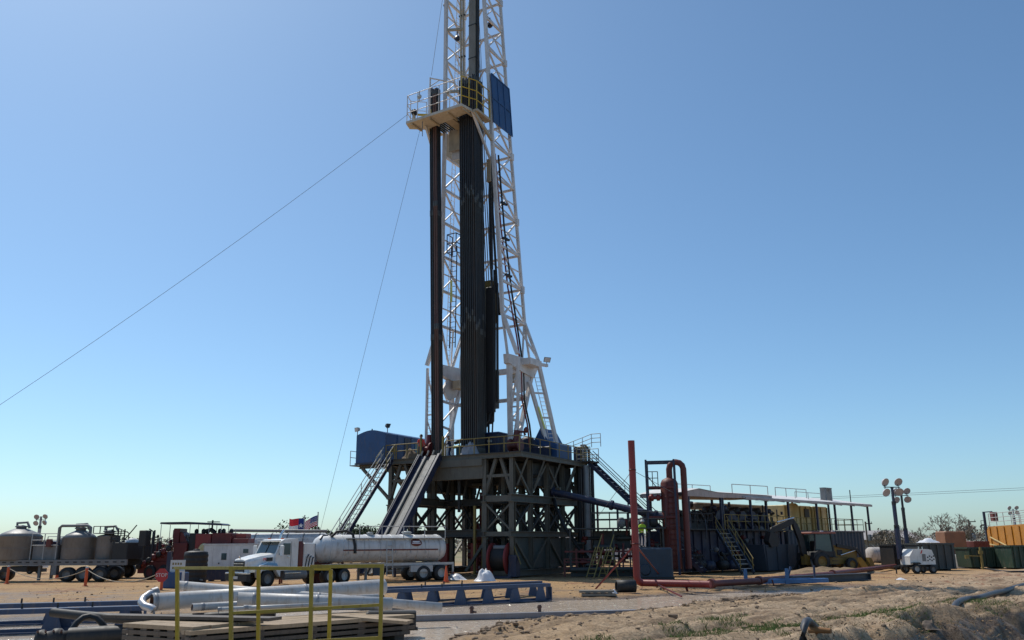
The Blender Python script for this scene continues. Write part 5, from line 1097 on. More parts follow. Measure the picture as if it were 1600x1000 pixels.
# ---- flags
def flag(name, label, u_pole, vtop, Y, wd, ht, kind, droop):
    p = at(u_pole, vtop, Y); t = thing(name, label, 'flag', V(p.x, p.y, 0))
    m = MB(); m.tube([(0, 0, 0), (0, 0, p.z+.1)], .05, 8); m.build('pole', GREYL, t); m = MB(); m.lathe([(.01, -.07), (.08, 0), (.01, .07)], 10, (0, 0, p.z+.16)); m.build('finial', GREYL, t)
    nx, nz = 26, 26; vs = []; fs = []; mi = []
    for j in range(nz+1):
        for i in range(nx+1):
            a, b = i/nx, j/nz; x = -a*wd*(1-.12*a); y = .16*math.sin(a*7.5+b*1.2)*a; z = p.z-.05-b*ht-droop*a**1.3+.07*math.sin(a*6+.5)*a
            vs.append((x, y, z))
    def col(a, b):
        if kind == 'star':
            if a < .36: return 2
            return 0 if b < .5 else 1
        if a < .42 and b < 7/13: return 2
        return 0 if int(b*13) % 2 == 0 else 1
    m = MB()
    for j in range(nz):
        for i in range(nx):
            m.cur = col((i+.5)/nx, (j+.5)/nz); k = j*(nx+1)+i; fs.append((k, k+1, k+nx+2, k+nx+1)); mi.append(m.cur)
    m.add(vs, fs, True); m.mi = mi; cl = m.build('cloth', [FLR, FLW, FLB], t)
    def star(cx, cz, r):
        pts = []
        for k in range(10): a = R(90+36*k); q = r if k % 2 == 0 else r*.4; pts.append((cx+q*math.cos(a), cz+q*math.sin(a)))
        s = MB(); s.prism(pts, -.10, -.085, 'XZ'); s.build('star', FLW, cl)
    if kind == 'star': star(-wd*.17, p.z-.05-ht*.5-.02, .23)
    else:
        for j in range(4):
            for i in range(5): star(-wd*(.05+.075*i), p.z-.12-ht*(.06+.12*j)-droop*(.03+.075*i), .042)
flag('state_flag', 'red white and blue one-star flag flying above the truck', 476, 809, 74, 1.5, 1.15, 'star', .02)
flag('national_flag', 'stars and stripes flag on the pole right of the one-star flag', 497, 804, 74, 1.55, .85, 'us', .75)

# ================================================================== RIGHT SIDE
# ---- flare line: red upright, elbow and long run on the ground
B_ = on(996, 922); 
t = thing('red_flare_pipe', 'tall upright red pipe bending into the long red line on the ground', 'pipe', V(B_.x, B_.y, 0))
m = MB(); m.tube([(0, 0, 7.35), (0, 0, .68)]+[(.30-.30*math.cos(a), .10*(1-math.cos(a)), .68-.35*math.sin(a)) for a in [k*math.pi/2/6 for k in range(1, 7)]], .175, 16); m.build('upright', RED, t)
for z in (5.85, 2.2): m = MB(); m.lathe([(.178, -.04), (.19, -.04), (.19, .04), (.178, .04)], 16, (0, 0, z)); m.build('collar', REDD, t)
e1 = on(1110, 913, .33)-V(B_.x, B_.y, 0); m = MB(); m.tube([(.29, .10, .33), e1], .165, 14); m.build('ground_run', RED, t)
for a, b, nm in (((1112, 912), (1185, 908), 'ground_run'), ((1186, 907), (1300, 897), 'ground_run'), ((1301, 896), (1402, 884), 'ground_run')):
    q0 = on(*a, .30)-V(B_.x, B_.y, 0); q1 = on(*b, .28)-V(B_.x, B_.y, 0); m = MB(); m.tube([q0, q1], .16, 12); m.build(nm, REDB, t); m = MB(); dd = (q1-q0).normalized(); m.tube([q0-dd*.12, q0+dd*.12], .23, 14); m.build('coupling', REDB, t)
for k in (.25, .62): c = V(.55, .18, 0).lerp(e1, k); beam(t, 'pipe_stand', REDD, V(c.x, c.y-.3, 0), V(c.x, c.y+.25, .32), .09)
beam(t, 'stay', RED, (-.05, -.05, 2.15), tuple(on(930, 921)-V(B_.x, B_.y, 0)), .07); beam(t, 'stay', RED, (.05, .0, 2.1), tuple(on(1034, 903)-V(B_.x, B_.y, 0)), .07)
beam(t, 'stay', REDD, (.9, -.1, .3), tuple(on(1065, 932)-V(B_.x, B_.y, 0)), .06)
for (u, v, Y) in ((925, 820, 60), (1052, 770, 61)):
    p = at(u, v, Y); o = MB().tube([V(B_.x, B_.y, 5.85), p], .014, 5).build('guy_wire', WIRE); tag(o, 'thin wire staying the red pipe to the ' + ('left' if u < 1000 else 'right'), 'wire')
c = on(977, 928); t = thing('black_pipe_section', 'short fat black plastic pipe lying behind the red elbow', 'pipe', V(c.x, c.y+.5, 0), R(8)); m = MB()
m.lathe([(.22, -.35), (.28, -.35), (.28, .55), (.22, .55)], 24, (0, 0, .31), 'X', closed=False); m.lathe([(.22, -.35), (.22, .55)], 24, (0, 0, .31), 'X', closed=False); m.build('pipe_wall', BLACK, t)
m = MB(); m.box(-.5, -.35, -.35, .35, -.02, .05); m.build('chock', WOODD, t)
def mat_stack(name, label, c, rz, L, Wd, layers, mat, bm_=.09, gap=.05, nplank=9):
    t = thing(name, label, 'mat', c, rz); r = random.Random(len(label)); z = 0
    for k in range(layers):
        ox, oy = r.uniform(-.12, .12), r.uniform(-.08, .08)
        for i in range(nplank):
            y0 = -Wd/2+i*Wd/nplank; j = r.uniform(-.03, .03)
            beam(t, 'plank', mat, (-L/2+ox+j, y0+oy+Wd/nplank/2, z+bm_*.5+r.uniform(-.006, .006)), (L/2+ox+j, y0+oy+Wd/nplank/2, z+bm_*.5+r.uniform(-.006, .006)), Wd/nplank*.9, bm_)
        z += bm_
        if k < layers-1:
            for i in range(4): x = -L/2+.25+i*(L-.5)/3; beam(t, 'cleat', WOODD, (x+ox, -Wd/2, z+gap/2), (x+ox, Wd/2, z+gap/2), .16, gap*.98)
            z += gap
    return t
c = on(932, 931); mat_stack('mat_pile', 'small pile of grey boards at the far edge of the water', V(c.x, c.y, .01), R(-4), 1.5, .8, 2, P('grey_board', (.25, .22, .18), .8, dirt=.3), .09, .05, 5)
crumple('white_bag', 'small white bag beside the grey board pile', 'bag', on(959, 928), .14, .12, .22, PLASTIC, 41, n=8)

# ---- red mud-gas separator with its frame
G = at(1052, 880, 62); t = thing('gas_separator', 'tall red gas separator vessel with gooseneck pipe and blue frame', 'separator', V(G.x, G.y, 0), R(-12))
m = MB(); m.lathe([(.58, .5), (.62, .6), (.62, 6.35), (.5, 6.6), (.2, 6.75), (.05, 6.78)], 26); m.build('vessel', REDB, t)
for z in (1.2, 3.3, 5.4): m = MB(); m.lathe([(.625, z-.04), (.65, z-.03), (.65, z+.03), (.625, z+.04)], 26, closed=False); m.build('band', REDB, t)
pts = [(.05, 0, 6.7), (.05, 0, 7.35)]+[(.55-.5*math.cos(a), 0, 7.35+.5*math.sin(a)) for a in [k*math.pi/6 for k in range(7)]][1:]+[(1.05, 0, .5)]
m = MB(); m.tube(pts, .22, 12); m.build('gooseneck', REDB, t)
for z in (5.6,): m = MB(); m.tube([(.6, 0, z), (1.05, 0, z)], .12, 8); m.build('link_pipe', DARK, t)
m = MB(); m.lathe([(.1, 0), (.24, .05), (.24, .3), (.1, .35), (.1, .5), (.22, .55), (.22, .75), (.1, .8)], 12, (-1.45, -.3, 5.35), 'X'); m.build('inlet_valve', RED, t); m = MB(); m.tube([(-1.5, -.3, 5.35), (-.5, -.1, 5.35)], .12, 8); m.build('inlet_pipe', RED, t)
ladder(t, REDD, (.12, -.68, .3), (.12, -.68, 6.4), (1, 0, 0), .55, .34, .035)
for x in (-1.55, .42):
    for y in (-.75, .75): beam(t, 'frame_post', BLUED, (x, y, .1), (x, y, 8.0 if y < 0 else 7.9), .14)
for z in (4.0, 6.05, 7.85): beam(t, 'frame_girt', BLUED if z > 7 else REDD, (-1.55, -.75, z), (.42, -.75, z), .1, .13); beam(t, 'frame_girt', BLUED, (-1.55, .75, z), (.42, .75, z), .1, .13)
m = MB(); m.box(-1.5, -.7, -.7, .7, 6.1, 6.14); m.build('platform', DARK, t); railing(t, DARK, [(-1.5, -.72, 6.15), (-.75, -.72, 6.15)], 1.0, .4, .03); beam(t, 'frame_brace', BLUED, (-1.5, -.75, 6.9), (-.9, -.75, 6.1), .06)
m = MB(); m.box(-1.95, -1.5, -.5, -.3, 4.25, 4.5); m.build('junction_box', DARK, t)

# ---- shaker tank line
A0 = V(12.3, 65.0, 0); B0 = V(34.6, 87.0, 0); ln = (B0-A0).length; ang = math.atan2(B0.y-A0.y, B0.x-A0.x)   # local x along the line away, -y towards the camera
def tl(name, label, cat, group=None): return thing(name, label, cat, A0, ang, group)
def mud_tanks():
    t = tl('mud_tank', 'long dark mud tank with yellow-railed walkway and stair under the first canopy', 'tank')
    m = MB(); m.bbox(.2, 15.5, 0, 2.8, .15, 3.15, .03); m.build('tank_body', BLUED, t)
    for k in range(14): beam(t, 'wall_rib', BLUED, (.6+k*1.1, -.05, .2), (.6+k*1.1, -.05, 3.1), .1)
    beam(t, 'top_walkway', DARK, (.0, -.35, 3.2), (15.5, -.35, 3.2), .9, .1); railing(t, YELD, [(5.0, -.75, 3.25), (15.2, -.75, 3.25)], 1.1, 1.05, .035); railing(t, DARK, [(.2, -.75, 3.25), (3.3, -.75, 3.25)], 1.1, 1.0, .03)
    stair(t, (4.2, -.9, 3.2), (2.4, -4.0, .1), .95, BLUEG, GREYL, YELD, 10, (1, -1), 1.0, .25)
    # front grey bin leaning on the tank
    t2 = tl('cuttings_bin', 'dull grey steel cuttings bin in front of the mud tank', 'bin'); m = MB(); m.prism([(7.6, .1), (12.6, .1), (12.9, 2.05), (7.3, 2.05)], -2.6, -.9, 'XZ'); m.build('bin_shell', BLUEG, t2)
    for k in range(4): beam(t2, 'rib', BLUEG, (7.7+k*1.6, -2.64, .15), (7.6+k*1.7, -2.64, 2.0), .1)
    # row of shakers / motors on top
    for k, x in enumerate((6.2, 8.1, 9.8, 11.4, 13.2)):
        s = tl('shale_shaker', ['first', 'second', 'third', 'fourth', 'fifth'][k]+' dark blue humped shale shaker from the red separator', 'shale shaker', 'shale shakers on the mud tank')
        m = MB(); m.prism([(x-.75, 3.16), (x+.75, 3.16), (x+.8, 3.9), (x+.45, 4.5), (x+.1, 4.75), (x-.35, 4.65), (x-.7, 4.1)], .4, 2.3, 'XZ'); m.build('basket', BLUED, s); m = MB(); m.lathe([(.1, -.5), (.34, -.45), (.34, .45), (.1, .5)], 14, (x-.1, 1.3, 4.75), 'Y'); m.build('motor', DARK, s); beam(s, 'feed_chute', DARK, (x-.2, .3, 4.0), (x+.3, -.1, 3.3), .5, .08)
    s = tl('desander', 'tangle of dark hoses and pipework on the near end of the mud tank', 'pipework')
    r = random.Random(8); m = MB(); m.bbox(1.2, 4.8, .6, 2.2, 3.16, 4.2, .08); m.build('manifold', DARK, s)
    for k in range(14):
        x = r.uniform(.9, 4.6); y = r.uniform(.3, 2); m = MB(); m.tube([(x, y, 3.7), (x+.2, y, 4.4+r.random()*.3), (x+r.uniform(.6, 1.2), y, 4.45+r.random()*.25), (x+r.uniform(1.2, 1.6), y, 3.8)], r.uniform(.06, .14), 7); m.build('hose', r.choice([DARK, BLACK, GREY]), s)
    # second tank, corrugated
    t = tl('corrugated_tank', 'blue-grey corrugated steel tank at the far end of the shaker line', 'tank')
    m = MB(); n = 44; poly = []
    for k in range(n): x = 16.0+k*(ln-16.0)/n; poly += [(x, 0 if k % 2 else -.09), (x+(ln-16)/n*.7, 0 if k % 2 else -.09)]
    poly += [(ln, 0), (ln, 2.8), (16, 2.8)]; m.prism(poly, .15, 3.1, 'XY'); m.build('shell', BLUEG, t)
    beam(t, 'top_rim', BLUEG, (16, -.06, 3.16), (ln, -.06, 3.16), .2, .12); railing(t, YELD, [(16.2, -.2, 3.22), (ln-.3, -.2, 3.22)], 1.1, 1.3, .03); railing(t, YELD, [(ln-.3, -.2, 3.22), (ln-.3, 2.7, 3.22)], 1.1, 1.0, .03)
    # canopies
    t = tl('shaker_canopy', 'pale peaked canopy roof over the near end of the shakers', 'canopy')
    m = MB(); m.add([(-.4, -.6, 5.85), (-.4, 3.2, 5.85), (1.9, -.6, 6.2), (1.9, 3.2, 6.35), (4.5, -.6, 6.0), (4.5, 3.2, 6.1), (12.5, -.8, 6.0), (12.5, 3.2, 6.15)]+[(-.4, -.6, 5.6), (-.4, 3.2, 5.6), (1.9, -.6, 5.62), (1.9, 3.2, 5.62), (4.5, -.6, 5.62), (4.5, 3.2, 5.62), (12.5, -.8, 5.8), (12.5, 3.2, 5.8)],
                    [(0,2,3,1),(2,4,5,3),(4,6,7,5),(8,9,11,10),(10,11,13,12),(12,13,15,14),(0,8,10,2),(2,10,12,4),(4,12,14,6),(1,3,11,9),(3,5,13,11),(5,7,15,13),(0,1,9,8),(6,14,15,7)]); m.build('roof_sheet', CANU, t)
    m = MB(); m.add([(-.45, -.65, 5.87), (1.9, -.65, 6.23), (4.5, -.65, 6.03), (12.6, -.85, 6.03), (12.6, 3.3, 6.2), (4.5, 3.3, 6.14), (1.9, 3.3, 6.4), (-.45, 3.3, 5.89)], [(0,1,6,7),(1,2,5,6),(2,3,4,5)]); m.build('roof_skin', CANVAS, t)
    for x in (.6, 5.0, 5.25, 11.9):
        for y in (-.5, 3.0): beam(t, 'post', BLUED, (x, y, 3.2), (x, y, 5.62), .16)
    railing(t, GREYL, [(3.2, 2.6, 6.1), (8.5, 2.6, 6.15)], .7, 2.6, .035, ()); railing(t, GREYL, [(6.8, -.5, 6.05), (12.4, -.5, 6.1)], .7, 2.8, .035, ())
    t = tl('long_canopy', 'long white sloping canopy roof over the far tanks', 'canopy')
    m = MB(); m.prism([(-.9, 5.66), (-.9, 5.80), (3.4, 6.5), (3.4, 6.36)], 8.0, ln+.4, 'YZ'); m.build('roof_slab', CANVAS, t)
    beam(t, 'fascia', CANU, (8.0, -.95, 5.66), (ln+.45, -.95, 5.66), .08, .2)
    for k in range(9): x = 9.0+k*(ln-9.5)/8; beam(t, 'rafter', CANU, (x, -.85, 5.58), (x, 3.3, 6.26), .1, .14)
    for x in (9.0, 15.2, 20.4, 24.0, 27.5, ln-.2): beam(t, 'post', BLUED, (x, -.75, 3.25), (x, -.75, 5.66), .16)
    for x in (9.4, 18.4, ln-.5): beam(t, 'post', BLUED, (x, 3.1, 3.2), (x, 3.1, 6.0), .16)
    railing(t, GREYL, [(13.5, -.6, 6.0), (19.0, -.6, 6.02)], .75, 1.9, .035, ()); railing(t, GREYL, [(20.0, 1.0, 6.1), (25.0, 1.0, 6.1)], .6, 2.5, .035, ())
    for x in (25.6, 26.7): m = MB(); m.box(x, x+.35, .8, 1.3, 6.05, 7.25); m.build('roof_duct', GREY, t)
    m = MB(); m.box(25.55, 27.1, .8, 1.3, 7.2, 7.3); m.build('roof_duct', GREY, t); rod(t, 'roof_pole', DARK, (ln-1.2, .4, 3.2), (ln-1.2, .4, 7.2), .05)
    # pale belly tank under the canopy and yellow upright tanks behind
    t = tl('overhead_trough', 'tan trough hanging under the canopy behind the shakers', 'trough'); m = MB(); m.bbox(7.2, 18.5, 3.2, 4.4, 4.95, 5.5, .1); m.build('shell', P('trough_tan', (.40, .35, .28), .6, dirt=.35), t); m = MB(); m.tube([(6.5, 3.8, 5.3), (7.4, 3.8, 5.3)], .3, 10); m.build('end_valve', DARK, t)
    for x in (7.6, 12.0, 17.5): beam(t, 'leg', BLUED, (x, 3.8, 3.0), (x, 3.8, 4.85), .14)
    for k, (x, wd, lab) in enumerate(((21.6, 1.2, 'slim round cream tank at the left of the yellow tanks'), (24.0, 2.4, 'cream-yellow box tank in the middle of the far tank row'), (27.0, 2.6, 'cream-yellow box tank with dark opening in the far tank row'), (30.2, 3.0, 'rightmost cream-yellow box tank of the far tank row'))):
        t = tl('yellow_tank', lab, 'tank', 'cream-yellow tanks behind the canopy'); m = MB()
        if k == 0: m.lathe([(.5, .1), (.5, 5.6), (.3, 5.75)], 20, (x, 2.2, 0)); m.build('shell', CREAM, t); m = MB(); m.tube([(x, 2.2, 5.7), (x, 2.2, 6.0)], .1, 8); m.build('vent', CREAM, t)
        else:
            m.bbox(x-wd/2, x+wd/2, 3.7, 6.2, .1, 5.7, .06); m.build('shell', CREAM, t)
            for q in (-.5, .0, .5): beam(t, 'rib', YELD, (x+q*wd*.9, 3.66, .2), (x+q*wd*.9, 3.66, 5.6), .1)
            if k == 2: m = MB(); m.box(x-.3, x+.6, 3.6, 3.7, 4.6, 5.4); m.build('opening', DARK, t)
mud_tanks()
def tank_clutter():
    r = random.Random(19)
    t = tl('suction_pipework', 'tangle of dark pumps, hoses and valves along the foot of the mud tank', 'pipework')
    for k in range(5):
        x = 1.2+k*1.5+r.uniform(-.2, .2); m = MB(); m.lathe([(.1, -.5), (.32, -.45), (.36, 0), (.3, .4), (.15, .5)], 14, (x, -.75, .55+r.random()*.2), 'X'); m.build('pump', r.choice([DARK, BLUED, DARK]), t)
    for k in range(46):
        x = r.uniform(.3, 15); z = r.uniform(.3, 2.9); y = -r.uniform(.12, .8); L = r.uniform(.4, 2.2); d = r.choice([V(1, 0, 0), V(0, 0, 1), V(.6, 0, -.5), V(.3, -.2, -.8)])
        m = MB(); m.tube([V(x, y, z), V(x, y, z)+d*L*.35+V(0, -.06, 0), V(x, y, z)+d*L*.7], r.choice([.05, .08, .12]), 7); m.build('hose', r.choice([DARK, BLACK, DARK, BLUEG]), t)
        if k % 3 == 0: m = MB(); m.lathe([(.05, -.14), (.18, -.12), (.18, .12), (.05, .14)], 10, (x, y, z), r.choice('XYZ')); m.build('valve', r.choice([DARK, REDD, GREY]), t)
    for k in range(9): x = 5.5+k*1.1; beam(t, 'hanging_cable', DARK, (x, -.8, 3.2), (x+r.uniform(-.5, .5), -.85, 1.6+r.random()), .04)
    t = tl('deck_pipework', 'dark pipes, motors and rails crowding the tank deck among the shakers', 'pipework')
    for k in range(40):
        x = r.uniform(5.2, 16.5); z = r.uniform(3.3, 5.0); y = r.uniform(-.2, 2.6); L = r.uniform(.4, 1.6); d = r.choice([V(1, 0, 0), V(0, 0, 1), V(0, 0, 1), V(.7, 0, .4)])
        m = MB(); m.tube([V(x, y, z), V(x, y, min(z, 4.4))+d*L*.6], r.choice([.04, .07, .11]), 6); m.build('pipe', r.choice([DARK, BLACK, BLUED, GREY]), t)
        if k % 2 == 0: m = MB(); m.lathe([(.06, -.2), (.2, -.16), (.2, .16), (.06, .2)], 10, (x, y, z), r.choice('XYZ')); m.build('motor', r.choice([DARK, BLUED, GREY]), t)
tank_clutter()

# ---- choke manifold area between the rig and the separator
def choke_area():
    c = at(960, 885, 62); c.z = 0
    t = thing('choke_manifold', 'dark choke manifold skid with red frames and valves', 'manifold', c, R(-6)); r = random.Random(2)
    for y in (-1, 1): beam(t, 'skid_beam', SUBD, (-3, y, .2), (3.4, y, .2), .25, .3)
    for k in range(40):
        x = r.uniform(-2.6, 3.0); y = r.uniform(-1.0, 1.0); z = r.uniform(.5, 2.7); L = r.uniform(.4, 1.6); d = r.choice([V(1, 0, 0), V(0, 0, 1), V(0, 1, 0), V(1, 0, 0)])
        m = MB(); m.tube([V(x, y, z), V(x, y, z)+d*L*.8], r.choice([.08, .11, .15]), 8); m.build('pipe', r.choice([DARK, DARK, SUBD, REDD]), t)
        if k % 2 == 0: m = MB(); m.lathe([(.05, -.14), (.2, -.12), (.2, .12), (.05, .14)], 10, (x, y, z), r.choice('XYZ')); m.build('valve', r.choice([DARK, REDB, REDD]), t)
    for x in (-2.6, -1.0, .6): beam(t, 'red_frame_post', REDD, (x, -1.1, .3), (x, -1.1, 1.9), .12)
    beam(t, 'red_frame_rail', REDD, (-3.4, -1.1, 1.7), (1.0, -1.1, 1.7), .12); beam(t, 'red_frame_rail', REDD, (-3.4, -1.1, 1.0), (1.0, -1.1, 1.0), .1)
    m = MB(); m.bbox(-1.4, 1.2, .2, 1.2, 1.9, 3.1); m.build('control_box', SUBD, t)
    m = MB(); m.box(-3.2, 3.6, -1.2, 1.2, 3.2, 3.28); m.build('upper_deck', SUBD, t)
    for x in (-3, 0, 3.4):
        for y in (-1.1, 1.1): beam(t, 'deck_post', SUBD, (x, y, .3), (x, y, 3.2), .12)
    railing(t, DARK, [(-1.5, -1.15, 3.28), (3.6, -1.15, 3.28)], 1.05, 1.2, .035); railing(t, DARK, [(-1.5, 1.15, 3.28), (3.6, 1.15, 3.28)], 1.05, 1.2, .035)
    for k in range(4): m = MB(); m.lathe([(.1, 0), (.3, .1), (.3, .5), (.15, .7)], 10, (.6+k*.75, r.uniform(-.6, .8), 3.3)); m.build('accumulator', DARK if k % 2 else GREY, t)
    m = MB(); m.tube([(-3.0, -1.3, .5), (3.4, -1.3, .55)], .16, 10); m.build('pipe', SUBD, t)
    t = thing('blue_grey_tank', 'blunt blue-grey tank to the right of the tall red pipe', 'tank', at(1022, 893, 57).xy.to_3d(), R(-8))
    m = MB(); m.bbox(-1.15, 1.2, -.6, .8, .15, 1.95, .1); m.build('shell', BLUEG, t); m = MB(); m.box(-1.2, 1.25, -.65, .85, 0, .14); m.build('skid', DARK, t); m = MB(); m.lathe([(.3, -.05), (.36, 0), (.1, .05)], 16, (-.55, -.62, .6), 'Y'); m.build('end_cover', BLUEG, t)
    for x in (-.7, .3): rod(t, 'lifting_lug', DARK, (x, 0, 1.95), (x, 0, 2.1), .05)
    for k, (u, lab) in enumerate(((932, 'left dull yellow step ladder on the choke skid'), (951, 'right dull yellow step ladder on the choke skid'))):
        p = at(u, 898, 58.6); t = thing('step_ladder', lab, 'ladder', V(p.x, p.y, 0), R(-15), 'yellow step ladders')
        ladder(t, YELD, (-.4, -.2, .05), (.15, .6, 2.0), (1, -.5, 0), .6, .28, .04); rod(t, 'handrail', YELD, (-.15, -.5, .9), (.4, .3, 2.8), .035); rod(t, 'rear_leg', YELD, (.5, .9, .05), (.15, .6, 2.0), .04)
    # stacked red rails at left
    t = thing('red_pipe_frame', 'low red tube frame at the right foot of the substructure', 'frame', at(905, 895, 61.5).xy.to_3d(), R(-10))
    for x in (-1.0, 0.9): beam(t, 'post', REDB, (x, 0, 0), (x, 0, 1.25), .12)
    for z in (.55, 1.2): beam(t, 'rail', REDB, (-1.0, 0, z), (1.6, .1, z), .1)
choke_area()

# ---- white trailers far behind, seen under the stair
for u, wd, Y, lab in ((948, 6.0, 92, 'long white trailer far behind the right stair'), (905, 4.5, 100, 'white trailer showing right of the substructure legs'), (1000, 4.0, 104, 'low white tank trailer far behind the red pipe')):
    p = at(u, 880, Y); t = thing('far_trailer', lab, 'trailer', V(p.x, p.y, 0), R(4)); m = MB(); m.bbox(-wd/2, wd/2, 0, 2.5, .6, 3.0, .08); m.build('body', OFFW, t); m = MB(); m.box(-wd/2-.05, wd/2+.05, -.05, 2.55, 3.0, 3.1); m.build('roof', CANVAS, t)
    for x in (-wd*.3, wd*.3): m = MB(); m.box(x-.4, x+.4, -.03, 0, 1.6, 2.3); m.build('window', GLASS, t)
    for x in (-.5, .6): wheel(t, BLACK, GREY, (x, .3, .42), .42, .3)

# ---- backhoe loader
def backhoe():
    p = at(1288, 890, 70.5); t = thing('backhoe_loader', 'yellow backhoe loader with folded digger arm beside the tanks', 'backhoe', V(p.x, p.y, gz(p.x, p.y)), R(18))
    def pr(nm, mat, poly, y0, y1): m = MB(); m.prism(poly, y0, y1, 'XZ'); return m.build(nm, mat, t)
    for s in (-1, 1): wheel(t, BLACK, CATY, (-.9, s*.85, .74), .74, .5); wheel(t, BLACK, CATY, (1.95, s*.85, .5), .5, .36)
    pr('chassis', CATY, [(-1.5, .55), (2.9, .5), (2.9, .95), (1.0, 1.1), (-1.5, 1.1)], -.45, .45)
    pr('engine_hood', CATY, [(.55, 1.05), (2.85, .95), (2.9, 1.5), (2.6, 1.75), (.55, 2.0)], -.45, .45); m = MB(); m.box(2.86, 2.93, -.4, .4, .95, 1.45); m.build('grille', DARK, t)
    m = MB(); m.bbox(1.0, 1.5, -.5, -.46, 1.2, 1.6, .02); m.build('hood_vent', DARK, t)
    # cab: posts, roof, glass
    for x, xt in ((-1.3, -1.15), (.5, .3)):
        for y in (-.75, .75): beam(t, 'cab_post', DARK, (x, y, 1.1), (xt, y, 2.85), .1)
    m = MB(); m.bbox(-1.55, .75, -.9, .9, 2.85, 3.0, .05); m.build('cab_roof', P('roof_red_brown', (.30, .09, .06), .5), t)
    m = MB(); m.box(-1.25, .45, -.74, -.72, 1.2, 2.8); m.build('cab_glass', GLASS, t); m = MB(); m.box(-1.25, .45, .72, .74, 1.2, 2.8); m.build('cab_glass', GLASS, t)
    pr('cab_base', DARK, [(-1.5, 1.05), (.6, 1.05), (.6, 1.5), (-1.2, 1.5)], -.78, .78); m = MB(); m.bbox(-.9, -.3, -.35, .35, 1.5, 2.3); m.build('seat', BLACK, t)
    for s in (-1, 1):
        pr('rear_wing', DARK, [(-1.7, .9), (-1.6, 1.4), (-1.0, 1.65), (-.3, 1.45), (-.15, 1.1), (-.3, 1.2), (-.9, 1.5), (-1.5, 1.2)], s*.6, s*1.08)
        beam(t, 'loader_arm', DARK, (.9, s*.62, 1.95), (2.7, s*.62, 1.65), .14, .24); beam(t, 'loader_arm', DARK, (2.7, s*.62, 1.68), (3.75, s*.62, .55), .14, .22); rod(t, 'loader_ram', CHROME, (1.2, s*.62, 1.2), (2.6, s*.62, 1.55), .05)
    pr('loader_bucket', CATY, [(3.55, .05), (4.6, .02), (4.65, .1), (4.0, .3), (3.75, .95), (3.5, 1.0)], -1.1, 1.1)
    for k in range(6): beam(t, 'bucket_tooth', DARK, (4.5, -1.0+k*.4, .06), (4.8, -1.0+k*.4, .05), .08, .05)
    # digger: swing post, boom up and over, stick, bucket
    pr('swing_post', CATY, [(-1.9, .5), (-1.4, .5), (-1.4, 1.2), (-1.9, 1.3)], -.25, .25)
    pr('boom', DARK, [(-1.75, .9), (-1.5, 1.0), (-1.75, 2.5), (-2.2, 3.6), (-2.55, 3.9), (-2.6, 3.5), (-2.2, 2.4), (-2.0, 1.3)], -.14, .14)
    M = Matrix(((0, 0, 0, -1.9), (0, 0, -1, -.15), (0, 1, 0, 1.85), (0, 0, 0, 1)))
    pr('stick', CATY if False else DARK, [(-2.3, 3.75), (-2.55, 4.05), (-4.6, 3.35), (-4.95, 3.0), (-4.7, 2.9), (-3.6, 3.2)], -.12, .12)
    rod(t, 'stick_ram', CHROME, (-2.4, 0, 4.1), (-4.0, 0, 3.75), .06); rod(t, 'boom_ram', CHROME, (-1.7, .2, 1.1), (-2.1, .2, 2.6), .06)
    pr('digger_bucket', DARK, [(-4.9, 3.0), (-4.4, 2.9), (-4.1, 2.3), (-4.35, 1.9), (-4.9, 1.85), (-5.15, 2.3)], -.35, .35)
    for s in (-1, 1): beam(t, 'stabiliser', DARK, (-1.7, s*.7, .9), (-1.9, s*1.25, .05), .14)
    for s in (-1, 1): m = MB(); m.box(.5, .72, s*.7-.08, s*.7+.08, 3.0, 3.12); m.build('work_light', LAMP, t)
    for k in range(3): beam(t, 'step', DARK, (.15, -.95, .5+.28*k), (.6, -.95, .5+.28*k), .2, .04)
backhoe()
c = on(1262, 897); o = crumple('rubble_heap', 'low heap of yellow clay and rubble in front of the backhoe', 'rubble', V(c.x+2.0, c.y+1.2, 0), 4.2, 1.2, .55, P('rubble_clay', (.30, .20, .11), .9, vary=.4, dirt=.4, scale=3), 52, n=34)

# ---- light towers
def lamp4(t, z, s=1.0, face=-1):
    s *= .84
    beam(t, 'lamp_bar', DARK, (-.75*s, 0, z), (.75*s, 0, z), .07*s, .07*s)
    for i, (x, dz, tilt) in enumerate(((-.62, .42, .25), (.62, .46, -.1), (-.62, -.42, .1), (.62, -.36, -.5))):
        a = V(tilt*.7, face, -.55+.2*tilt).normalized(); c = V(x*s, 0, z+dz*s); m = MB(); q = a.to_track_quat('Z', 'Y').to_matrix()
        m.lathe([(.06*s, -.22*s), (.16*s, -.2*s), (.34*s, .02*s), (.36*s, .1*s)], 18, closed=False); m.v = [tuple(c+q @ Vector(v)) for v in m.v]; h = m.build('lamp_shade', LAMP, t)
        m = MB(); m.lathe([(.01, .06*s), (.34*s, .07*s)], 18, closed=False); m.v = [tuple(c+q @ Vector(v)) for v in m.v]; m.build('lens', P('lamp_lens', (.42, .38, .38), .15, dirt=.05), h)
        rod(t, 'lamp_bracket', DARK, (x*s, 0, z), c-a*.2*s, .03*s)
def mast_pole(t, z0, z1, x=0, y=0, mat=GALV):
    zz = [z0+(z1-z0)*k for k in (0, .45, .78, 1)]
    for k in range(3): beam(t, 'mast_section', mat if k else BLUED, (x, y, zz[k]), (x, y, zz[k+1]), .26-.06*k)
    for k in (1, 2): beam(t, 'mast_collar', DARK, (x, y, zz[k]-.15), (x, y, zz[k]+.1), .3-.04*k)
c = on(1436, 896); c.z = gz(c.x, c.y)
t = thing('light_tower', 'tall light tower on a white generator trailer in the mud', 'light tower', c, R(12))
prof = [(-1.0, .62), (1.05, .62), (1.05, 1.05), (.85, 1.62), (.55, 1.68), (-.65, 1.68), (-1.0, 1.2)]
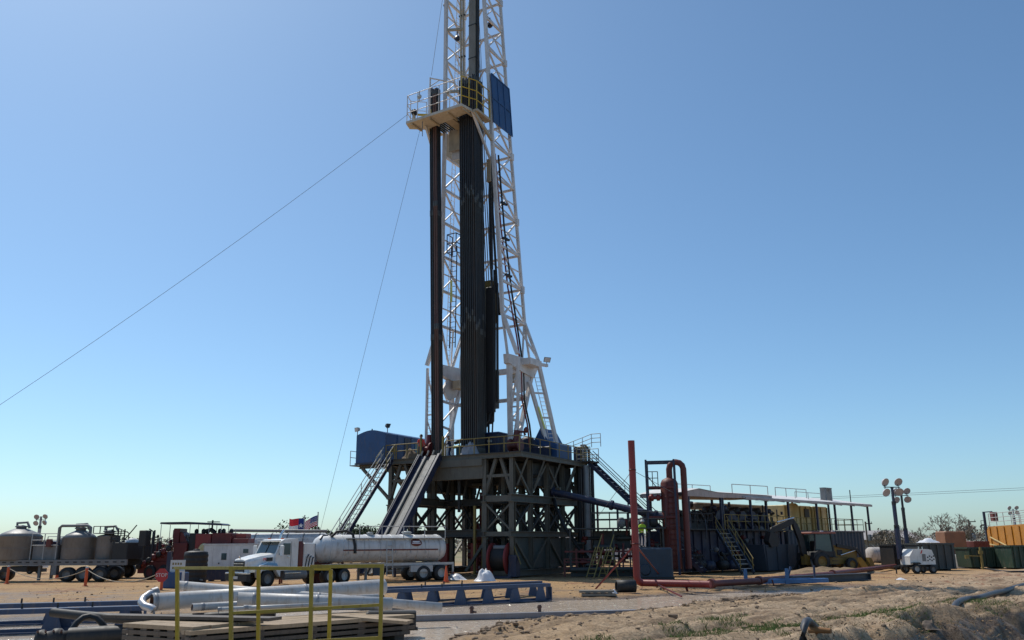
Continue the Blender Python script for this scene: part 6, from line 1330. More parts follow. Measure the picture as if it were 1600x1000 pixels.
m = MB(); m.prism(prof, -.55, .55, 'XZ'); m.build('generator_body', TRUCKW, t); m = MB(); m.box(.0, .3, -.56, -.55, .85, 1.35); m.build('vent_panel', GREY, t)
for k in range(8): m = MB(); m.lathe([(.01, -.012), (.055, -.01), (.055, .0), (.01, .0)], 10, (.45+.16*(k % 4), -.555, .9+.22*(k//4)+.08*(k % 2)), 'Y'); m.build('vent_hole', BLACK, t)
m = MB(); m.prism([(-.12, 1.38), (.0, 1.38), (.1, 1.62), (.02, 1.62)], -.556, -.552, 'XZ'); m.build('red_mark', TAILP, t)
m = MB(); m.prism([(-1.02, 1.19), (-.64, 1.69), (.1, 1.69), (.1, 1.66), (-.6, 1.64), (-.98, 1.18)], -.56, .56, 'XZ'); m.build('lid_edge', TRUCKW, t)
beam(t, 'chassis', BLACK, (-1.5, 0, .52), (1.0, 0, .52), .7, .14)
for s in (-1, 1): wheel(t, BLACK, GREYL, (-.62, s*.62, .34), .34, .2); wheel(t, BLACK, GREY, (.75, s*.55, .3), .3, .2)
m = MB(); m.prism([(-1.0, .66), (-.25, .66), (-.35, .78), (-.9, .78)], -.74, -.5, 'XZ'); m.build('mudguard', BLACK, t)
beam(t, 'drawbar', DARK, (-1.0, 0, .5), (-2.0, 0, .45), .1); beam(t, 'jack', DARK, (-1.8, 0, 0), (-1.8, 0, .6), .07); beam(t, 'jack', DARK, (-1.3, -.3, 0), (-1.3, -.3, .6), .06)
for x in (.2, .5): m = MB(); m.tube([(x, 0, 1.68), (x, 0, 1.85)], .04, 6); m.build('exhaust', CHROME, t)
t.rotation_euler[2] = R(12)
mast_pole(t, 1.0, 6.1, -1.05, .45, BLUED); q = thing('tmp', 'x', 'x'); bpy.data.objects.remove(q)
def shift_children(t, names, d):
    pass
L4 = bpy.data.objects.new('lamp_head_frame', None)
lamp_root = MB(); lamp_root.box(-.1, .1, -.06, .06, 6.02, 6.12); lr = lamp_root.build('lamp_head', DARK, t); lr.location = (-1.05, .45, 0); bpy.data.objects.remove(L4); lamp4(lr, 6.1, 1.05)
c = at(1421, 880, 77); t = thing('light_tower', 'shorter light tower standing behind the dark bins', 'light tower', V(c.x, c.y, 0), R(8)); mast_pole(t, .8, 6.2, 0, 0, DARK); lamp4(t, 6.15, 1.05); m = MB(); m.bbox(-.8, .9, -.6, .6, .5, 1.5); m.build('generator_body', TRUCKW, t); beam(t, 'base', DARK, (-.9, 0, .3), (.9, 0, .3), .8, .3)
for s in (-1, 1): wheel(t, BLACK, GREY, (0, s*.6, .32), .32, .2)
c = at(55, 880, 78); t = thing('light_tower', 'light tower rising between the bulk cement tanks', 'light tower', V(c.x, c.y, 0), R(-5)); mast_pole(t, .8, 4.9, 0, 0, GALV); lamp4(t, 4.6, .78); m = MB(); m.bbox(-.8, .9, -.6, .6, .5, 1.5); m.build('generator_body', TRUCKW, t); beam(t, 'base', DARK, (-.9, 0, .3), (.9, 0, .3), .8, .3)
for s in (-1, 1): wheel(t, BLACK, GREY, (0, s*.6, .32), .32, .2)
c = at(1594, 870, 125); t = thing('light_tower', 'small far light tower above the orange tank', 'light tower', V(c.x, c.y, 0), R(0)); mast_pole(t, .8, 6.6, 0, 0, GALV); lamp4(t, 6.4, 1.0); m = MB(); m.bbox(-.8, .9, -.6, .6, .5, 1.5); m.build('generator_body', TRUCKW, t)

# ---- dark bins, dumpsters, orange tank at the right
def bin_(name, label, cat, c, rz, L, Wd, H, mat, ribs, flare=0.0, post=None):
    t = thing(name, label, cat, c, rz); m = MB()
    m.add([(-L/2, 0, .1), (L/2, 0, .1), (L/2, Wd, .1), (-L/2, Wd, .1), (-L/2-flare, -flare*.3, H), (L/2+flare, -flare*.3, H), (L/2+flare, Wd, H), (-L/2-flare, Wd, H)], [(3,2,1,0),(0,1,5,4),(1,2,6,5),(2,3,7,6),(3,0,4,7)]); m.build('shell', mat, t)
    m = MB(); m.add([(-L/2+.05, .05, .15), (L/2-.05, .05, .15), (L/2-.05, Wd-.05, .15), (-L/2+.05, Wd-.05, .15), (-L/2-flare+.05, .05, H), (L/2+flare-.05, .05, H), (L/2+flare-.05, Wd-.05, H), (-L/2-flare+.05, Wd-.05, H)], [(0,1,2,3),(4,5,1,0),(5,6,2,1),(6,7,3,2),(7,4,0,3)]); m.build('inner_wall', mat, t)
    for a, b in (((-L/2-flare, -.03, H), (L/2+flare, -.03, H)), ((-L/2-flare, Wd+.03, H), (L/2+flare, Wd+.03, H)), ((-L/2-flare, 0, H), (-L/2-flare, Wd, H)), ((L/2+flare, 0, H), (L/2+flare, Wd, H))): beam(t, 'rim', mat, a, b, .12, .12)
    for k in range(ribs): x = -L/2+.2+k*(L-.4)/(ribs-1); beam(t, 'rib', mat, (x, -.05, .15), (x*(1+2*flare/L), -.05-flare*.3, H-.05), .12)
    for s in (-1, 1): m = MB(); m.box(s*L*.3-.15, s*L*.3+.15, .1, Wd-.1, 0, .1); m.build('skid', BLACK, t)
    return t
c = at(1468, 885, 69); bin_('waste_bin', 'dark blue-black waste bin behind the white generator trailer', 'bin', V(c.x, c.y, .02), R(9), 2.9, 2.0, 2.0, BINDK, 5)
c = at(1418, 882, 73); bin_('waste_bin', 'dark bin left of the light tower mast', 'bin', V(c.x, c.y, .02), R(9), 2.2, 2.0, 1.9, REDD if False else DARK, 4)
crumple('bin_liner', 'white plastic liner bulging over the dark waste bin', 'plastic sheet', at(1450, 848, 69.6), .9, .5, .4, PLASTIC, 61, n=12)
c = at(1548, 882, 72); bin_('dumpster', 'green open-topped dumpster with yellow post before it, left one', 'dumpster', V(c.x, c.y, .06), R(3), 3.2, 2.0, 1.6, GREEND, 6, .12)
c = at(1622, 880, 70); bin_('dumpster', 'dark green dumpster cut by the right edge of the picture', 'dumpster', V(c.x, c.y, .06), R(6), 4.2, 2.0, 1.75, GREEND, 9)
c = on(1536, 890); t = thing('marker_post', 'dull yellow timber post with crossbar in front of the green dumpster', 'post', V(c.x, c.y, gz(c.x, c.y)-.05)); beam(t, 'post', YELD, (0, 0, 0), (0, 0, 1.75), .14); beam(t, 'cap', YELD, (-.15, 0, 1.35), (.15, 0, 1.35), .2, .25); beam(t, 'crossbar', YELD, (0, .1, 1.05), (-1.0, .3, 1.1), .09); beam(t, 'crossbar_end', YELD, (-1.15, .3, 1.0), (-.85, .3, 1.0), .1, .28)
c = at(1512, 878, 86); t = thing('tan_tank', 'rounded tan tank truck between the bare tree and the orange tank', 'tank', V(c.x-1.2, c.y, 0), R(5)); m = MB(); m.bbox(-1.2, .9, -.9, .9, 1.5, 3.15, .1); m.build('shell', BROWN, t); m = MB(); m.bbox(-1.3, 1.6, -.9, .9, .6, 1.5); m.build('chassis', REDB, t); m = MB(); m.bbox(1.6, 3.2, -.9, .9, .6, 2.2); m.build('pump_box', REDB, t)
for x in (-.8, .6, 2.4): wheel(t, BLACK, GREY, (x, -.8, .5), .5, .4)
c = at(1504, 870, 96); t = thing('drum', 'pale upright drum between the bins', 'drum', at(1502, 880, 75).xy.to_3d()); m = MB(); prof = [(.5, .02)]+[(.5+(.02 if k % 2 else 0), .1+.18*k) for k in range(6)]+[(.48, 1.1)]; m.lathe(prof, 18); m.build('shell', GREYL, t); m = MB(); m.lathe([(.48, 1.1), (.3, 1.14)], 14); m.build('lid', GREYL, t)
c0 = at(1545, 850, 92); c1 = at(1700, 850, 74); d = c1-c0; rz = math.atan2(d.y, d.x)
t = thing('orange_frac_tank', 'large orange tank with white top rails behind the green dumpsters', 'tank', V(c0.x, c0.y, 0), rz)
L_ = math.hypot(d.x, d.y); m = MB(); m.prism([(0, .8), (L_, .5), (L_, 3.9), (.4, 3.65), (0, 3.2)], 0, 2.6, 'XZ'); m.build('tank_body', ORTANK, t)
for k in range(12): x = .8+k*(L_-1.2)/11; beam(t, 'rib', ORTANK, (x, -.04, .8), (x, -.04, 3.6), .1)
beam(t, 'stripe', REDB, (0, -.06, 1.2), (L_, -.06, 1.1), .04, .5); beam(t, 'hose_rail', CREAM, (.8, -.12, 2.6), (5, -.12, 1.5), .09); beam(t, 'hose_rail', CREAM, (-1.2, -.2, 2.1), (3.2, -.12, 1.6), .09)
railing(t, GREYL, [(.6, 0.1, 3.7), (L_, .1, 3.92)], 1.25, 1.6, .035, (.33, .66)); railing(t, GREYL, [(.6, 2.5, 3.7), (L_, 2.5, 3.92)], 1.25, 1.6, .035, (.33, .66))
for z in (0,): beam(t, 'end_post', BLUED, (-.6, .2, .6), (-.6, .2, 5.2), .2); beam(t, 'end_post_arm', BLUED, (-.6, .2, 5.15), (1.3, .2, 5.15), .1); m = MB(); m.bbox(.9, 1.6, .1, .6, 4.2, 5.1); m.build('vent_box', REDB, t); railing(t, DARK, [(-1.3, .1, 3.3), (-.6, .1, 3.3)], 1.0, .6, .03, (.3, .6))
for x in (L_*.6, L_*.7): wheel(t, BLACK, GREY, (x, 0, .5), .5, .4)
for k in range(2): m = MB(); m.bbox(5.2+k*.9, 5.8+k*.9, -.3, -.06, 1.35, 1.55); m.build('white_cap', SIGNW, t)
# black hoses on the ground at the right
def ghose(name, lab, pts, r, mat):
    q = []
    for (u, v) in pts:
        p = on(u, v, .15); 
        for _ in range(3): p = on(u, v, gz(p.x, p.y)+r*.6)
        q.append(p-V(0, 0, .22 if not q and r > .09 else 0))
    # smooth
    out_ = []
    for i in range(len(q)-1):
        p0, p1, p2, p3 = q[max(0, i-1)], q[i], q[i+1], q[min(len(q)-1, i+2)]
        for k in range(6):
            s = k/6; out_.append(.5*((2*p1)+(p2-p0)*s+(2*p0-5*p1+4*p2-p3)*s*s+(3*p1-p0-3*p2+p3)*s**3))
    out_.append(q[-1]); o = MB().tube(out_, r, 10).build(name, mat); tag(o, lab, 'hose'); return o
ghose('ground_hose', 'thin black hose lying past the white generator trailer', [(1462, 887), (1500, 888), (1540, 889), (1575, 893), (1620, 892)], .06, BLACK)
ghose('ground_hose', 'thick blue-grey hose snaking along the bank at right', [(1484, 948), (1496, 942), (1512, 936), (1530, 934), (1550, 928), (1572, 923), (1592, 916), (1640, 905)], .10, HOSE)

# ================================================================== FOREGROUND
# ---- blue pipe racks
def rack(name, label, p0, p1, h=.75, n=5, mat=BLUER, zoff=0.0):
    p0 = Vector(p0); p1 = Vector(p1); d = p1-p0; L = d.length; rz = math.atan2(d.y, d.x)
    t = thing(name, label, 'pipe rack', V(p0.x, p0.y, p0.z), rz, 'blue triangular pipe racks')
    m = MB(); m.bbox(0, L, -.16, .16, h-.14, h, .015); m.build('top_beam', mat, t); m = MB(); m.box(0, L, -.22, .22, .0, .03); m.box(0, L, -.02, .02, .03, .12); m.build('base_beam', mat, t)
    for k in range(n):
        x = .35+k*(L-.9)/(n-1)
        for s in (-1, 1):
            m = MB(); m.prism([(x-.28, .03), (x+.28, .03), (x+.13, h-.15), (x-.13, h-.15)], s*.17-.012, s*.17+.012, 'XZ') if True else None
            m.v = [(v[0]+(.24 if s > 0 else 0), v[1], v[2]) for v in m.v]; m.build('gusset_plate', mat, t)
    for s in (0, L): m = MB(); m.box(s-.02, s+.02, -.2, .2, .031, h-.145); m.build('end_plate', mat, t)
    for k in range(3): m = MB(); m.tube([(L*.3+k*.9, 0, h), (L*.3+k*.9, 0, h+.14)], .03, 6); m.build('stop_pin', DARK, t)
    return t
def gp_(u, v, z=-.08): p = on(u, v, z); return p
rack('pipe_rack', 'front blue triangular pipe rack at the far side of the water', gp_(560, 953), gp_(858, 938), .70, 7)
rack('pipe_rack', 'rear blue triangular pipe rack just behind the front one', gp_(575, 947), gp_(845, 933), .70, 7)
rack('pipe_rack', 'near blue pipe rack at lower left, standing in the water', gp_(-60, 993), gp_(225, 983), .66, 3)
rack('pipe_rack', 'far blue pipe rack beam behind the near rack at lower left', gp_(-60, 979), gp_(225, 970), .64, 3)
def rack_right():
    a = on(1160, 916); b = on(1292, 913); d = b-a; t = thing('low_pipe_rack', 'low light-blue rack beam with upright stops across the water at right', 'pipe rack', V(a.x, a.y, gz(a.x, a.y)), math.atan2(d.y, d.x)); L = math.hypot(d.x, d.y)
    LB = P('rack_light_blue', (.08, .19, .38), .4, dirt=.15); m = MB(); m.bbox(0, L, -.22, .22, .08, .3, .03); m.build('beam', LB, t)
    for x in (.1, L*.5): m = MB(); m.prism([(x-.12, .05), (x+.12, .05), (x+.08, .85), (x-.08, .85)], -.26, -.2, 'XZ'); m.build('stop', LB, t)
    m = MB(); m.tube([(L*.62, .3, .9), (L*.56, .2, .35)], .07, 6); m.build('stop', BLUER, t); m = MB(); m.tube([(L*.93, .5, .95), (L*.9, .3, .2)], .06, 6); m.build('stop', BLUED, t); m = MB(); m.tube([(L*.3, -.4, .3), (L*.33, -.4, -.25)], .04, 6); m.build('pin', REDB, t)
    m = MB(); m.box(L*.2, L*.8, -.05, .05, .3, .34); m.build('top_pad', LB, t)
    a = on(1240, 913); b = on(1362, 907); d = b-a; t = thing('grey_rack_beam', 'dull grey-blue steel beam lying behind the light-blue rack', 'beam', V(a.x, a.y+.5, gz(a.x, a.y)), math.atan2(d.y, d.x)); L = math.hypot(d.x, d.y)
    beam(t, 'beam', BLUEG, (0, 0, .22), (L, 0, .22), .4, .4, 'ibeam'); beam(t, 'end_cap', BLUEG, (L, -.2, .22), (L, .2, .22), .05, .4)
rack_right()
# long grey beam floating across the water, mooring pegs
a = on(640, 966, WZ+.10); b = on(1010, 956, WZ+.10); o = MB().bar(a, b, .30, .16).build('floating_beam', P('beam_grey_blue', (.20, .20, .22), .45, dirt=.3)); tag(o, 'long grey boom lying across the brown water', 'beam')
for u, v, lab in ((737, 959, 'small dark iron fitting on the left of the grey boom'), (843, 957, 'small dark iron peg on the grey boom')):
    p = on(u, v, WZ+.16); t = thing('iron_peg', lab, 'peg', p); m = MB(); m.tube([(0, 0, -.2), (0, 0, .16)], .06, 8); m.build('stem', PIPER, t); m = MB(); m.lathe([(.03, .12), (.09, .16), (.05, .24)], 8); m.build('cap', PIPER, t)
    if u < 800: m = MB(); m.tube([(0, 0, .06), (.16, 0, .05)], .035, 6); m.build('lug', PIPER, t)

# ---- timber mats
M1 = on(300, 1008, WZ); 
def mats():
    z0 = WZ-.05
    a = on(192, 1006, z0); b = on(425, 1010, z0)
    def pile(lab, u0, v0, u1, v1, Y0, Y1, H, depth, layers, mat, hi):
        p0 = at(u0, v0, Y0); p1 = at(u1, v1, Y1); d = p1-p0; rz = math.atan2(d.y, d.x); L = math.hypot(d.x, d.y)
        zt = (p0.z+p1.z)/2; t = thing('mat_pile', lab, 'mat', V(p0.x, p0.y, zt), rz); r = random.Random(layers+int(u0)); z = 0
        for k in range(layers):
            th = .085; ins = r.uniform(-.04, .10)*k*.4; n = int(depth/.26)
            for i in range(n):
                y = .13+i*.26; j = r.uniform(-.04, .04)
                beam(t, 'plank', mat if k == 0 else hi, (-.02+ins+j, y, z-th/2+r.uniform(-.004, .004)), (L-ins+j, y, z-th/2+r.uniform(-.004, .004)), .245, th)
                if k: break        # only the front plank of the layers below shows
            z -= th
            if k < layers-1:
                for i in range(5): x = .25+i*(L-.5)/4; beam(t, 'cleat', WOODD, (x+ins, .02, z-.022), (x+ins, depth*.98, z-.022), .2, .04)
                z -= .045
        m = MB(); m.box(.1, L-.1, .3, depth-.05, z+.0, -.1); m.build('mat_core', WOODD, t)
        for i in range(4): x = .4+i*(L-.8)/3; m = MB(); m.box(x-.15, x+.15, .1, depth-.1, -.55-zt, z-.002); m.build('sleeper', WOODD, t)
        return t
    pile('left timber mat pile with its corner towards the camera', 192, 973, 300, 981, 20.4, 19.3, 0, 2.3, 4, WOOD, WOODD)
    pile('long right timber mat pile running back beside the water', 300, 978, 648, 967, 19.2, 23.3, 0, 2.2, 4, WOOD, WOODD)
    # upper loose boards under the pipes
    for (u0, v0, Y0, u1, v1, Y1, lab) in ((170, 962, 22.0, 430, 967, 20.3, 'dark timber board lying under the white pipes at left'), (520, 962, 22.6, 640, 972, 22.2, 'pale board sticking out over the water from the mats')):
        p0 = at(u0, v0, Y0); p1 = at(u1, v1, Y1); o = MB().bar(p0, p1, .5, .07).build('loose_board', WOODD if u0 < 300 else WOOD); tag(o, lab, 'board')
    p0 = at(590, 956, 23.4); t = thing('support_box', 'dark box beam end supporting the long white pipe', 'support', V(p0.x, p0.y, p0.z-.42), R(6)); m = MB(); m.bbox(-.3, 1.0, 0, .5, 0, .42); m.build('beam', BLACK, t); m = MB(); m.box(-.35, 1.05, -.02, .52, -.05, -.005); m.build('sole_plate', WOODD, t)
    beam(t, 'strut', WOODD, (.3, .25, -.8), (.3, .25, -.05), .3)
mats()
# black hoses / pipes at the bottom left
def dpipe(name, lab, pts, r, mat, n=14, cat='pipe'):
    o = MB().tube(pts, r, n).build(name, mat); tag(o, lab, cat); return o
dpipe('black_hose', 'long black hose lying behind the timber mats at left', [at(82, 957, 24.6), at(130, 962, 24.2), at(200, 968, 23.6), at(300, 966, 23.4), at(430, 958, 23.6)], .12, BLACK, 12, 'hose')
dpipe('black_hose_loop', 'black hose arched in a loop above the water at lower left', [at(108, 1001, 21.8), at(112, 985, 21.8), at(120, 973, 21.9), at(130, 965, 22.0), at(141, 962.5, 22.1), at(152, 966, 22.1), at(161, 976, 22.1), at(168, 988, 22.1), at(172, 1004, 22.1)], .075, BLACK, 12, 'hose')
dpipe('black_pipe', 'fat black pipe at the bottom edge left of the mats', [at(108, 996, 21.4), at(194, 991, 21.6)], .22, BLACK, 18)
p = at(60, 993, 21.4); t = thing('rubber_coupling', 'lumpy black rubber coupling at the bottom edge below the blue rack', 'coupling', p, R(4))
m = MB(); m.lathe([(.1, -.05), (.2, 0), (.22, .1), (.17, .16), (.19, .3), (.24, .36), (.24, .5), (.18, .56), (.19, .72), (.1, .75)], 18, (0, 0, -.08), 'X'); m.build('body', BLACK, t)
for k in range(4): m = MB(); m.tube([(.02+.18*k, -.1, .08), (.06+.18*k, -.2, .12)], .025, 6); m.build('bolt', PIPER, t)
beam(t, 'stub_post', BLACK, (.35, 0, -.9), (.35, 0, -.2), .2)

# ---- the pile of white pipes
def wpipe(lab, p0, p1, r, collars=(.04,), end=None, name='white_pipe'):
    p0 = Vector(p0); p1 = Vector(p1); d = p1-p0; n = d.normalized(); t = thing(name, lab, 'pipe', p0, 0, 'loose white pipes on the mats')
    m = MB(); q = n.to_track_quat('Z', 'Y').to_matrix(); L = d.length
    m.lathe([(r*.86, 0), (r, 0), (r, L), (r*.86, L)], 28, closed=False); m.v = [tuple(q @ Vector(v)) for v in m.v]; m.build('pipe_wall', PWHITE, t); m = MB(); m.lathe([(r*.86, 0.005), (r*.86, L-.005)], 28, closed=False); m.v = [tuple(q @ Vector(v)) for v in m.v]; m.build('pipe_bore', PIPER, t)  # bore coloured dark, shade inside the pipe mouths put into its colour
    for k in collars:
        m = MB(); z = L*k; m.lathe([(r, z-.045), (r*1.05, z-.04), (r*1.05, z+.04), (r, z+.045)], 28, closed=False); m.v = [tuple(q @ Vector(v)) for v in m.v]; m.build('coupling_band', PGREY, t)
    return t
t1 = wpipe('thick white pipe with dark open mouth at the left of the pile', at(237, 941, 23.5), at(600, 917.5, 27.5), .225, (.012, .3, .62))
t2 = wpipe('long white pipe lying on top, its end dipping over the water at right', at(278, 915, 25.0), at(690, 949, 26.6), .132, (.03, .35, .52, .75))
t3 = wpipe('white pipe with round open mouth under the top pipe, banded grey', at(371, 936, 23.3), at(612, 944, 24.6), .175, (.1, .5))
t4 = wpipe('thin white pipe lying low in the pile, dark mouth at left', at(300, 949, 23.4), at(590, 933, 26.5), .098, (.05, .6))
t5 = wpipe('white half-hidden pipe behind the pile sloping up to the right', at(330, 933, 25.8), at(600, 911, 29.5), .135, (.1, .5))
t6 = wpipe('slim white rod pipe in front under the yellow rail', at(340, 952, 22.6), at(520, 944, 23.6), .052, (.02,))
t7 = wpipe('slim white pipe projecting low towards the dark support box', at(380, 949, 22.8), at(598, 950, 24.6), .057, (.02, .5))
# grey gooseneck pipe end on the left
g0 = at(262, 936, 23.6); t = thing('curved_pipe_end', 'shiny grey curved elbow hose at the mouth of the thick white pipe', 'pipe bend', g0)
pts = [at(246, 926, 23.8), at(234, 928, 23.6), at(224, 935, 23.4), at(221, 941, 23.2), at(226, 947, 23.1), at(236, 950, 23.0), at(240, 953, 23.0)]
m = MB(); m.tube([p-g0 for p in pts], .098, 14); m.build('elbow', P('alu_elbow', (.46, .46, .48), .32, metal=.5, dirt=.2), t); m = MB(); m.tube([at(238, 928, 23.7)-g0, at(247, 925, 23.8)-g0], .145, 14); m.build('cap', PGREY, t)
rod(t, 'dangling_chain', GREY, at(252, 957, 23.4)-g0, at(252, 972, 23.4)-g0, .014)
m = MB(); m.tube([at(239, 950, 23.0)-g0, at(241, 962, 23.0)-g0], .03, 6); m.build('latch', GREY, t)
# sling wires under the pipes
for u0, u1 in ((342, 340), (372, 365)):
    o = MB().tube([at(u0, 952, 22.4), at(u1, 966, 22.4)], .008, 5).build('sling_wire', WIRE); tag(o, 'thin sling wire hanging from the pipes, '+('left one' if u0 < 350 else 'right one'), 'wire')

# ---- yellow railing in front of everything
def yellow_rail():
    Yf, Yb = 12.4, 13.6; s = .043
    t = thing('yellow_handrail', 'yellow painted square-tube handrail in the foreground', 'railing', (0, 0, 0))
    top_f = [at(361, 887, Yf), at(485, 889, Yf), at(597, 886, Yf)]
    def post(u, v, Y, ub, mat=YEL, zb=-.15): a = at(u, v, Y); b = at(ub, 1000, Y); d = (b-a); k = (zb-a.z)/d.z; beam(t, 'post', mat, a+d*k, a, s*1.15, s*1.15)
    YO = P('shaded_yellow_paint', (.47, .34, .04), .45, dirt=.3, dirtc=(.17, .09, .035), scale=5)  # darker copy of the rail yellow, front-side shade put into the colour
    post(361, 886, Yf, 361, YO); post(487, 885, Yf, 485, YO); post(597, 884, Yf, 594, YO)
    post(277, 886, Yb, 277); post(404, 888, Yb, 403.5); post(517, 890, Yb, 514)
    beam(t, 'top_rail', YO, at(274, 887.5, Yb), at(361, 887.5, Yf), s, s); beam(t, 'top_rail', YO, at(359, 887.5, Yf), at(485, 888, Yf), s, s); beam(t, 'top_rail', YO, at(485, 885.5, Yf), at(600, 884, Yf), s*1.1, s*1.1)
    beam(t, 'back_rail', YEL, at(277, 887, Yb), at(404, 888.5, Yb), s*.8, s*.8); beam(t, 'back_rail', YEL, at(404, 888.5, Yb), at(517, 889.5, Yb), s*.8, s*.8)
    beam(t, 'mid_rail', YO, at(361, 958, Yf), at(597, 945, Yf), s*.9, s*.9); beam(t, 'mid_rail', YELD, at(403, 958, Yb+.1), at(517, 951, Yb+.1), s*.9, s*.9)
    for u, v in ((485, 889), (361, 889)): p = at(u, v, Yf); beam(t, 'gusset', YO, p+V(.03, 0, -.02), p+V(.03, 0, -.1), .05, .012)
    beam(t, 'toe_plate', YO, at(361, 1012, Yf), at(597, 1000, Yf), .02, .10)
yellow_rail()
# ---- blue-grey pipe end poking up on the bank
pts = [on(1256, 1030, -.3), at(1255, 1000, 17.2), at(1256, 980, 17.3), at(1259, 972, 17.5), at(1263, 970, 17.9), at(1268, 974, 18.5), at(1278, 985, 19.2)]
dpipe('bent_pipe_end', 'blue-grey plastic pipe arching out of the bank', pts, .075, HOSE, 14)
p = at(1275, 982, 18.2); t = thing('rusty_coupling', 'rusty brown coupling half buried behind the bent pipe', 'coupling', p, R(-40)); m = MB(); m.lathe([(.03, -.16), (.07, -.14), (.06, -.02), (.09, 0), (.06, .04), (.05, .3)], 12, (0, 0, -.03), 'X'); m.build('body', P('rust_orange', (.30, .14, .05), .8), t)
p = on(1448, 964, .2); crumple('bank_stump', 'dark clump of roots and soil on top of the bank', 'stump', V(p.x, p.y, gz(p.x, p.y)-.03), .32, .25, .34, BARK, 83, n=18)
q = [on(1500, 985, -.45), on(1515, 990, -.55), on(1530, 1000, -.6)]
dpipe('dead_stick', 'pale dead stick lying on the dark bank', [on(1470, 975, -.1)+V(0, 0, .08), on(1500, 985, -.3)+V(0, 0, .1), on(1525, 996, -.5)+V(0, 0, .1)], .018, GRASSD, 6, 'stick')

# ================================================================== PEOPLE
def person(label, loc, rz, shirt, legs, hat, arm_up=0.0, lean=0.0):
    me = bpy.data.meshes.new('person')
    J = {'pel': (0, 0, .95), 'sp': (0, -.02-lean*.15, 1.15), 'ch': (0, -.03-lean*.35, 1.38), 'nk': (0, -.03-lean*.45, 1.52), 'hd': (0, -.05-lean*.55, 1.64), 'tp': (0, -.05-lean*.58, 1.76),
         'lk': (-.12, -.03, .50), 'lf': (-.13, .03, .07), 'lt': (-.14, -.14, .04), 'rk': (.12, -.06, .50), 'rf': (.13, .02, .07), 'rt': (.14, -.15, .04), 'lh': (-.1, 0, .9), 'rh': (.1, 0, .9),
         'ls': (-.2, -.03-lean*.35, 1.42), 'le': (-.27, -.06-lean*.5, 1.15), 'lw': (-.24, -.28-lean*.4, 1.02+arm_up), 'lhd': (-.22, -.38-lean*.4, 1.0+arm_up),
         'rs': (.2, -.03-lean*.35, 1.42), 're': (.28, -.04-lean*.5, 1.15), 'rw': (.25, -.25-lean*.4, 1.0), 'rhd': (.23, -.34-lean*.4, .98)}
    for s, nm in ((-1, 'l'), (1, 'r')):
        b = Vector(J[nm+'hd'])
        for k in range(4): J[f'{nm}f{k}'] = tuple(b+V(-.03+.02*k, -.07-.01*(k in (1, 2)), -.03))
        J[nm+'th'] = tuple(b+V(-s*.05, -.03, .01))
    E = [('pel', 'sp'), ('sp', 'ch'), ('ch', 'nk'), ('nk', 'hd'), ('hd', 'tp'), ('pel', 'lh'), ('lh', 'lk'), ('lk', 'lf'), ('lf', 'lt'), ('pel', 'rh'), ('rh', 'rk'), ('rk', 'rf'), ('rf', 'rt'), ('ch', 'ls'), ('ls', 'le'), ('le', 'lw'), ('lw', 'lhd'), ('ch', 'rs'), ('rs', 're'), ('re', 'rw'), ('rw', 'rhd')]
    for nm in 'lr':
        for k in range(4): E.append((nm+'hd', f'{nm}f{k}'))
        E.append((nm+'hd', nm+'th'))
    rad = {'pel': .15, 'sp': .145, 'ch': .165, 'nk': .06, 'hd': .1, 'tp': .085, 'lh': .1, 'rh': .1, 'lk': .065, 'rk': .065, 'lf': .045, 'rf': .045, 'lt': .04, 'rt': .04, 'ls': .075, 'rs': .075, 'le': .05, 're': .05, 'lw': .034, 'rw': .034, 'lhd': .036, 'rhd': .036}
    ks = list(J); ix = {k: i for i, k in enumerate(ks)}
    me.from_pydata([J[k] for k in ks], [(ix[a], ix[b]) for a, b in E], []); o = bpy.data.objects.new('person', me); COL.objects.link(o)
    o.modifiers.new('skin', 'SKIN'); sl = me.skin_vertices[0].data
    for k in ks: r = rad.get(k, .009); sl[ix[k]].radius = (r, r*(.75 if k in ('pel', 'sp', 'ch') else 1))
    sl[ix['pel']].use_root = True
    sb = o.modifiers.new('sub', 'SUBSURF'); sb.levels = 2; sb.render_levels = 2
    dg = bpy.context.evaluated_depsgraph_get(); m2 = bpy.data.meshes.new_from_object(o.evaluated_get(dg)); bpy.data.objects.remove(o)
    m2.materials.clear()
    for mt in (shirt, legs, SKIN, BLACK): m2.materials.append(mt)
    hands = [Vector(J['lhd']), Vector(J['rhd'])]
    for pgn in m2.polygons:
        c = pgn.center; i = 0
        if c.z > 1.52: i = 2
        elif min((c-h).length for h in hands) < .12: i = 2
        elif c.z < .12: i = 3
        elif c.z < .95 and abs(c.y) < .18 and abs(c.x) < .21: i = 1
        pgn.material_index = i; pgn.use_smooth = True
    o = bpy.data.objects.new('person', m2); COL.objects.link(o); o.location = loc; o.rotation_euler = (0, 0, rz); tag(o, label, 'person')
    hy = J['hd'][1]
    m = MB(); m.lathe([(.155, 1.70), (.16, 1.71), (.125, 1.73), (.115, 1.80), (.07, 1.86), (.01, 1.88)], 16, (0, hy, 0)); m.build('hard_hat', hat, o)
    m = MB(); m.tube([(0, hy-.09, 1.645), (0, hy-.125, 1.62)], [.012, .02], 6); m.build('nose', SKIN, o)
    for s in (-1, 1):
        m = MB(); m.lathe([(.004, -.012), (.014, 0), (.004, .012)], 8, (s*.035, hy-.098, 1.655), 'Y'); m.build('eye', BLACK, o)
        m = MB(); m.lathe([(.005, -.02), (.025, 0), (.005, .02)], 8, (s*.105, hy, 1.64), 'X'); m.build('ear', SKIN, o)
    return o
person('worker in a red shirt on the rig floor by the thin pipe bundle', RM @ V(-3.15, -4.35, FZ), RZ+R(40), REDCL, NAVY, DARK, 0, .25)
person('worker in dark clothes with a white hard hat on the rig floor', RM @ V(-1.1, -3.4, FZ), RZ+R(-60), NAVY, NAVY, SIGNW, .1, .2)
